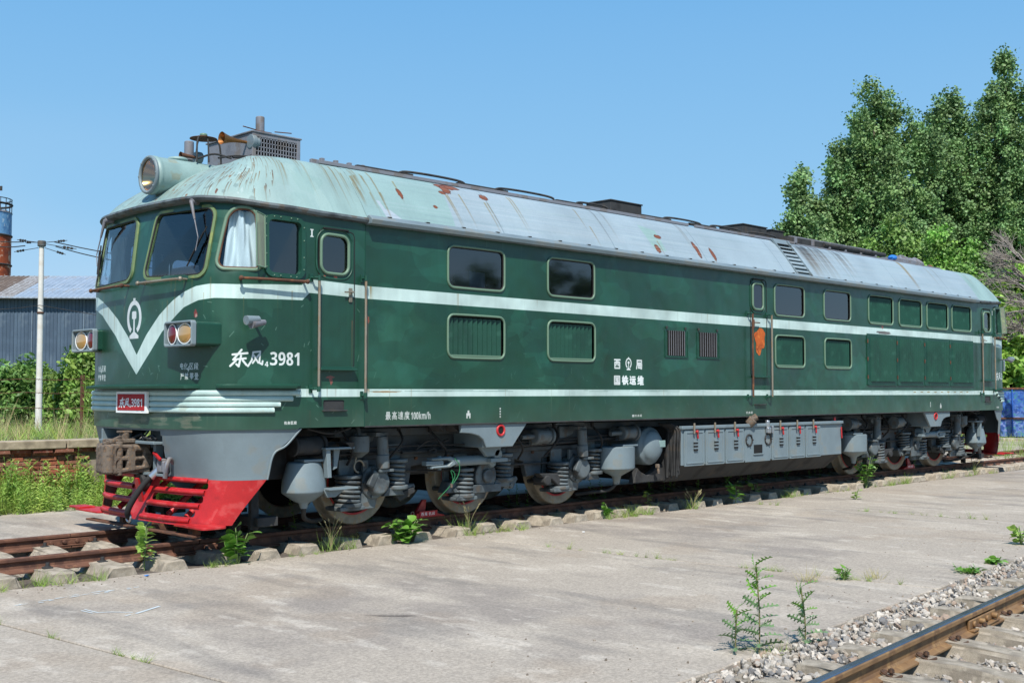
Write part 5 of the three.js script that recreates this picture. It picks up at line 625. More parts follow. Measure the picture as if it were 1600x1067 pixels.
    // sand boxes at both ends
    put('sand_box', [lathe([[0.04, 0.30], [0.06, 0.36], [0.12, 0.385], [0.255, 0.475], [0.262, 0.50], [0.25, 0.62], [0.2, 0.80], [0.18, 0.82], [0, 0.82]], 28).scale(1.02, 1, 0.8).translate(-2.85, 0, 1.27), bx(-2.80, 0.835, 1.32, 0.30, 0.03, 0.2)], M.skirt);
    put('sand_pipe', [tube([V(-2.84, 0.38, 1.28), V(-2.83, 0.27, 1.24), V(-2.72, 0.17, 1.1), V(-2.45, 0.10, 0.9), V(-2.28, 0.10, 0.8)], 0.028, 22, 8)], M.grime); put('sand_pipe', [tube([V(3.1 - 0.55, 0.30, 1.3), V(2.5, 0.19, 1.2), V(2.3, 0.15, 1.0), V(2.15, 0.12, 0.85)], 0.026, 20, 8)], M.grime);
    put('step_bracket', [bx(-2.52, 0.965, 1.42, 0.40, 0.025, 0.16, 0.006), prism([[-2.70, 0.96], [-2.64, 0.96], [-2.62, 0.64], [-2.67, 0.64]], 1.40, 1.48, 0.005), prism([[-2.53, 0.95], [-2.44, 0.95], [-2.48, 0.74], [-2.53, 0.72]], 1.36, 1.39, 0.004), bx(-2.50, 0.515, 1.46, 0.40, 0.022, 0.18, 0.006), prism([[-2.72, 0.51], [-2.40, 0.51], [-2.55, 0.42], [-2.66, 0.42]], 1.42, 1.46, 0.004)], M.skirt);
    put('sand_box', [lathe([[0.05, 0.27], [0.08, 0.385], [0.30, 0.485], [0.315, 0.505], [0.315, 0.80], [0.29, 0.815], [0, 0.815]], 14).scale(1.02, 1, 0.72).translate(2.56, 0, 1.28), bx(2.68, 0.83, 1.34, 0.34, 0.03, 0.22)], M.skirt);
    // traction rod and pivot bracket
    put('traction_rod', [cy(V(-0.66, 0.735, 1.34), V(-0.06, 0.735, 1.34), 0.062, 0.062, 18), drum(V(-0.06, 0.735, 1.34), V(0.02, 0.66, 1.34), 0.05, 0.01, 14), prism([[-1.06, 0.79], [-0.76, 0.80], [-0.66, 0.77], [-0.66, 0.70], [-0.76, 0.665], [-1.06, 0.66], [-1.06, 0.69], [-0.80, 0.695], [-0.74, 0.735], [-0.80, 0.76], [-1.06, 0.765]], 1.28, 1.40, 0.012), bx(-1.0, 0.727, 1.33, 0.28, 0.055, 0.09), cy(V(-0.9, 0.64, 1.34), V(-0.9, 0.81, 1.34), 0.025, 0.025, 10)], M.skirt);
    put('pivot_bracket', [prism([[-0.80, 1.205], [0.36, 1.205], [0.09, 0.905], [-0.37, 0.905], [-0.42, 1.0], [-0.50, 1.055], [-0.62, 1.085], [-0.80, 1.10]], 1.585, 1.63, 0.008), prism([[-0.37, 0.95], [0.09, 0.95], [0.0, 0.78], [-0.2, 0.78]], 1.40, 1.46, 0.008), bx(-0.14, 1.05, 1.3, 0.5, 0.3, 0.56, 0.02), drum(V(0.0, 0.80, 1.28), V(0.0, 0.80, 1.46), 0.075, 0.015, 18), bx(0.0, 0.73, 1.40, 0.3, 0.05, 0.16)], M.skirt);
    put('warning_ring', ring(V(-0.13, 1.115, 1.635), 0.062, 0.016, Z1, 32), M.red); put('ring_hole', new THREE.CircleGeometry(0.05, 24).translate(-0.13, 1.115, 1.634), M.dark);
    put('brake_pipe', [tube([V(-2.9, 0.86, 1.2), V(-2.2, 0.875, 1.2), V(-1.4, 0.885, 1.2), V(-0.9, 0.91, 1.2), V(-0.65, 1.0, 1.22)], 0.018, 40, 6), tube([V(-1.4, 0.87, 1.22), V(0, 0.875, 1.22), V(1.4, 0.9, 1.22), V(2.6, 0.93, 1.22)], 0.022, 40, 6), tube([V(-2.9, 1.19, 1.4), V(-2.6, 1.13, 1.42), V(-2.3, 1.19, 1.4)], 0.012, 16, 6), tube([V(-1.2, 0.9, 1.25), V(-1.0, 1.0, 1.26), V(-0.8, 0.98, 1.26), V(-0.78, 0.9, 1.25)], 0.012, 20, 6), tube([V(-1.0, 0.88, 1.26), V(-0.94, 0.9, 1.28), V(-0.9, 0.87, 1.28), V(-0.97, 0.85, 1.27), V(-1.0, 0.88, 1.26)], 0.014, 16, 6)], M.grime);
    put('frame_pipe', [tube([V(-2.4, 0.62, 1.10), V(-1.6, 0.64, 1.12), V(-0.6, 0.61, 1.10), V(0.6, 0.63, 1.12), V(1.6, 0.62, 1.1), V(2.4, 0.6, 1.1)], 0.014, 40, 6), tube([V(-2.5, 0.93, 1.24), V(-1.5, 0.945, 1.25), V(0.5, 0.93, 1.22), V(2.6, 0.98, 1.2)], 0.012, 40, 6)], M.grime);
    for (const [x, y, d] of [[-2.3, 1.15, 0.1], [-1.45, 1.15, -0.12], [-0.95, 1.12, 0.2], [0.45, 1.1, 0.16], [1.3, 1.12, -0.1], [2.1, 1.12, 0.12]]) put('air_hose', [tube([V(x, y, 1.22), V(x + d * 0.3, y - 0.14, 1.34), V(x + d, y - 0.26, 1.30), V(x + d * 1.3, y - 0.40, 1.16)], 0.015, 14, 6), drum(V(x, y - 0.02, 1.22), V(x, y + 0.05, 1.22), 0.026, 0.006, 8)], M.rubber);
    for (let i = 0; i < 9; i++) put('frame_bolt', [cy(V(-2.1 + i * 0.52, 0.78, 1.06), V(-2.1 + i * 0.52, 0.78, 1.095), 0.022, 0.022, 6)], M.rust);
    put('gusset', [[-0.98, 1.17], [-0.76, 1.17], [-2.36, 1.0]].map(([x, y]) => prism([[x - 0.09, y + 0.03], [x + 0.04, y + 0.03], [x + 0.02, y - 0.06]], 1.3, 1.5, 0.004)), M.grime);
  }
  mesh('bogie_transom', [bx(-0.9, 0.7, 0, 0.3, 0.26, 1.9), bx(0.9, 0.7, 0, 0.3, 0.26, 1.9), bx(0, 1.05, 0, 0.9, 0.2, 1.6), bx(-2.0, 0.75, 0, 0.12, 0.2, 1.9), bx(2.4, 0.75, 0, 0.12, 0.2, 1.9)], M.grime, B);
  mesh('axle', [-1.8, 0, 1.8].flatMap((x) => [cy(V(x, 0.525, -1), V(x, 0.525, 1), 0.09, 0.09, 16), bx(x + 0.35, 0.55, 0, 0.7, 0.6, 1.0, 0.05)]), M.grime, B);
  return B;
}
const bogieA = makeBogie(); bogieA.position.x = -6.0;
{ const b = bogieA.clone(); loco.add(b); b.name = numbered('bogie'); b.traverse((c) => { if (c !== b) c.name = numbered(c.name.replace(/_\d{3}$/, '')); }); b.rotation.y = Math.PI; b.position.x = 6.0; }
// ---------------------------------------------------------------- underframe, tank, reservoirs
mesh('underframe', [bx(WM, 1.12, 0, 16.6, 0.1, 2.3, 0.02), bx(WM, 1.02, 1.0, 16.2, 0.30, 0.06, 0.02), bx(WM, 1.02, -1.0, 16.2, 0.30, 0.06, 0.02)], M.inner, loco);
{ const t = mesh('fuel_tank', [prism([[1.62, 1.07], [1.62, 0.50], [1.30, 0.24], [-1.30, 0.24], [-1.62, 0.50], [-1.62, 1.07]], -2.36, 2.36, 0.015).rotateY(-Math.PI / 2).rotateY(Math.PI)], M.grime, loco);
  mesh('tank_face', [bx(0, 0.78, 1.625, 4.72, 0.56, 0.02)], M.skirt, t); mesh('tank_rail', [bx(0, 1.065, 1.64, 4.76, 0.05, 0.07, 0.01)], M.skirt, t);
  const xs = [[-2.30, -1.80], [-1.76, -1.27], [-1.23, -0.73], [0.09, 0.58], [0.62, 1.10], [1.14, 1.62]];
  xs.forEach(([a, b]) => { const d = mesh('battery_door', [bx((a + b) / 2, 0.755, 1.645, b - a, 0.54, 0.02, 0.008), bx((a + b) / 2, 0.99, 1.658, b - a - 0.07, 0.022, 0.014), bx((a + b) / 2, 0.53, 1.658, b - a - 0.07, 0.022, 0.014), bx(a + 0.04, 0.76, 1.658, 0.022, 0.46, 0.014), bx(b - 0.04, 0.76, 1.658, 0.022, 0.46, 0.014)], M.skirt, loco);
    const m = (a + b) / 2; mesh('latch_handle', [rotB(bx(m + 0.035, 0.955, 1.69, 0.026, 0.13, 0.02, 0.006), Z1, 0.12, V(m, 0.95, 1.68)), drum(V(m + 0.02, 1.0, 1.67), V(m + 0.02, 1.0, 1.71), 0.022, 0.006, 10)], M.red, d); mesh('latch_strap', [bx(m - 0.05, 1.05, 1.69, 0.03, 0.16, 0.02)], M.steel, d);
    mesh('latch_grip', [0, 1, 2].map((k) => bx(m + 0.015, 0.85 - k * 0.05, 1.666, 0.09, 0.022, 0.026, 0.004)), M.skirt, d); mesh('latch_grip_gap', [0, 1, 2].map((k) => bx(m + 0.015, 0.825 - k * 0.05, 1.664, 0.09, 0.024, 0.024, 0)), M.black, d); });
  mesh('tank_hatch', [bx(-0.32, 0.76, 1.637, 0.72, 0.56, 0.016), bx(-0.32, 0.60, 1.65, 0.28, 0.02, 0.03)], M.skirt, t); mesh('hatch_opening', [bx(-0.32, 0.68, 1.648, 0.24, 0.14, 0.006, 0)], M.dark, t); for (const x of [-0.58, -0.03]) mesh('gauge_ring', [ring(V(x, 0.83, 1.65), 0.088, 0.013, Z1, 28), ...[0, 1, 2, 3, 4, 5].map((k) => cy(V(x + Math.cos(k) * 0.088, 0.83 + Math.sin(k) * 0.088, 1.65), V(x + Math.cos(k) * 0.088, 0.83 + Math.sin(k) * 0.088, 1.672), 0.014, 0.014, 6))], M.grime, t);
  mesh('tank_filler', [drum(V(-0.55, 1.08, 1.6), V(-0.50, 1.17, 1.68), 0.085, 0.02, 16), cy(V(-0.52, 1.15, 1.64), V(-0.44, 1.2, 1.7), 0.05, 0.06, 12)], M.coupler, loco); mesh('filler_valve', [drum(V(-0.06, 1.02, 1.66), V(-0.06, 1.14, 1.66), 0.04, 0.012, 12), bx(-0.06, 0.98, 1.68, 0.1, 0.1, 0.06, 0.02), bx(0.05, 0.99, 1.68, 0.05, 0.12, 0.04)], M.chrome, loco);
  mesh('red_tag', [rotB(bx(2.33, 0.88, 1.66, 0.03, 0.2, 0.015), Z1, 0.1, V(2.33, 0.88, 1.66)), bx(2.20, 1.13, 1.60, 0.05, 0.06, 0.02)], M.red, loco); }
for (const sg of [1, -1]) { const r = mesh('air_reservoir', [drum(V(-2.75, 0.80, sg * 0.35), V(-2.75, 0.80, sg * 1.38), 0.285, 0.05, 36, 0.11)], M.skirt, loco); mesh('reservoir_plate', [bx(-2.62, 0.83, sg * 1.475, 0.15, 0.10, 0.02)], M.pale, r); mesh('reservoir_cradle', [prism([[-3.08, 0.26], [-2.98, 0.48], [-2.90, 0.42], [-2.75, 0.36], [-2.6, 0.42], [-2.45, 0.52], [-2.36, 0.5], [-2.34, 0.26]], sg > 0 ? 1.2 : -1.3, sg > 0 ? 1.3 : -1.2, 0.01)], M.grime, r); mesh('drain_cock', [drum(V(-2.66, 0.47, sg * 1.42), V(-2.66, 0.53, sg * 1.42), 0.035, 0.01, 12), cy(V(-2.66, 0.39, sg * 1.44), V(-2.66, 0.47, sg * 1.43), 0.02)], M.coupler, r); }
{ const L = [], R = rng(31); for (let i = 0; i < 26; i++) { const z = 1.35 + R() * 0.28, x = -2.42 + R() * 0.05; L.push(tube([V(-2.45, 1.12, z - 0.1), V(x, 1.05, z), V(x + (R() - 0.5) * 0.04, 0.8, z), V(x + 0.02 + R() * 0.03, 0.45 - R() * 0.15, z - 0.04)], 0.012 + R() * 0.008, 16, 5)); } mesh('cable_bundle', L, M.grime, loco); }
mesh('tank_end_box', [bx(2.50, 1.0, 1.2, 0.2, 0.2, 0.5), drum(V(2.38, 1.0, 1.40), V(2.64, 1.0, 1.40), 0.11, 0.02, 20)], M.grey, loco);
// ---------------------------------------------------------------- the rear cab repeats the front one, turned about
for (const m of rearParts) { const c = m.clone(); loco.add(c); c.name = numbered(m.name.replace(/_\d{3}$/, '')); c.traverse((k) => { if (k !== c) k.name = numbered(k.name.replace(/_\d{3}$/, '')); }); c.rotation.y = Math.PI; c.position.set(-0.1 - m.position.x, m.position.y, -m.position.z); c.userData = {}; }
// ---------------------------------------------------------------- ground and concrete
const concTex = dataTex(2048, 2048, (u, v) => {
  const a = fbm(u * 5, v * 5, 5, 101, 6), b = fbm(u * 14, v * 9, 14, 131, 5, 9), st = fbm(u * 22, v * 5, 22, 151, 4, 5), g = hash2(Math.floor(u * 2048), Math.floor(v * 2048), 7), f = vnoise(u * 420, v * 420, 420, 5);
  let c = [164, 155, 143]; c = mix3(c, [130, 123, 117], sstep(0.5, 0.72, a) * 0.6); c = mix3(c, [182, 173, 160], sstep(0.5, 0.74, b) * 0.55); c = mix3(c, [122, 117, 111], sstep(0.54, 0.8, st) * 0.5); c = mix3(c, [150, 134, 116], sstep(0.6, 0.75, fbm(u * 7, v * 7, 7, 171, 4)) * 0.25); c = mix3(c, [200, 193, 182], sstep(0.62, 0.8, fbm(u * 40, v * 20, 40, 191, 4, 20)) * 0.4);
  const k = 1 + (g - 0.5) * 0.2 + (f - 0.5) * 0.18 - (g > 0.997 ? 0.35 : 0) + (g < 0.002 ? 0.4 : 0); return [c[0] * k, c[1] * k, c[2] * k];
});
M.concrete = new THREE.MeshStandardMaterial({ map: concTex, color: new THREE.Color(0.9, 0.885, 0.865), roughness: 0.9, side: THREE.DoubleSide, bumpMap: rep(bumpTex, 0.16), bumpScale: 0.004 });
const sleeperTex = wornTex([182, 172, 156], [134, 126, 114], [204, 194, 178], { n: 384, seed: 61, dark: 0.6, stain: 0.5, cells: 7, grain: 0.22 });
M.sleeper = tile(sleeperTex, 0.95, 0, 0.8, { color: new THREE.Color(0.92, 0.9, 0.87), bumpMap: rep(bumpTex, 0.25), bumpScale: 0.012 });
const dirtTex = wornTex([134, 122, 110], [84, 76, 68], [158, 148, 136], { n: 512, seed: 71, dark: 0.8, stain: 0.6, cells: 9, grain: 0.35 });
M.dirt = tile(dirtTex, 1, 0, 1.6, { bumpMap: rep(bumpTex, 0.5), bumpScale: 0.03 });
const soilTex = wornTex([112, 112, 74], [70, 84, 42], [146, 134, 96], { n: 512, seed: 73, dark: 0.8, stain: 0.5, cells: 9, grain: 0.3 });
M.soil = tile(soilTex, 1, 0, 4);
const GY = -0.2;
// land: bank behind the brick wall on the left, level to the right
const bank = (x) => 1 - sstep(2, 13, x);
function landY(x, z) { if (z > -4.25) return -0.32; const d = -z - 4.25; return lerp(-0.25, 0.86 - 0.022 * Math.min(d, 30), bank(x - z * 0.18 - 4)) + 0.08 * (fbm(x * 0.5 + 40, z * 0.5 + 40, 999, 3, 3) - 0.5); }
{ const xs = [-260, -120, -60, -40, -30, -24, -20, -17, -15, -13.5, -12, -11, -10, -9, -8, -6, -4, -2, 0, 2, 4, 6, 8, 10, 13, 16, 20, 25, 30, 38, 46, 60, 90, 140, 260, 420], zs = [320, 120, 60, 30, 12, 0, -4.2, -4.32, -5, -6, -8, -10, -13, -16, -20, -25, -30, -36, -44, -55, -70, -100, -160, -300, -420]; const pos = [], uv = [], idx = []; for (const x of xs) for (const z of zs) { pos.push(x, landY(x, z), z); uv.push(x, z); } const K = zs.length; for (let i = 0; i < xs.length - 1; i++) for (let j = 0; j < K - 1; j++) { const a = i * K + j; idx.push(a, a + K, a + 1, a + 1, a + K, a + K + 1); } const g = new THREE.BufferGeometry(); g.setAttribute('position', new THREE.Float32BufferAttribute(pos, 3)); g.setAttribute('uv', new THREE.Float32BufferAttribute(uv, 2)); g.setIndex(idx); g.computeVertexNormals(); tag(mesh('ground', g, M.soil, scene, true), 'weedy earth ground sheet running to the horizon', 'ground', null, 'structure'); }
// earth of the track bed under the train, slightly uneven
{ const nx = 420, nz = 22, pos = [], uv = [], idx = []; for (let i = 0; i <= nx; i++) for (let j = 0; j <= nz; j++) { const x = lerp(-32, 42, i / nx), z = lerp(-0.98, 1.62, j / nz); pos.push(x, -0.225 + 0.05 * (fbm(x * 2.2 + 90, z * 2.2 + 9, 9999, 8, 4) - 0.5) - 0.02 * sstep(1.25, 1.6, z), z); uv.push(x, z); } for (let i = 0; i < nx; i++) for (let j = 0; j < nz; j++) { const a = i * (nz + 1) + j; idx.push(a, a + 1, a + nz + 1, a + 1, a + nz + 2, a + nz + 1); } const g = new THREE.BufferGeometry(); g.setAttribute('position', new THREE.Float32BufferAttribute(pos, 3)); g.setAttribute('uv', new THREE.Float32BufferAttribute(uv, 2)); g.setIndex(idx); g.computeVertexNormals(); tag(mesh('track_bed_ground', g, M.dirt, scene, true), 'brown earth packed between the sleepers under the locomotive', 'ground', null, 'structure'); }
// second track runs at a slight angle: origin and direction
const T2 = { x: -8.5, z: 8.466, a: Math.atan2(-0.43, 4.17) }, t2 = { c: Math.cos(T2.a), s: Math.sin(T2.a) };
const on2 = (u, w) => [T2.x + u * t2.c - w * t2.s, T2.z + u * t2.s + w * t2.c]; // u along, w across (towards the viewer)
const slabEdge2 = (x) => 7.65 - 0.0925 * (x + 10.54) + 0.008 * Math.sin(x * 1.7) ; // ballast starts here
// concrete apron in cast slabs
const apron = new THREE.Group(); apron.name = 'concrete_pavement'; scene.add(apron); tag(apron, 'pale stained concrete pavement between the two tracks', 'pavement', null, 'structure');
{ const joints = [-40, -32, -25.2, -18.9, -12.65, -6.38, -0.15, 6.1, 12.3, 18.5, 25, 32, 40], gap = 0.015, R = rng(3);
  for (let i = 0; i < joints.length - 1; i++) { const x0 = joints[i] + gap, x1 = joints[i + 1] - gap, near = [], far = []; const sk = (z) => 0.045 * (z - 4);
    for (let k = 0; k <= 28; k++) { const x = lerp(x0, x1, k / 28); near.push([x + sk(1.4) * 0, 1.36 + 0.035 * (vnoise(x * 2.1 + 100, 3, 9999, 4) - 0.5) + 0.03 * (vnoise(x * 9 + 100, 3, 9999, 6) - 0.5) + (x > 0 ? 0.02 * x * 0.3 : 0)]); far.push([x, slabEdge2(x) + 0.02 * (vnoise(x * 3 + 100, 8, 9999, 4) - 0.5) + 0.03 * (vnoise(x * 12 + 100, 8, 9999, 4) - 0.5)]); }
    const shp = new THREE.Shape([...near, ...far.reverse()].map((p) => new THREE.Vector2(p[0] + 0.1 * (p[1] - 4), -p[1]))); const g = new THREE.ExtrudeGeometry(shp, { depth: 0.2, bevelEnabled: true, bevelSize: 0.006, bevelThickness: 0.008, bevelSegments: 1, bevelOffset: -0.006 }); g.rotateX(-Math.PI / 2); g.translate(0, GY - 0.208, 0);
    const f = flat(g), p = f.attributes.position, uv = f.attributes.uv, ox = R() * 10, oz = R() * 10, fl = i % 2 ? -1 : 1; for (let k = 0; k < p.count; k++) uv.setXY(k, (p.getX(k) * fl + ox) / 6.6, (p.getZ(k) + p.getY(k) + oz) / 6.6); mesh('pavement_slab', f, M.concrete, apron, true); }
}
// thin marks on the pavement: white paint, an oil stain, tyre scuffs
function decal(name, x, z, w, d, turn, draw, label) { const [c, g] = canvas(256, 256); g.fillStyle = '#000'; g.fillRect(0, 0, 256, 256); g.fillStyle = g.strokeStyle = '#fff'; const col = draw(g); const t = new THREE.CanvasTexture(c); const q = new THREE.PlaneGeometry(w, d); q.rotateX(-Math.PI / 2); q.rotateY(turn); q.translate(x, GY + 0.005, z); const m = mesh(name, q, new THREE.MeshStandardMaterial({ color: col, roughness: 0.9, alphaMap: t, transparent: true, side: THREE.DoubleSide }), apron, true); m.castShadow = false; m.userData.label = label; return m; }
const scrib = (seed, n, f) => { const R = rng(seed); for (let i = 0; i < n; i++) f(R, i); };
decal('paint_mark', -11.8, 2.1, 1.3, 0.5, 0.12, (g) => { g.lineWidth = 3; g.globalAlpha = 0.8; scrib(4, 26, (R) => { const x = 10 + R() * 236, y = 128 + (R() - 0.5) * 70 + (x - 128) * 0.1; blob(g, x, y, 3 + R() * 12, 3 + R() * 6, '#fff', Math.floor(R() * 999), 10, 0.6); }); return rgb(196, 208, 212); }, 'scattered white paint flecks near the rusty track');
decal('paint_mark', -11.85, 3.02, 0.6, 0.75, 0.3, (g) => { g.lineWidth = 7; g.globalAlpha = 0.75; g.beginPath(); g.moveTo(60, 30); g.lineTo(45, 90); g.moveTo(80, 26); g.lineTo(60, 96); g.lineTo(90, 120); g.lineTo(120, 180); g.stroke(); g.lineWidth = 10; g.beginPath(); g.moveTo(110, 200); g.lineTo(250, 176); g.stroke(); g.lineWidth = 6; g.beginPath(); g.moveTo(60, 200); g.lineTo(90, 196); g.stroke(); return rgb(196, 208, 212); }, 'white paint scribble like an arrow on the concrete');
decal('oil_stain', -10.4, 4.78, 0.62, 0.30, -0.785, (g) => { scrib(9, 40, (R) => { g.globalAlpha = 0.085; blob(g, 128 + (R() - 0.5) * 150, 128 + (R() - 0.5) * 60, 20 + R() * 40, 8 + R() * 16, '#fff', Math.floor(R() * 999), 14, 0.5); }); return rgb(62, 52, 48); }, 'small dark oil stain on the concrete');
for (const [x, z, r, s] of [[-3.5, 5.1, 0.7, 1], [-5.2, 4.1, 0.8, 2]]) decal('tyre_scuff', x, z, r * 2, r * 2, s, (g) => { g.globalAlpha = 0.18; g.lineWidth = 2.5; for (const q of [90, 98, 106]) { g.beginPath(); g.arc(128, 128, q, 0.3 + s, 1.9 + s); g.stroke(); } return rgb(206, 200, 190); }, 'faint curved tyre scuff on the concrete');
// loose grit on the slabs
{ const R = rng(83);
  const g = new THREE.IcosahedronGeometry(1, 0), n = 520, im = new THREE.InstancedMesh(g, M.concrete, n), q = new THREE.Quaternion(), e = new THREE.Euler(); for (let i = 0; i < n; i++) { const x = -13 + Math.pow(R(), 1.4) * 22, far = R() < 0.35, z = far ? 1.42 + R() * R() * 0.5 : slabEdge2(x) - 0.03 - R() * R() * 2.6, s = 0.004 + R() * R() * 0.011; im.setMatrixAt(i, new THREE.Matrix4().compose(V(x, GY + s * 0.3, z), q.setFromEuler(e.set(R() * 3, R() * 6, R() * 3)).clone(), V(s * 1.3, s * 0.8, s))); const c = 0.55 + R() * 0.6; im.setColorAt(i, new THREE.Color(c, c * 0.97, c * 0.93)); } im.name = numbered('loose_grit'); im.userData.kind = 'stuff'; im.castShadow = im.receiveShadow = true; apron.add(im); }
// raised platform beyond the far rail
{ const g = bx(2, -0.16, -2.42, 80, 0.30, 3.2, 0.02); const f = uvBox(flat(g)), uv = f.attributes.uv; for (let i = 0; i < uv.count; i++) uv.setXY(i, uv.getX(i) / 6.6, uv.getY(i) / 6.6); tag(mesh('platform', f, M.concrete, scene, true), 'low concrete platform beyond the far rail', 'platform', null, 'structure'); }

// ---------------------------------------------------------------- tracks
const railTile = wear([122, 84, 66], [78, 52, 44], [150, 108, 84], 81, { dark: 0.6, stain: 0.5, cells: 8, grain: 0.14 });
M.rail = tile(railTile, 0.8, 0.15, 0.7); M.railTop = new THREE.MeshStandardMaterial({ map: rep(wear([128, 130, 140], [100, 98, 102], [136, 116, 92], 83, { cells: 5, grain: 0.05 }), 1.0), roughness: 0.22, metalness: 0.85, side: THREE.DoubleSide }); M.clip = tile(wear([92, 70, 56], [50, 40, 35], [128, 88, 62], 85, { cells: 7, grain: 0.2 }), 0.85, 0.1, 0.3); M.railBrown = tile(wear([156, 122, 84], [112, 82, 58], [182, 148, 98], 84, { cells: 6 }), 0.6, 0.25, 0.8);
const RAILP = [[-0.07, -0.15], [0.07, -0.15], [0.07, -0.139], [0.022, -0.122], [0.0095, -0.105], [0.0085, -0.055], [0.016, -0.042], [0.036, -0.034], [0.036, -0.010], [0.030, -0.002], [0.020, 0], [-0.020, 0], [-0.030, -0.002], [-0.036, -0.010], [-0.036, -0.034], [-0.016, -0.042], [-0.0085, -0.055], [-0.0095, -0.105], [-0.022, -0.122], [-0.07, -0.139]];
function railGeo(x0, x1, z) { const s = new THREE.Shape(RAILP.map((p) => new THREE.Vector2(p[0], p[1]))); const g = new THREE.ExtrudeGeometry(s, { depth: x1 - x0, bevelEnabled: false }); g.rotateY(Math.PI / 2); g.translate(x0, 0, z); return g; }
function sleeperGeo(R, L = 2.5) { // concrete sleeper, deeper seats, dipped middle, worn edges
  const prof = [[-L / 2, -0.30], [L / 2, -0.30], [L / 2, -0.158]]; for (let i = 0; i <= 24; i++) { const x = (L / 2 - 0.02) * (1 - i / 12); prof.push([x, -0.15 - 0.038 * (1 - sstep(0.1, 0.6, Math.abs(x))) + 0.004 * Math.sin(x * 9 + R)]); } prof.push([-L / 2, -0.158]);
  const g = new THREE.ExtrudeGeometry(new THREE.Shape(prof.map((p) => new THREE.Vector2(p[0], p[1]))), { depth: 0.22, bevelEnabled: true, bevelSize: 0.0, bevelThickness: 0.035, bevelSegments: 1, bevelOffset: 0 }); g.translate(0, 0, -0.11); const f = flat(g), p = f.attributes.position;
  const k = R; for (let i = 0; i < p.count; i++) { const x = p.getX(i), y = p.getY(i), z = p.getZ(i); const top = y > -0.25 ? 1 : 0; p.setXYZ(i, x + (hash2(Math.round(y * 30) + 700, Math.round(z * 30) + 500, k) - 0.5) * (Math.abs(x) > 1.2 ? 0.045 : 0), y + top * (vnoise(x * 3 + 20, z * 6 + 20, 999, k) - 0.5) * 0.014, z * (top ? 0.74 : 1.25) + (vnoise(x * 5 + 40, (z > 0 ? 3 : 8), 999, k) - 0.5) * 0.03); } f.computeVertexNormals(); return f; }
function boltGeo() { return join([cy(V(0, 0, 0), V(0, 0.05, 0), 0.02, 0.02, 6), cy(V(0, 0.0, 0), V(0, 0.016, 0), 0.036, 0.034, 10), bx(0, 0.0, 0.0, 0.09, 0.022, 0.07, 0.005)]); }
function clipGeo() { return join([tube([V(-0.05, 0.0, 0.05), V(-0.05, 0.025, -0.02), V(-0.02, 0.035, -0.05), V(0, 0.02, -0.01), V(0.02, 0.035, -0.05), V(0.05, 0.025, -0.02), V(0.05, 0.0, 0.05), V(0.02, 0.015, 0.09), V(-0.02, 0.015, 0.09), V(-0.05, 0.0, 0.05)], 0.0085, 36, 6), cy(V(0, -0.02, 0.02), V(0, 0.06, 0.02), 0.012, 0.012, 6), cy(V(0, 0.03, 0.02), V(0, 0.055, 0.02), 0.024, 0.022, 6)]); }
function fishplate() { return join([prism([[-0.30, -0.115], [0.30, -0.115], [0.30, -0.05], [-0.30, -0.05]], 0.014, 0.036, 0.006), bx(0, -0.122, 0.045, 0.6, 0.014, 0.05), ...[-0.22, -0.075, 0.075, 0.22].map((x, i) => drum(V(x, -0.083, 0.034), V(x, -0.083, i % 2 ? 0.075 : 0.055), 0.022, 0.006, i % 2 ? 6 : 12))]); }
const sleeperShapes = [1, 2, 3, 4, 5].map((k) => { const g = sleeperGeo(k); g.rotateY(Math.PI / 2); return uvBox(g); });
{ // rusty track of the locomotive
  const t = thing('railway_track', 'rusty railway track on worn concrete sleepers under the green locomotive', 'track', null);
  for (const z of [0.7545, -0.7545]) { const j = z > 0 ? -9.86 : -10.62; mesh('rail', [railGeo(-30, j - 0.006, z), railGeo(j + 0.006, 9.2, z), railGeo(9.212, 45, z)], M.rail, t); for (const sg of [1, -1]) { const f = fishplate(); if (sg < 0) { f.rotateY(Math.PI); } f.translate(j, 0, z); mesh('fishplate', f, M.rail, t); } }
  const R = rng(17), bolt = boltGeo(); for (let i = 0; i < 66; i++) { const x = -16.6 + i * 0.562 + (R() - 0.5) * 0.09; const m = new THREE.Mesh(sleeperShapes[i % 5], M.sleeper); m.name = numbered('sleeper'); m.castShadow = m.receiveShadow = true; m.position.set(x, 0.042 - R() * 0.014, (R() - 0.5) * 0.16); m.rotation.y = (R() - 0.5) * 0.09; m.rotation.z = (R() - 0.5) * 0.03; t.add(m);
    if (x < 16) for (const z of [0.7545, -0.7545]) for (const s of [0.085, -0.085]) { const b = new THREE.Mesh(bolt, M.grime); b.name = numbered('rail_bolt'); b.position.set(x - m.position.x, -0.137 - m.position.y + 0.022, z + s - m.position.z); b.castShadow = true; m.add(b); } }
}
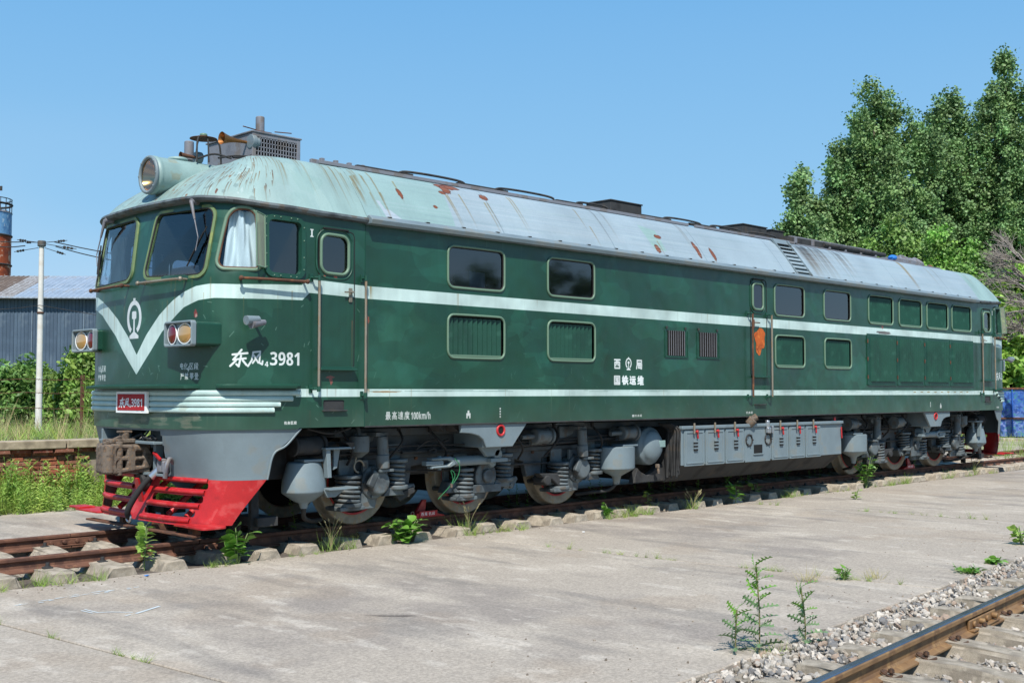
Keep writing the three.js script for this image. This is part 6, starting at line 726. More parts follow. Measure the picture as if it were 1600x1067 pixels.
{ // near track, lower right
  const t = thing('railway_track', 'polished railway track with joint plates crossing the lower right corner', 'track', null);
  t.position.set(T2.x, 0, T2.z); t.rotation.y = -T2.a;
  for (const [z, ju] of [[0.0, 0.72], [1.508, 0.9]]) { for (const [a, b] of [[-14, ju - 0.006], [ju + 0.006, 34]]) { const r = mesh('rail', [railGeo(a, b, z)], M.railBrown, t); mesh('rail_head', [prism([[-0.0205, 0], [0.0205, 0], [0.031, -0.003], [-0.031, -0.003]].map((p) => p), 0, b - a, 0).rotateY(Math.PI / 2).translate(a, 0.0022, z)], M.railTop, r); } for (const sg of [1, -1]) { const f = fishplate(); if (sg < 0) f.rotateY(Math.PI); f.translate(ju, 0, z); mesh('fishplate', f, M.railBrown, t); } }
  const R = rng(19), clip = clipGeo(); for (let i = 0; i < 44; i++) { const u = -9 + i * 0.60 + (R() - 0.5) * 0.03; const m = new THREE.Mesh(sleeperShapes[i % 5], M.sleeper); m.name = numbered('sleeper'); m.castShadow = m.receiveShadow = true; m.position.set(u, 0.03, 0.754); m.scale.x = 0.74; m.rotation.y = (R() - 0.5) * 0.02; t.add(m); for (const z of [0, 1.508]) for (const s of [1, -1]) { const c = new THREE.Mesh(clip, M.clip); c.name = numbered('rail_clip'); c.scale.x = 1.15; c.position.set(0, -0.16, z - 0.754 + s * 0.07); c.scale.setScalar(0.85); c.rotation.y = s > 0 ? 0 : Math.PI; c.castShadow = true; m.add(c); } }
}
// ballast beside and between the near rails
{ const bed = new THREE.Group(); bed.name = 'ballast'; scene.add(bed); tag(bed, 'grey and white crushed stone ballast along the near track', 'ballast', null, 'structure');
  { const P = []; for (let k = 0; k <= 40; k++) { const x = lerp(-26, 30, k / 40); P.push([x, slabEdge2(x)]); } const sh = new THREE.Shape([...P.map((p) => new THREE.Vector2(p[0], -p[1])), new THREE.Vector2(30, -12), new THREE.Vector2(-26, -16)]); const g = new THREE.ShapeGeometry(sh); g.rotateX(-Math.PI / 2); g.translate(0, -0.275, 0); const f = flat(g), p = f.attributes.position, uv = f.attributes.uv; for (let i = 0; i < p.count; i++) uv.setXY(i, p.getX(i), p.getZ(i)); mesh('ballast_base', f, tile(wear([150, 146, 140], [78, 76, 74], [196, 192, 186], 340, { n: 512, cells: 40, dark: 0.9, stain: 0.8, grain: 0.3 }), 0.95, 0, 1.6), bed, true); }
  const R = rng(29), shapes = []; for (let k = 0; k < 7; k++) { const g = new THREE.IcosahedronGeometry(1, 1); const p = g.attributes.position, sx = 0.8 + R() * 0.5, sy = 0.38 + R() * 0.25, sz = 0.7 + R() * 0.4; const key = (i) => hash2(Math.round(p.getX(i) * 50), Math.round(p.getY(i) * 50) + Math.round(p.getZ(i) * 50) * 7, k + 3); for (let i = 0; i < p.count; i++) { const q = 0.72 + 0.5 * key(i); p.setXYZ(i, p.getX(i) * q * sx, p.getY(i) * q * sy, p.getZ(i) * q * sz); } g.computeVertexNormals(); shapes.push(flat(g)); }
  const cols = [[186, 184, 180], [206, 203, 198], [166, 165, 164], [132, 134, 138], [176, 160, 148], [218, 215, 210], [150, 146, 138], [186, 179, 170]];
  const mats = cols.map((c, i) => tile(wear(c, c.map((v) => v * 0.72), c.map((v) => Math.min(240, v * 1.12)), 300 + i, { n: 96, cells: 5, grain: 0.14 }), 0.9, 0, 0.12, { color: new THREE.Color(0.95, 0.95, 0.94) }));
  const list = []; let tries = 0; while (list.length < 24000 && tries++ < 160000) { const u = -4.8 + Math.pow(R(), 1.25) * 24, w = -1.22 + R() * 3.6; const [x, z] = on2(u, w); if (z < slabEdge2(x) + 0.02) continue; if (Math.abs(w) < 0.085 || Math.abs(w - 1.508) < 0.085) { if (R() < 0.75) continue; } const ph = (((u + 9) / 0.6) % 1 + 1) % 1; const on = (ph < 0.19 || ph > 0.81) && w > -0.52 && w < 2.03; if (on) continue; const r = 0.014 + Math.pow(R(), 1.9) * 0.028; const edge = 0.25 + 0.75 * clamp((z - slabEdge2(x)) / 0.35); list.push([x, -0.275 + edge * (w < -0.3 ? 0.095 : 0.05) + R() * 0.035, z, r, (x - EYE.x) ** 2 + (z - EYE.z) ** 2]); }
  const score = (s) => s[4] / (s[3] * s[3]); const inView = (s) => { const dx = s[0] - EYE.x, dz = s[2] - EYE.z; const fw = dx * Math.cos(YAW) - dz * Math.sin(YAW), rt = dx * Math.sin(YAW) + dz * Math.cos(YAW), dn = EYE.y - s[1]; return fw > 1 && Math.abs(rt / fw) < 0.46 && dn / fw < 0.36; };
  list.sort((a, b) => (inView(b) - inView(a)) || score(a) - score(b)); const q = new THREE.Quaternion(), e = new THREE.Euler();
  list.slice(0, 300).forEach((s, i) => { const m = new THREE.Mesh(shapes[i % 7], mats[Math.floor(R() * 8)]); m.name = numbered('ballast_stone'); m.position.set(s[0], s[1] + 0.012, s[2]); m.rotation.set(R() * 1.2, R() * 6, R() * 1.2); m.scale.setScalar(s[3] * 1.05); m.castShadow = m.receiveShadow = true; bed.add(m); });
  const rest = list.slice(300); shapes.slice(0, 4).forEach((g, k) => { const part2 = rest.filter((_, i) => i % 4 === k), im = new THREE.InstancedMesh(g, tile(wear([214, 208, 200], [150, 146, 142], [236, 230, 220], 330 + k, { n: 96, cells: 5, grain: 0.14 }), 0.9, 0, 0.12), part2.length); part2.forEach((s, i) => { im.setMatrixAt(i, new THREE.Matrix4().compose(V(s[0], s[1], s[2]), q.setFromEuler(e.set(R() * 1.2, R() * 6, R() * 1.2)).clone(), V(s[3], s[3], s[3]))); const c = cols[Math.floor(R() * 8)]; im.setColorAt(i, rgb(c[0], c[1], c[2]).multiplyScalar(1.45)); }); im.name = numbered('loose_ballast'); im.userData.kind = 'stuff'; im.castShadow = im.receiveShadow = true; bed.add(im); });
}
// ---------------------------------------------------------------- foliage
const AX = V(Math.cos(YAW) * Math.cos(PITCH), Math.sin(PITCH), -Math.sin(YAW) * Math.cos(PITCH)), RT = V(Math.sin(YAW), 0, Math.cos(YAW)), UPV = V().crossVectors(RT, AX);
const at = (u, v, dep) => EYE.clone().addScaledVector(AX, dep).addScaledVector(RT, dep * (u - 800) / 1800).addScaledVector(UPV, -dep * (v - 533.5) / 1800);
const FACE = YAW - Math.PI / 2; // turns a thing's front to the viewer's side
function leafMat(r, g, b, rough = 0.45, through = 0.3) { return new THREE.MeshPhysicalMaterial({ color: new THREE.Color().setRGB(r, g, b), roughness: rough, transmission: through, thickness: 0, side: THREE.DoubleSide, specularIntensity: 0.6 }); }
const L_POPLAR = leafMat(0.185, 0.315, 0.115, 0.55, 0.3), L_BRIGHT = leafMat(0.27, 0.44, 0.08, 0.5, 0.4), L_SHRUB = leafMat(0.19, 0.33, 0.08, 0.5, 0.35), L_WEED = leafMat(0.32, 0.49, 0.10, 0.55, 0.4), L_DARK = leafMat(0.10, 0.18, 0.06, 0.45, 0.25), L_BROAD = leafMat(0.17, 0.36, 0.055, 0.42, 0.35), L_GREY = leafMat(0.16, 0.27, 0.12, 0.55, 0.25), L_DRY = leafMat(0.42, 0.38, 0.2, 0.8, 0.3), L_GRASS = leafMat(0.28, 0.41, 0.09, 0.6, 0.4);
const bark = tile(wear([136, 124, 108], [92, 82, 70], [164, 154, 138], 87, { cells: 6, grain: 0.2 }), 0.95, 0, 1.0), stemMat = std(new THREE.Color().setRGB(0.16, 0.22, 0.08), 0.7), deadMat = std(rgb(138, 130, 122), 0.95);
function leafGeo(l, w, bend = 0.25, fold = 0.2, n = 4, shape = (t) => Math.sin(Math.PI * Math.pow(t, 0.75))) { // leaf along +z from the origin, upper side +y
  const pos = [], idx = []; for (let i = 0; i <= n; i++) { const t = i / n, W = w * 0.5 * Math.max(0.02, shape(t)), z = l * t, y = -bend * l * t * t; pos.push(-W, y + fold * W, z, 0, y, z, W, y + fold * W, z); } for (let i = 0; i < n; i++) { const a = i * 3; idx.push(a, a + 3, a + 1, a + 1, a + 3, a + 4, a + 1, a + 4, a + 2, a + 2, a + 4, a + 5); }
  const g = new THREE.BufferGeometry(); g.setAttribute('position', new THREE.Float32BufferAttribute(pos, 3)); g.setIndex(idx); g.computeVertexNormals(); return flat(g);
}
const orient = (g, dir, roll, pos) => { const q = new THREE.Quaternion().setFromUnitVectors(Z1, dir.clone().normalize()); g.applyQuaternion(new THREE.Quaternion().setFromAxisAngle(Z1, roll)); g.applyQuaternion(q); g.translate(pos.x, pos.y, pos.z); return g; };
function clusterGeo(seed, n, size, spread, l = 1.15, w = 0.95) { const R = rng(seed), L = []; for (let i = 0; i < n; i++) { const d = V(R() - 0.5, R() * 0.7 - 0.45, R() - 0.5).normalize(); const s = size * (0.7 + R() * 0.6); L.push(orient(leafGeo(s * l, s * w, 0.2, 0.15, 2, (t) => [0.55, 1, 0.05][Math.round(t * 2)]), d, (R() - 0.5) * 2.5, V((R() - 0.5) * spread, (R() - 0.5) * spread, (R() - 0.5) * spread))); } return mergeGeometries(L); }
const cPop = [1, 2, 3].map((k) => clusterGeo(k, 7, 0.10, 0.32)), cBig = [4, 5, 6].map((k) => clusterGeo(k, 8, 0.15, 0.4, 1.7, 0.7)), cSmall = [7, 8, 9].map((k) => clusterGeo(k, 8, 0.085, 0.3, 1.4, 0.7));
// crown out of plumes: each is [dx, dz, y0, y1, radius]
function crown(parent, plumes, geos, mat, seed, density, tint, o = {}) {
  const R = rng(seed), mats = [], cols = [], e = new THREE.Euler(), q = new THREE.Quaternion(); const gau = () => (R() + R() + R() - 1.5) * 1.15;
  for (const [dx, dz, y0, y1, r] of plumes) { const tw = Math.round(density * (y1 - y0) * r * 5); for (let i = 0; i < tw; i++) { const t = Math.pow(R(), 0.9), rr = r * Math.pow(1 - t, o.taper ?? 0.58) * Math.min(1, 0.4 + t * 4), a = R() * Math.PI * 2, k = Math.pow(R(), 0.42); const cx = dx + Math.cos(a) * rr * k + gau() * 0.3 * r, cz = dz + Math.sin(a) * rr * k + gau() * 0.3 * r, yy = y0 + (y1 - y0) * t + gau() * 0.2; const n = 10 + Math.floor(R() * 16), sg = (o.clump ?? 0.27) * (0.7 + R() * 0.6); const light = 0.65 + R() * 0.75, warm = R() * 0.16;
      for (let j = 0; j < n; j++) { const s = 0.75 + R() * 0.55; mats.push(new THREE.Matrix4().compose(V(cx + gau() * sg, yy + gau() * sg * (o.up ?? 1.25), cz + gau() * sg), q.setFromEuler(e.set(R() * 0.9 - 0.45, R() * 6.28, R() * 0.9 - 0.45)).clone(), V(s, s, s))); const c = light * (0.85 + R() * 0.3); cols.push([c * tint[0] * (0.88 + warm + R() * 0.12), c * tint[1], c * tint[2] * (0.9 + R() * 0.2)]); } } }
  geos.forEach((g, k) => { const sel = mats.map((_, i) => i).filter((i) => i % geos.length === k); if (!sel.length) return; const im = new THREE.InstancedMesh(g, mat, sel.length); sel.forEach((i, j) => { im.setMatrixAt(j, mats[i]); im.setColorAt(j, new THREE.Color().setRGB(...cols[i])); }); im.name = numbered('crown'); im.userData.kind = 'stuff'; im.castShadow = im.receiveShadow = true; parent.add(im); });
  return mats.length;
}
function limbs(parent, h, r, spread, n, seed, mat = bark, y0 = 0.18, lean = 0) { const R = rng(seed), L = [tube([V(0, -0.3, 0), V(lean * 0.2 + (R() - 0.5) * 0.2, h * 0.3, (R() - 0.5) * 0.2), V(lean * 0.6 + (R() - 0.5) * 0.4, h * 0.62, (R() - 0.5) * 0.3), V(lean, h * 0.93, 0)], r, 24, 9)]; const g = L[0], p = g.attributes.position; for (let i = 0; i < p.count; i++) { const t = clamp(p.getY(i) / (h * 0.93)), k = 1 - 0.85 * t, cx = lean * t * t; p.setX(i, cx + (p.getX(i) - cx) * k); p.setZ(i, p.getZ(i) * k); } g.computeVertexNormals();
  const br = []; for (let i = 0; i < n; i++) { const t = y0 + (0.88 - y0) * (i + R() * 0.6) / n, a = R() * Math.PI * 2, len = spread * (1.05 - t * 0.75) * (0.7 + R() * 0.5), o = V(lean * t * t, h * t, 0), d = V(Math.cos(a) * 0.75, 0.9 + R() * 0.5, Math.sin(a) * 0.75).normalize(); const e1 = o.clone().addScaledVector(d, len * 0.5), e2 = e1.clone().addScaledVector(d.clone().add(V(0, 0.35, 0)).normalize(), len * 0.6); br.push(cy(o, e1, r * 0.36 * (1.1 - t), r * 0.2 * (1.1 - t), 6), cy(e1, e2, r * 0.2 * (1.1 - t), 0.012, 5)); }
  const t = mesh('trunk', L, mat, parent); mesh('limb', br, mat, parent); return t; }
// tall poplars beyond the far end of the train
function poplar(u, vTop, dep, halfPx, label, seed, plumes, baseY = -0.2, mat = L_POPLAR, tint = [1, 1, 1], o = {}) { const P = at(u, 560, dep), top = at(u, vTop, dep).y, h = top - baseY, w = halfPx * dep / 1800; const t = thing('poplar_tree', label, 'tree', null, [P.x, baseY, P.z], FACE); limbs(t, h * 0.97, 0.17 + h * 0.008, w * 1.1, 16, seed); crown(t, plumes.map(([x, z, a, b, r]) => [x * w, z * w, h * a, h * b, r * w * 1.22]), cPop, mat, seed + 5, o.density ?? 1.4, tint, o); return t; }
poplar(1256, 262, 50, 52, 'smallest of the poplars, standing apart at the left end of the row', 11, [[0, 0, 0.15, 1.0, 0.55], [-0.55, 0.2, 0.15, 0.8, 0.45], [0.5, -0.2, 0.15, 0.9, 0.5], [-0.2, 0.3, 0.2, 0.95, 0.4], [0.75, 0.2, 0.1, 0.72, 0.4], [-0.75, -0.1, 0.1, 0.66, 0.4], [0.25, 0.4, 0.1, 0.8, 0.5]]);
poplar(1372, 130, 52, 88, 'broad poplar with a ragged stepped crown, second from the left', 21, [[0.0, 0, 0.12, 1.0, 0.34], [-0.35, 0.2, 0.1, 0.9, 0.36], [-0.66, 0, 0.1, 0.76, 0.36], [-0.9, 0.2, 0.1, 0.6, 0.3], [0.3, -0.1, 0.1, 0.97, 0.38], [0.62, 0.1, 0.1, 0.92, 0.4], [0.1, 0.5, 0.1, 0.8, 0.5], [0.85, 0.3, 0.1, 0.85, 0.4], [-0.15, -0.4, 0.1, 0.9, 0.4], [-1.02, 0, 0.1, 0.66, 0.3], [-0.52, -0.2, 0.1, 0.84, 0.38]]);
poplar(1480, 148, 55, 66, 'dense poplar in the middle of the row beside the tallest one', 31, [[-0.1, 0, 0.1, 0.98, 0.5], [-0.5, 0.2, 0.1, 0.9, 0.5], [0.3, 0.1, 0.1, 1.0, 0.45], [0.6, -0.2, 0.1, 0.96, 0.5], [0.1, 0.5, 0.1, 0.85, 0.6], [-0.2, -0.5, 0.1, 0.9, 0.5]]);
poplar(1566, 76, 54, 60, 'tallest poplar with a spire top near the right edge', 41, [[0.22, 0, 0.1, 1.0, 0.34], [-0.18, 0.1, 0.1, 0.92, 0.36], [-0.5, 0.1, 0.1, 0.85, 0.4], [0.5, -0.1, 0.1, 0.94, 0.4], [-0.75, 0, 0.1, 0.74, 0.35], [0.1, 0.5, 0.1, 0.8, 0.55], [0.8, 0.2, 0.1, 0.9, 0.4], [0, -0.5, 0.1, 0.85, 0.5]]);
poplar(1668, 92, 54, 66, 'poplar cut off by the right edge of the picture', 51, [[-0.5, 0, 0.1, 0.95, 0.45], [0, 0.1, 0.1, 1, 0.5], [0.5, 0, 0.1, 0.9, 0.5], [-0.8, 0.3, 0.1, 0.8, 0.4]]);
poplar(1318, 268, 58, 74, 'low poplar filling the gap behind the two left poplars', 61, [[-0.5, 0, 0.1, 0.9, 0.5], [0, 0.2, 0.1, 1.0, 0.5], [0.5, 0, 0.1, 0.95, 0.5]]);
// lighter leafy trees lower down
function leafyTree(name, u, vTop, dep, halfPx, label, seed, plumes, mat, geos, baseY, o = {}) { const P = at(u, 560, dep), top = at(u, vTop, dep).y, h = top - baseY, w = halfPx * dep / 1800; const t = thing(name, label, o.cat ?? 'tree', o.group, [P.x, baseY, P.z], FACE); limbs(t, h * 0.85, o.r ?? 0.09, w * 0.9, 12, seed, o.bark ?? bark, 0.12); crown(t, plumes.map(([x, z, a, b, r]) => [x * w, z * w, h * a, h * b, r * w]), geos, mat, seed + 5, o.density ?? 1.9, o.tint ?? [1, 1, 1], { taper: 0.45, up: 1, clump: 0.3, ...o }); return t; }
leafyTree('leafy_tree', 1600, 425, 43, 70, 'bright green broad-leaved tree rising behind the blue fence', 71, [[-0.1, 0, 0.0, 1.0, 0.7], [-0.6, 0.2, 0.0, 0.92, 0.5], [0.6, 0, 0.0, 1, 0.6], [0.1, 0.5, 0.0, 0.8, 0.7], [-0.3, 0.5, 0, 0.7, 0.6]], L_BRIGHT, cBig, -0.2);
leafyTree('leafy_tree', 1490, 375, 47, 60, 'lighter tree showing above the rear roof of the locomotive', 81, [[-0.3, 0, 0.1, 1.0, 0.6], [0.4, 0.1, 0.1, 0.95, 0.6], [0, 0.5, 0.1, 0.85, 0.7], [0.8, 0, 0.1, 0.8, 0.5]], L_SHRUB, cPop, -0.2, { tint: [1.1, 1.2, 1] });
leafyTree('leafy_tree', 1390, 345, 48, 60, 'low green tree just above the middle of the locomotive roof', 91, [[-0.5, 0, 0.1, 0.9, 0.6], [0.1, 0.1, 0.1, 1.0, 0.6], [0.6, 0.2, 0.1, 0.9, 0.6]], L_SHRUB, cPop, -0.2);
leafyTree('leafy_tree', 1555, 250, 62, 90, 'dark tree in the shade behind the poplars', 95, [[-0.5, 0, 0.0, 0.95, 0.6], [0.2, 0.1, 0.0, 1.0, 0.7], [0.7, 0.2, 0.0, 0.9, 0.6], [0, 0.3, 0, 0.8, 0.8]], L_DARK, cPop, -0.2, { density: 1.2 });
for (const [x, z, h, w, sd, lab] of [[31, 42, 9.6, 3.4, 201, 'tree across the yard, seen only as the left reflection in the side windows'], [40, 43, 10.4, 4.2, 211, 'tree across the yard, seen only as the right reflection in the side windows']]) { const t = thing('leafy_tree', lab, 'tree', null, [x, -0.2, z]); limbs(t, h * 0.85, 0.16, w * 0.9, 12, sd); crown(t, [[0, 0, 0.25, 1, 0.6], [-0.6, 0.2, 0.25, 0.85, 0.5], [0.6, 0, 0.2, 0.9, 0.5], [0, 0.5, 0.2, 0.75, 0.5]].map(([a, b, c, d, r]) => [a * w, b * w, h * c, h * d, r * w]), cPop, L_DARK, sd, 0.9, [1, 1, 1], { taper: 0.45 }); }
{ // bare dead tree leaning in from the right edge
  const P = at(1652, 560, 36), t = thing('dead_tree', 'bare grey dead branches reaching in at the right edge', 'tree', null, [P.x, -0.2, P.z], FACE), R = rng(7), out = []; const grow = (o, d, len, r, k) => { const e = o.clone().addScaledVector(d, len), m = o.clone().lerp(e, 0.5).add(V((R() - 0.5) * len * 0.22, len * 0.06, (R() - 0.5) * len * 0.2)); out.push(cy(o, m, r, r * 0.85, 5), cy(m, e, r * 0.85, r * 0.65, 5)); if (k <= 0) return; const n = k > 2 ? 4 : 3; for (let i = 0; i < n; i++) grow(o.clone().lerp(e, 0.45 + 0.55 * R()), d.clone().add(V((R() - 0.55) * 1.5, (R() - 0.45) * 1.1, (R() - 0.5) * 1.3)).normalize(), len * (0.52 + R() * 0.28), r * 0.6, k - 1); };
  const tr = mesh('trunk', [tube([V(0.3, 0, 0), V(0.2, 2, 0), V(0, 3.9, 0.1), V(-0.1, 5.2, 0)], 0.12, 14, 8)], deadMat, t); for (let i = 0; i < 6; i++) grow(V(0, 3.4 + i * 0.35, 0), V(-0.8 + R() * 0.35, 0.15 + R() * 0.7, (R() - 0.5) * 0.7).normalize(), 1.0 + R() * 0.35, 0.045, 4); mesh('branch', out, deadMat, t);
}
// ---------------------------------------------------------------- blue boarded fence at the far right
{ const P = at(1600, 560, 39); const base = -0.12, top = at(1590, 606, 39).y; const f = thing('blue_fence', 'blue boarded fence with a mottled print and rusty rails', 'fence', null, [P.x, base, P.z], FACE); const h = top - base, R = rng(91), px = 39 / 1800;
  const prt = dataTex(256, 512, (u, v) => { const a = fbm(u * 9, v * 22, 9, 401, 4, 22), b = fbm(u * 12, v * 30, 12, 411, 4, 30), c = fbm(u * 10, v * 18, 10, 421, 3, 18); const up = v > 0.52; let q = up ? [44, 88, 158] : [70, 102, 160]; q = mix3(q, [128, 138, 186], sstep(0.52, 0.68, a) * (up ? 0.35 : 0.8)); q = mix3(q, [64, 128, 122], sstep(0.55, 0.7, b) * 0.75); q = mix3(q, [26, 58, 122], sstep(0.55, 0.7, c) * 0.8); return q; }); const pm = new THREE.MeshStandardMaterial({ map: prt, roughness: 0.6, side: THREE.DoubleSide }); const blue = std(rgb(32, 84, 164), 0.5);
  for (let i = 0; i < 11; i++) { const x = -1.05 + i * 0.42; const b = bx(x, h * 0.5 + 0.1, 0, 0.405, h - 0.25, 0.02, 0), q = flat(b), uv = q.attributes.uv; for (let k = 0; k < uv.count; k++) uv.setX(k, uv.getX(k) * 0.45 + i * 0.37); mesh('fence_board', q, pm, f, true); if (i % 2 === 0) mesh('fence_bar', [bx(x - 0.21, h * 0.5 + 0.1, 0.03, 0.045, h - 0.25, 0.04)], blue, f); }
  mesh('fence_rail', [bx(1, h - 0.02, 0.03, 4.6, 0.06, 0.06)], M.rust, f); mesh('fence_rail', [bx(1, h * 0.45, 0.04, 4.6, 0.06, 0.05)], M.rust, f); mesh('fence_rail', [bx(1, 0.1, 0.04, 4.6, 0.06, 0.05)], M.rust, f); for (const x of [-1.2, 1.6]) mesh('fence_post', [bx(x, h / 2, -0.04, 0.08, h, 0.08)], M.rust, f);
  const k = thing('concrete_kerb', 'low pale concrete kerb at the foot of the blue fence', 'kerb', null, [P.x, -0.3, P.z], FACE); mesh('kerb_block', [bx(-0.6, 0.2, 0.6, 2.6, 0.36, 0.7, 0.02)], M.sleeper, k); mesh('kerb_block', [bx(2.03, 0.2, 0.6, 2.6, 0.36, 0.7, 0.02)], M.sleeper, k); }
// ---------------------------------------------------------------- left: brick wall and bank
{ const w = thing('brick_wall', 'low weathered red brick wall with a concrete coping, left of the locomotive', 'wall', null, [0, -0.1, -4.2]); const R = rng(61), bt = [[166, 92, 70], [182, 108, 80], [146, 82, 66], [190, 128, 100], [158, 104, 84], [172, 118, 100]].map((c, i) => tile(wear(c, c.map((v) => v * 0.7), [172, 152, 134], 500 + i, { n: 128, cells: 5, stain: 0.5, grain: 0.2 }), 0.95, 0, 0.4, { bumpMap: rep(bumpTex, 0.2), bumpScale: 0.006 }));
  mesh('mortar', [bx(-18, 0.42, -0.14, 44, 0.88, 0.22, 0.01)], tile(wear([150, 136, 122], [96, 86, 78], [170, 160, 148], 520, { cells: 7, grain: 0.2 }), 1), w);
  const shapes = [0, 1, 2, 3].map((k) => { const g = flat(bx(0, 0, 0, 0.228, 0.056, 0.1, 0.008)), p = g.attributes.position; for (let i = 0; i < p.count; i++) p.setXYZ(i, p.getX(i) + (hash2(Math.round(p.getX(i) * 200), Math.round(p.getY(i) * 200), k) - 0.5) * 0.01, p.getY(i) + (hash2(Math.round(p.getX(i) * 200), Math.round(p.getZ(i) * 200), k + 9) - 0.5) * 0.008, p.getZ(i)); g.computeVertexNormals(); return uvBox(g); });
  const rest = []; for (let r = 0; r < 13; r++) for (let i = 0; i < 130; i++) { const x = -40 + i * 0.24 + (r % 2) * 0.12 + (R() - 0.5) * 0.012, y = 0.03 + r * 0.066, dz = (R() - 0.5) * 0.02; if (x > 0) break; if (R() < 0.03) continue; if (x > -10.75 && x < -8.05 && r > 1) { const m = new THREE.Mesh(shapes[Math.floor(R() * 4)], bt[Math.floor(R() * 6)]); m.name = numbered('brick'); m.position.set(x, y, -0.05 + dz); m.rotation.z = (R() - 0.5) * 0.02; m.castShadow = m.receiveShadow = true; w.add(m); } else if (x > -26) rest.push(shapes[i % 4].clone().translate(x, y, -0.05 + dz)); }
  const m = mesh('brickwork', rest, bt[1], w); m.userData.kind = 'stuff';
  for (let i = 0; i < 26; i++) { const x = -26 + i * 1.02; M.coping = M.coping ?? tile(wear([178, 164, 140], [130, 118, 100], [196, 182, 158], 521, { cells: 6, grain: 0.16 }), 0.95, 0, 0.9); mesh('coping', [rotB(bx(x, 0.955, -0.12, 1.0, 0.12, 0.40, 0.015), Z1, (hash2(i, 3, 3) - 0.5) * 0.012, V(x, 0.955, -0.12))], M.coping, w); }
  for (let i = 0; i < 9; i++) { const x = -10.7 + i * 0.30; const q = new THREE.Mesh(shapes[i % 4], bt[(i * 2) % 6]); q.name = numbered('brick'); q.position.set(x, 0.865, -0.02 + (i % 3) * 0.012); q.scale.set(1.2, 1, 1.3); q.castShadow = true; w.add(q); } }
// weeds: blades and stems in masses
function bladeGeo(seed, n, h, w, lean) { const R = rng(seed), L = []; for (let i = 0; i < n; i++) { const g = leafGeo(h * (0.6 + R() * 0.6), w, 0.25 + R() * 0.3, 0.2, 3, (t) => 1 - t * 0.9); const a = R() * 6.28; L.push(orient(g, V(Math.cos(a) * lean, 1, Math.sin(a) * lean), R() * 6, V((R() - 0.5) * 0.12, 0, (R() - 0.5) * 0.12))); } return mergeGeometries(L); }
function weedGeo(seed, h, leaves, l, w, tip = 0) { const R = rng(seed), L = [], b = V((R() - 0.5) * 0.25, 1, (R() - 0.5) * 0.25); L.push(flat(cy(V(0, 0, 0), b.clone().multiplyScalar(h), 0.006, 0.002, 4))); for (let i = 0; i < leaves; i++) { const t = 0.12 + 0.88 * i / leaves, a = i * 2.4 + R(); L.push(orient(leafGeo(l * (1.15 - t * 0.6), w * (1.1 - t * 0.5), 0.35, 0.2, 3), V(Math.cos(a), 0.35 + t * 0.5, Math.sin(a)), (R() - 0.5) * 0.6, b.clone().multiplyScalar(h * t))); } return mergeGeometries(L); }
const weedKinds = [weedGeo(1, 0.55, 16, 0.13, 0.035), weedGeo(2, 0.42, 14, 0.11, 0.045), weedGeo(3, 0.7, 22, 0.12, 0.03), bladeGeo(4, 9, 0.45, 0.014, 0.5)], grassKinds = [bladeGeo(5, 14, 0.32, 0.010, 0.7), bladeGeo(6, 16, 0.22, 0.010, 0.9), bladeGeo(7, 12, 0.5, 0.008, 0.45)];
function scatter(name, label, cat, geos, mats, spots, sc, tint) { const g = new THREE.Group(); g.name = numbered(name); scene.add(g); tag(g, label, cat, null, 'stuff'); const R = rng(spots.length + 7), e = new THREE.Euler(), q = new THREE.Quaternion(); geos.forEach((geo, k) => { const sel = spots.filter((_, i) => i % geos.length === k); if (!sel.length) return; const im = new THREE.InstancedMesh(geo, Array.isArray(mats) ? mats[k % mats.length] : mats, sel.length); sel.forEach((p, j) => { const s = (p[3] ?? 1) * (sc[0] + R() * (sc[1] - sc[0])); im.setMatrixAt(j, new THREE.Matrix4().compose(V(p[0], p[1], p[2]), q.setFromEuler(e.set((R() - 0.5) * 0.4, R() * 6.28, (R() - 0.5) * 0.4)).clone(), V(s, s * (0.85 + R() * 0.35), s))); const c = 0.7 + R() * 0.6; im.setColorAt(j, new THREE.Color().setRGB(c * (tint?.[0] ?? 1) * (0.9 + R() * 0.3), c * (tint?.[1] ?? 1), c * (tint?.[2] ?? 1))); }); im.name = numbered(name.replace(/s$/, '') + '_clump'); im.userData.kind = 'stuff'; im.castShadow = im.receiveShadow = true; g.add(im); }); return g; }
{ const R = rng(33), S = []; for (let i = 0; i < 4200; i++) { const x = -16 + R() * 15, z = -4.05 + Math.pow(R(), 1.3) * 0.75; const tall = 0.30 + 0.68 * fbm(x * 0.9 + 60, z * 2 + 60, 999, 3, 3) + (z < -3.7 ? 0.16 : -0.06); S.push([x, -0.05, z, tall]); } scatter('weeds', 'tall mass of bright green weeds in front of the brick wall', 'weeds', weedKinds, [L_WEED, L_WEED, L_WEED, L_GRASS], S, [0.8, 1.25]);
  const S2 = []; for (let i = 0; i < 5200; i++) { const x = -14 + Math.pow(R(), 0.7) * 26, z = -4.5 - Math.pow(R(), 1.6) * 22; S2.push([x, landY(x, z), z, 0.34 + 0.5 * R() * R() + 0.02 * (-z)]); } scatter('grass', 'dry seeding grass along the bank above the brick wall', 'grass', [grassKinds[0], grassKinds[2], grassKinds[0]], [L_GRASS, L_DRY, L_WEED], S2, [0.8, 1.5]);
  const S3 = []; for (let i = 0; i < 700; i++) { const p = at(1480 + R() * 220, 700, 30 + R() * 12); S3.push([p.x, -0.28, p.z, 1]); } scatter('grass', 'weedy grass by the kerb in front of the blue fence', 'grass', grassKinds, [L_GRASS], S3, [0.7, 1.5]);
  const S4 = []; for (let i = 0; i < 60; i++) { const x = -9.4 + R() * 20; S4.push([x, -0.23, -0.3 + R() * 0.8 - 0.4, 0.7 + R() * 0.6]); } scatter('weeds', 'small shaded weeds between the rails under the locomotive', 'weeds', weedKinds.slice(0, 3), [L_WEED], S4, [0.5, 0.9]); }
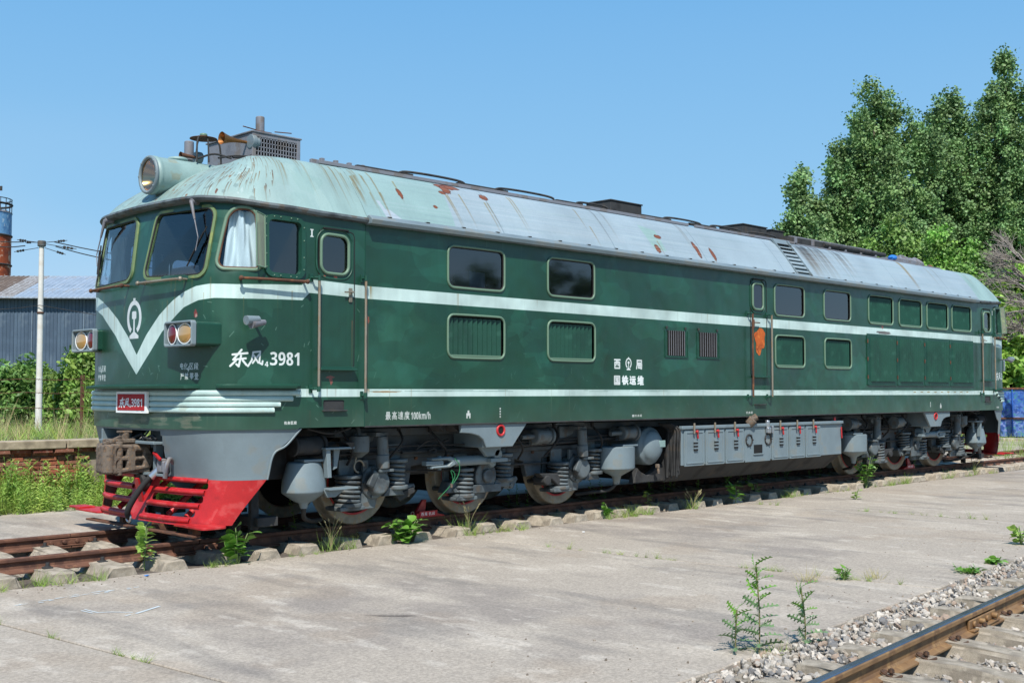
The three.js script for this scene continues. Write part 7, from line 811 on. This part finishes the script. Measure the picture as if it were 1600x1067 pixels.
// shrubs behind the wall
leafyTree('shrub', 30, 575, 31, 62, 'round dark shrub behind the wall, left of the utility pole', 111, [[0, 0, 0.25, 1.0, 0.6], [-0.6, 0.1, 0.25, 0.95, 0.5], [0.55, 0.1, 0.2, 0.9, 0.5], [-0.1, 0.4, 0.25, 0.85, 0.7], [0.2, -0.3, 0.3, 0.9, 0.6]], L_SHRUB, cSmall, 0.45, { cat: 'shrub', density: 3.4, clump: 0.2, r: 0.05, tint: [0.85, 0.9, 0.9] });
leafyTree('shrub', 118, 540, 29, 58, 'loose light green shrub behind the wall, right of the utility pole', 121, [[0, 0, 0.0, 1.0, 0.5], [-0.55, 0.1, 0.05, 0.78, 0.45], [0.55, 0.1, 0.0, 0.92, 0.5], [0.2, 0.4, 0.0, 0.7, 0.6], [-0.2, 0.3, 0, 0.6, 0.6], [0.9, 0, 0, 0.85, 0.4]], L_WEED, cSmall, 0.45, { cat: 'shrub', density: 3.4, clump: 0.2, r: 0.04, tint: [0.75, 0.8, 0.8] });
leafyTree('shrub', 205, 570, 31, 50, 'green shrub half hidden behind the nose of the locomotive', 131, [[0, 0, 0.0, 1.0, 0.6], [-0.5, 0.1, 0.0, 0.85, 0.5], [0.5, 0.1, 0.0, 0.9, 0.5]], L_SHRUB, cSmall, 0.45, { cat: 'shrub', density: 2.4, clump: 0.2, r: 0.04 });
{ const P = at(150, 668, 24), t = thing('tall_weed', 'tall yellowish weed stalks standing by the rusty fence post', 'plant', null, [P.x, P.y - 0.1, P.z]); const R = rng(5), L = []; for (let i = 0; i < 12; i++) L.push(weedGeo(40 + i, 0.7 + R() * 0.7, 14, 0.13, 0.03).translate((R() - 0.5) * 0.6, 0, (R() - 0.5) * 0.4)); mesh('stalk', L, L_WEED, t); }
// utility pole, wires, fence post with barbed wire
{ const P = at(59, 667, 27), top = at(60, 375, 27).y, gy = landY(P.x, P.z), h = top - gy; const t = thing('utility_pole', 'slim pale concrete utility pole carrying overhead wires', 'pole', null, [P.x, gy, P.z], FACE); mesh('pole', [cy(V(0, -0.3, 0), V(0, h, 0), 0.08, 0.055, 16)], tile(wear([232, 230, 224], [200, 196, 188], [214, 206, 192], 607, { cells: 6 }), 0.9, 0, 1.5), t); mesh('pole_cap', [drum(V(0, h - 0.13, 0), V(0, h + 0.01, 0), 0.095, 0.02, 14)], M.grey, t); mesh('pole_band', [drum(V(0, h * 0.62, 0), V(0, h * 0.62 + 0.05, 0), 0.08, 0.01, 14)], M.rust, t);
  const ins = []; for (const [x0, y0, x1, y1] of [[-0.12, -0.05, -0.9, 0.05], [-0.12, -0.25, -1.0, -0.4], [-0.1, -0.05, -0.6, -0.05], [0.12, -0.05, 0.95, 0.02], [0.12, -0.25, 0.9, -0.5], [0.1, -0.1, 1.3, -0.3]]) { const a = V(x0 * 0.64, h + y0 * 0.64, 0), b = V(x1 * 0.64, h + y1 * 0.64, 0.02); ins.push(cy(a, b, 0.008, 0.008, 5)); const d = b.clone().sub(a); for (let k = 0; k < 3; k++) { const c = a.clone().addScaledVector(d, 0.6 + k * 0.11); ins.push(cy(c, c.clone().addScaledVector(d, 0.07), 0.032, 0.022, 8)); } } mesh('insulator', ins, M.grime, t);
  for (const [a, m, b, lab] of [[[36, 378], [10, 378], [-60, 372], 'upper wire running left from the utility pole'], [[38, 384], [10, 386], [-60, 380], 'lower wire running left from the utility pole'], [[84, 378], [130, 388], [240, 408], 'upper wire running right from the utility pole'], [[86, 385], [130, 397], [240, 420], 'lower wire running right from the utility pole'], [[61, 477], [20, 482], [-60, 486], 'thin telephone wire left of the pole against the shed'], [[61, 477], [120, 487], [230, 506], 'thin telephone wire right of the pole against the shed']]) { const w = mesh('overhead_wire', [tube([a, m, b].map((q, i) => at(q[0], q[1], 27 + i * 0.4)), lab.includes('telephone') ? 0.008 : 0.013, 14, 5)], M.grime, scene); tag(w, lab, 'wire'); }
  const Q = at(126, 668, 24); const f = thing('fence_post', 'thin rusty iron fence post on the bank', 'fence post', null, [Q.x, Q.y - 0.15, Q.z]); mesh('post', [bx(0, 0.62, 0, 0.05, 1.25, 0.05), bx(0.03, 0.62, 0.02, 0.012, 1.25, 0.05)], M.rust, f);
  [[592, 'top strand of barbed wire by the rusty post'], [613, 'middle strand of barbed wire by the rusty post'], [637, 'bottom strand of barbed wire by the rusty post']].forEach(([v, lab], k) => { const a = [-60, -10, 40, 90, 126, 180].map((u, i) => at(u, v + (i % 2 ? 2 : 0), 24 + (126 - u) * 0.01)); const barbs = []; for (let i = 0; i < 24; i++) { const p = at(-60 + i * 10, v + 1, 24 + (186 - i * 10) * 0.01); barbs.push(cy(p.clone().add(V(-0.012, -0.02, 0)), p.clone().add(V(0.012, 0.02, 0)), 0.004, 0.004, 4)); } tag(mesh('barbed_wire', [tube(a, 0.006, 30, 4), ...barbs], M.rust, scene), lab, 'wire'); }); }
// shed of ribbed sheet metal
{ const O = at(80, 560, 55), y0 = -0.1, yE = at(80, 465, 55).y, yR = at(80, 431, 59.5).y; const s = thing('metal_shed', 'long blue-grey sheet metal shed with a pale ribbed roof', 'shed', null, [O.x, 0, O.z], FACE + 0.04);
  const wallM = tile(wear([88, 108, 128], [70, 88, 108], [108, 122, 134], 601, { cells: 4, grain: 0.04 }), 0.55, 0.1, 3), roofM = tile(wear([176, 190, 204], [146, 160, 174], [150, 140, 128], 602, { cells: 4, grain: 0.05 }), 0.45, 0.2, 3), roofRust = tile(wear([112, 96, 84], [86, 72, 62], [150, 148, 146], 603, { cells: 6, stain: 0.5, grain: 0.1 }), 0.85, 0, 2);
  const roofMix = tile(wear([150, 148, 146], [112, 98, 88], [186, 192, 198], 606, { cells: 6, stain: 0.6, grain: 0.06 }), 0.7, 0, 2); const rib = (w, len, n) => { const P = []; for (let i = 0; i < n; i++) { const x = w * i / n, d = w / n; P.push([x, 0], [x + d * 0.55, 0], [x + d * 0.65, 0.03], [x + d * 0.9, 0.03]); } P.push([w, 0], [w, -0.01], [0, -0.01]); const g = new THREE.ExtrudeGeometry(new THREE.Shape(P.map((p) => new THREE.Vector2(...p))), { depth: len, bevelEnabled: false }); return flat(g); };
  const w0 = 1.02, wg = rib(w0 - 0.006, yE - y0, 6); wg.rotateX(-Math.PI / 2); uvBox(wg); // ribs stand out to +z after turning
  { const p = wg.attributes.position; for (let i = 0; i < p.count; i++) p.setZ(i, -p.getZ(i)); wg.computeVertexNormals(); }
  const run = 4.6, rise = yR - yE, rl = Math.hypot(run + 0.5, rise + 0.05), rg = rib(w0 - 0.004, rl, 4); { const p = rg.attributes.position; for (let i = 0; i < p.count; i++) { const t = p.getZ(i) / rl, k = p.getY(i); p.setY(i, yE - 0.06 + (rise + 0.06) * Math.sin(t * Math.PI / 2 * 0.94) / Math.sin(Math.PI / 2 * 0.94) + k * 0.9); p.setZ(i, 0.5 - (run + 0.5) * t); } rg.computeVertexNormals(); uvBox(rg); }
  for (let i = 0; i < 22; i++) { const x = -12 + i * w0; const a = new THREE.Mesh(wg, wallM); a.name = numbered('wall_panel'); a.position.set(x, y0, 0); a.castShadow = a.receiveShadow = true; s.add(a); const b = new THREE.Mesh(rg, x < -3.2 ? roofRust : x < -2.1 ? roofMix : roofM); b.name = numbered('roof_panel'); b.position.set(x, 0, 0); b.castShadow = b.receiveShadow = true; s.add(b); }
  mesh('eave_trim', [bx(-1, yE - 0.02, 0.46, 22.4, 0.05, 0.06)], roofM, s); mesh('shed_wall', [bx(-1, yE / 2, -9.2, 22.4, yE, 0.1), bx(10.2, yE / 2, -4.6, 0.1, yE, 9.2), bx(-12.1, yE / 2, -4.6, 0.1, yE, 9.2)], wallM, s); mesh('roof_back', [prism([[0, yR + 0.02], [4.6, yE], [4.6, yE - 0.05], [0, yR - 0.04]], 0, 22.4, 0).rotateY(Math.PI / 2).translate(-12.1, 0, -4.6)], roofM, s);
  mesh('wall_seam', [-6, -2.6, -0.95, 1.5, 4.2].map((x) => bx(x, (yE + y0) / 2, 0.045, 0.05, yE - y0, 0.03)), tile(wear([120, 138, 154], [100, 118, 136], [130, 140, 148], 604, {}), 0.6, 0, 2), s);
}
// rusty silo at the left edge
{ const D = 74, O = at(-27, 560, D), yT = at(0, 331, D).y, yB = at(0, 367, D).y; const s = thing('silo', 'rusty steel silo with a blue top band and a railing, at the left edge', 'silo', null, [O.x, 0, O.z], FACE); const r = 1.52;
  mesh('silo_body', [cy(V(0, -0.2, 0), V(0, yB, 0), r, r, 40)], tile(wear([170, 78, 38], [118, 50, 30], [206, 180, 160], 701, { dark: 0.7, stain: 0.85, cells: 5, grain: 0.1 }), 0.85, 0, 2.2), s); mesh('silo_top', [cy(V(0, yB, 0), V(0, yT, 0), r + 0.01, r + 0.01, 40)], tile(wear([112, 164, 206], [74, 120, 170], [196, 206, 210], 702, { dark: 0.8, stain: 0.7, cells: 6, grain: 0.06 }), 0.6, 0, 1.6), s); mesh('silo_band', [yB, (yB + yT) / 2 + 1.3, yB - 1.9, yB - 3.4].map((y) => ring(V(0, y, 0), r + 0.02, 0.06, Y1, 40)), M.grime, s); mesh('silo_cap', [cy(V(0, yT, 0), V(0, yT + 0.12, 0), r + 0.05, r - 0.1, 40)], M.dullgrey, s);
  const rl = [ring(V(0, yT + 0.9, 0), r, 0.03, Y1, 40), ring(V(0, yT + 0.5, 0), r, 0.025, Y1, 40)]; for (let i = 0; i < 22; i++) { const a = i / 22 * 6.283; rl.push(cy(V(Math.cos(a) * r, yT, Math.sin(a) * r), V(Math.cos(a) * r, yT + 0.9, Math.sin(a) * r), 0.025, 0.025, 5)); } mesh('railing', rl, M.grime, s); mesh('roof_pipe', [cy(V(0.6, yT, 0), V(0.6, yT + 1.9, 0), 0.05), bx(0.75, yT + 1.6, 0, 0.5, 0.3, 0.05)], M.grime, s); }
// ---------------------------------------------------------------- single weeds along the tracks
const stemGeo1 = flat(cy(V(0, 0, 0), V(0, 1, 0), 0.008, 0.005, 5));
function leafyPlant(label, x, z, h, w, nStem, nLeaf, leaf, mat, seed, group) { // leaves one by one
  const t = thing('weed_plant', label, 'weed', group, [x, GY - 0.02, z]), R = rng(seed), st = []; const base = leafGeo(leaf[0], leaf[1], 0.3, 0.18, 4, leaf[2] ?? ((q) => q < 0.05 ? 0.25 : Math.pow(Math.sin(Math.PI * Math.min(1, 0.12 + q * 0.88)), 0.8)));
  for (let s = 0; s < nStem; s++) { const a = R() * 6.28, d = V(Math.cos(a) * w * (0.2 + R() * 0.8) * (nStem > 1 ? 1 : 0.15), h * (0.6 + R() * 0.4), Math.sin(a) * w * (0.2 + R() * 0.8) * (nStem > 1 ? 1 : 0.15)); st.push(tube([V(d.x * 0.05, 0, d.z * 0.05), V(d.x * 0.35, d.y * 0.5, d.z * 0.35), d], 0.006, 8, 5)); const n = Math.round(nLeaf / nStem); for (let i = 0; i < n; i++) { const q = 0.2 + 0.8 * (i + 0.5) / n, b = R() * 6.28, p = V(d.x * q * (0.6 + 0.4 * q), d.y * q, d.z * q * (0.6 + 0.4 * q)); const m = new THREE.Mesh(base, mat); m.name = numbered('leaf'); const dir = V(Math.cos(b), 0.1 + R() * 0.5, Math.sin(b)).normalize(); m.quaternion.setFromUnitVectors(Z1, dir).multiply(new THREE.Quaternion().setFromAxisAngle(Z1, (R() - 0.5) * 0.8)); m.position.copy(p).addScaledVector(dir, 0.02); m.scale.setScalar(0.6 + R() * 0.6); m.castShadow = m.receiveShadow = true; t.add(m); } }
  mesh('stem', st, stemMat, t); return t;
}
leafyPlant('broad-leaved weed with pale heart-shaped leaves beside the red pilot', -9.76, 1.40, 0.50, 0.17, 5, 44, [0.135, 0.115], L_BROAD, 3);
leafyPlant('wide bush of heart-shaped leaves beside the first wheel', -7.46, 1.36, 0.33, 0.27, 9, 90, [0.12, 0.115], L_BROAD, 5);
leafyPlant('slim upright leafy weed before the rail joint at the nose', -10.62, 1.02, 0.46, 0.05, 2, 60, [0.085, 0.055], L_WEED, 7);
leafyPlant('leafy weed with small bright leaves between sleeper ends near the tank', -3.62, 1.3, 0.22, 0.08, 3, 20, [0.09, 0.07], L_BROAD, 9);
leafyPlant('bushy weed in front of the first rear wheel', 3.95, 1.25, 0.6, 0.28, 8, 90, [0.12, 0.05], L_BROAD, 11);
leafyPlant('tall weed with a drooping yellow-green head by the tank doors', -0.45, 1.30, 0.50, 0.04, 1, 50, [0.14, 0.042], L_BROAD, 13);
leafyPlant('small round-leaved weed behind the drooping one', 0.75, 0.9, 0.3, 0.06, 2, 12, [0.1, 0.07], L_WEED, 15);
leafyPlant('thin weed stalk before the air reservoir', -2.36, 1.0, 0.36, 0.03, 1, 18, [0.06, 0.045], L_WEED, 17);
leafyPlant('little weed growing through the pavement in front of the tank', 1.5, 2.38, 0.2, 0.05, 3, 22, [0.09, 0.045], L_WEED, 19);
leafyPlant('compact green tuft in a pavement joint near the ballast', -6.2, 6.42, 0.13, 0.09, 9, 62, [0.055, 0.02], L_BROAD, 21);
leafyPlant('leafy weed at the right edge by the ballast', -2.4, 6.62, 0.26, 0.12, 6, 40, [0.09, 0.055], L_WEED, 23);
leafyPlant('flat creeping weed on the ballast edge, left of the other creeping weed', -4.95, 7.1, 0.07, 0.20, 8, 60, [0.07, 0.045], L_BROAD, 25);
leafyPlant('flat creeping weed on the ballast edge, nearest the right edge', -4.15, 6.98, 0.10, 0.16, 7, 48, [0.07, 0.045], L_BROAD, 27);
// toothed sow thistles at the edge of the ballast
const thistleLeaf = (() => { const pts = [[0, 0.01]]; const n = 5; for (let i = 0; i < n; i++) { const t = (i + 0.3) / n, w = 0.035 * Math.sin(Math.PI * (0.18 + t * 0.75)); pts.push([t * 0.13 + 0.004, 0.008], [t * 0.13 + 0.008, w], [t * 0.13 + 0.016, w * 0.86], [t * 0.13 + 0.017, 0.009]); } pts.push([0.138, 0.0]); const all = [...pts, ...pts.slice(1, -1).reverse().map((p) => [p[0], -p[1]]), [0, -0.01]]; const g = new THREE.ShapeGeometry(new THREE.Shape(all.map((p) => new THREE.Vector2(p[1], p[0])))); g.rotateX(Math.PI / 2); const f = flat(g), p = f.attributes.position; for (let i = 0; i < p.count; i++) p.setY(i, -p.getZ(i) * p.getZ(i) * 2.6 + Math.abs(p.getX(i)) * 0.3); f.computeVertexNormals(); return f; })();
function thistle(label, x, z, h, seed, n) { const t = thing('thistle', label, 'weed', null, [x, GY - 0.05, z]), R = rng(seed), bend = V((R() - 0.5) * 0.1, 1, (R() - 0.5) * 0.1); mesh('stem', [tube([V(0, 0, 0), V(bend.x * h * 0.3, h * 0.5, 0), V(bend.x * h, h * 0.97, bend.z * h)], 0.006, 12, 6)], std(rgb(112, 106, 72), 0.8), t); for (let i = 0; i < n; i++) { const q = 0.12 + 0.88 * i / (n - 1), a = i * 2.39 + R() * 0.5, m = new THREE.Mesh(thistleLeaf, i > n * 0.5 ? L_BROAD : L_GREY); m.name = numbered('leaf'); const dir = V(Math.cos(a), 0.3 + q * 0.7, Math.sin(a)).normalize(); m.quaternion.setFromUnitVectors(Z1, dir); m.position.set(bend.x * h * q * q, h * q * 0.97, bend.z * h * q * q); m.rotateZ((R() - 0.5) * 1.2); m.scale.setScalar((0.85 + R() * 0.5) * (1.15 - q * 0.4)); m.castShadow = m.receiveShadow = true; t.add(m); } return t; }
thistle('tallest toothed thistle at the ballast edge', -9.42, 7.56, 0.66, 3, 25); thistle('short toothed thistle left of the tallest one', -9.50, 7.42, 0.34, 5, 14); thistle('toothed thistle right of the tallest one, among the stones', -8.98, 7.66, 0.46, 7, 20);
{ const R = rng(5), L = []; for (let i = 0; i < 14; i++) L.push(bladeGeo(60 + i, 8, 0.14, 0.006, 1.1).translate((R() - 0.5) * 0.2, 0, (R() - 0.5) * 0.16)); const t = thing('grass_tuft', 'half dry grass tuft at the foot of the thistles', 'grass', null, [-9.40, GY - 0.05, 7.62]); mesh('blades', L.slice(0, 7), L_GRASS, t); mesh('dry_blades', L.slice(7), L_DRY, t); }
for (const [x, z, s, lab, dry] of [[-8.42, 1.2, 1.0, 'tall seeding grass tuft between the sand box and the first wheel', 0], [-8.2, 1.32, 0.6, 'short bright grass tuft right of the tall seeding tuft', 0], [-6.28, 1.22, 1.05, 'grass tuft with seed heads below the traction rod', 0], [-1.72, 1.38, 0.9, 'grass tuft at the sleeper ends left of the drooping weed', 0], [-3.2, 1.4, 0.6, 'low grass strip beside three sleeper ends near the reservoir', 0], [-2.9, 1.4, 0.5, 'low grass patch right of the grass strip near the reservoir', 0], [1.2, 1.28, 0.7, 'thin grass blades at the middle of the tank', 0], [5.3, 1.35, 0.7, 'grass tuft before the second rear wheel', 0], [7.2, 1.38, 0.7, 'grass tuft before the rear sand box', 0], [8.9, 1.2, 0.9, 'grass tuft at the rail joint behind the train', 0], [-11.75, 1.2, 0.5, 'low grass between the first sleepers at the left edge', 0], [-11.3, 1.42, 0.45, 'flat grass at the pavement edge, far left', 0], [-10.1, 1.45, 0.3, 'tiny grass tuft at the sleeper end near the nose', 0], [-4.35, 1.0, 0.5, 'small weed tuft by the third wheel', 0], [-6.52, 6.25, 0.6, 'dry grass tuft left of the compact green tuft', 1], [-5.95, 6.6, 0.45, 'dry grass tuft right of the compact green tuft', 1]]) { const R = rng(Math.round(x * 100 + 5000)), L = []; for (let i = 0; i < 5; i++) L.push(bladeGeo(100 + i + Math.round(x * 7), 9, 0.30 * s, 0.007, 0.6).translate((R() - 0.5) * 0.22 * s, 0, (R() - 0.5) * 0.14 * s)); const t = thing('grass_tuft', lab, 'grass', null, [x, GY - 0.02, z]); mesh('blades', L, dry ? L_DRY : L_GRASS, t); if (!dry && s > 0.8) { const S = []; for (let i = 0; i < 9; i++) { const a = R() * 6.28, h = (0.25 + R() * 0.16) * s; const tip = V(Math.cos(a) * 0.12 * s, h, Math.sin(a) * 0.12 * s); S.push(tube([V(0, 0, 0), V(tip.x * 0.3, h * 0.6, tip.z * 0.3), tip], 0.0025, 6, 4), cy(tip, tip.clone().add(V(tip.x * 0.2, 0.03, tip.z * 0.2)), 0.008, 0.004, 5)); } mesh('seed_head', S, L_DRY, t); } }
// tiny growth in the pavement joints
{ const R = rng(71), S = []; for (const jx of [-12.65, -6.38, -0.15]) for (let i = 0; i < 70; i++) { const z = 1.6 + R() * 5.4; if (vnoise(z * 2.2, jx + 50, 999, 3) < 0.45) continue; S.push([jx + 0.1 * (z - 4) + (R() - 0.5) * 0.02, GY - 0.012, z, 0.2 + R() * 0.25]); } for (let i = 0; i < 240; i++) { const x = -12.5 + R() * 22; if (vnoise(x * 1.6 + 70, 2, 999, 5) < 0.55) continue; S.push([x, GY - 0.01, 1.36 + R() * 0.12, 0.25 + R() * 0.5]); } scatter('moss_grass', 'tiny grass growing in the pavement joints and along its edge', 'grass', grassKinds.slice(0, 2), [L_GRASS], S, [0.6, 1.1]); }
// red wheel chocks on the rail
for (const [x, lab] of [[-6.62, 'red steel wheel chock on the rail under the second wheel'], [6.62, 'red steel wheel chock on the rail under the rear middle wheel']]) { const d = x < 0 ? 1 : -1; const c = thing('wheel_chock', lab, 'wheel chock', 'red wheel chocks on the near rail', [x, 0.002, 0.7545]); mesh('shoe', [prism([[-0.24 * d, 0], [0.26 * d, 0], [0.26 * d, 0.014], [0.1 * d, 0.05], [-0.2 * d, 0.06]], -0.06, 0.075, 0.004), prism([[-0.18 * d, 0.06], [-0.06 * d, 0.22], [0.0, 0.22], [-0.02 * d, 0.06]], -0.02, 0.02, 0.004)], M.red, c); mesh('chock_face', [bx(-0.02 * d, 0.045, 0.079, 0.30, 0.075, 0.008, 0)], M.red, c);
  const [k, g] = canvas(256, 64); g.fillStyle = '#b01c28'; g.fillRect(0, 0, 256, 64); g.strokeStyle = '#e8e4e0'; word(g, '西局', 14, 10, 44, 44, 8, 5); g.strokeStyle = '#e8e4e0'; word(g, '机段', 130, 10, 44, 44, 8, 5); const q = new THREE.PlaneGeometry(0.28, 0.065); q.translate(-0.02 * d, 0.046, 0.0845); mesh('chock_lettering', q, new THREE.MeshStandardMaterial({ map: canvasTex(k), roughness: 0.5 }), c, true); mesh('chock_handle', [ring(V(-0.26 * d, 0.06, 0.05), 0.025, 0.006, Z1, 16)], M.steel, c); }
{ const w = thing('seal_cord', 'thin green cord with a tag hanging from the traction rod', 'cord', null, [-6.72, 0.78, 1.42]); mesh('cord', [tube([V(0, 0, 0), V(0.06, -0.08, 0.02), V(0.05, -0.2, 0.02), V(-0.06, -0.33, 0.01), V(-0.02, -0.2, 0.03), V(-0.08, -0.14, 0.02), V(-0.04, -0.28, 0.01), V(-0.18, -0.5, -0.1)], 0.005, 40, 5)], std(rgb(40, 120, 74), 0.6), w); mesh('tag', [drum(V(-0.06, -0.36, 0.01), V(-0.06, -0.31, 0.01), 0.016, 0.006, 8)], M.coupler, w); }
for (const [x, z, lab] of [[-10.85, 1.52, 'blue scrap of plastic at a sleeper end'], [-5.2, 2.2, 'white scrap on the pavement near the third wheel']]) tag(mesh('litter_scrap', [rotB(bx(x, GY + 0.012, z, 0.05, 0.006, 0.03, 0), Y1, 0.6, V(x, 0, z))], x < -8 ? std(rgb(70, 130, 200), 0.5) : M.white, scene), lab, 'litter');

renderer.render(scene, camera);
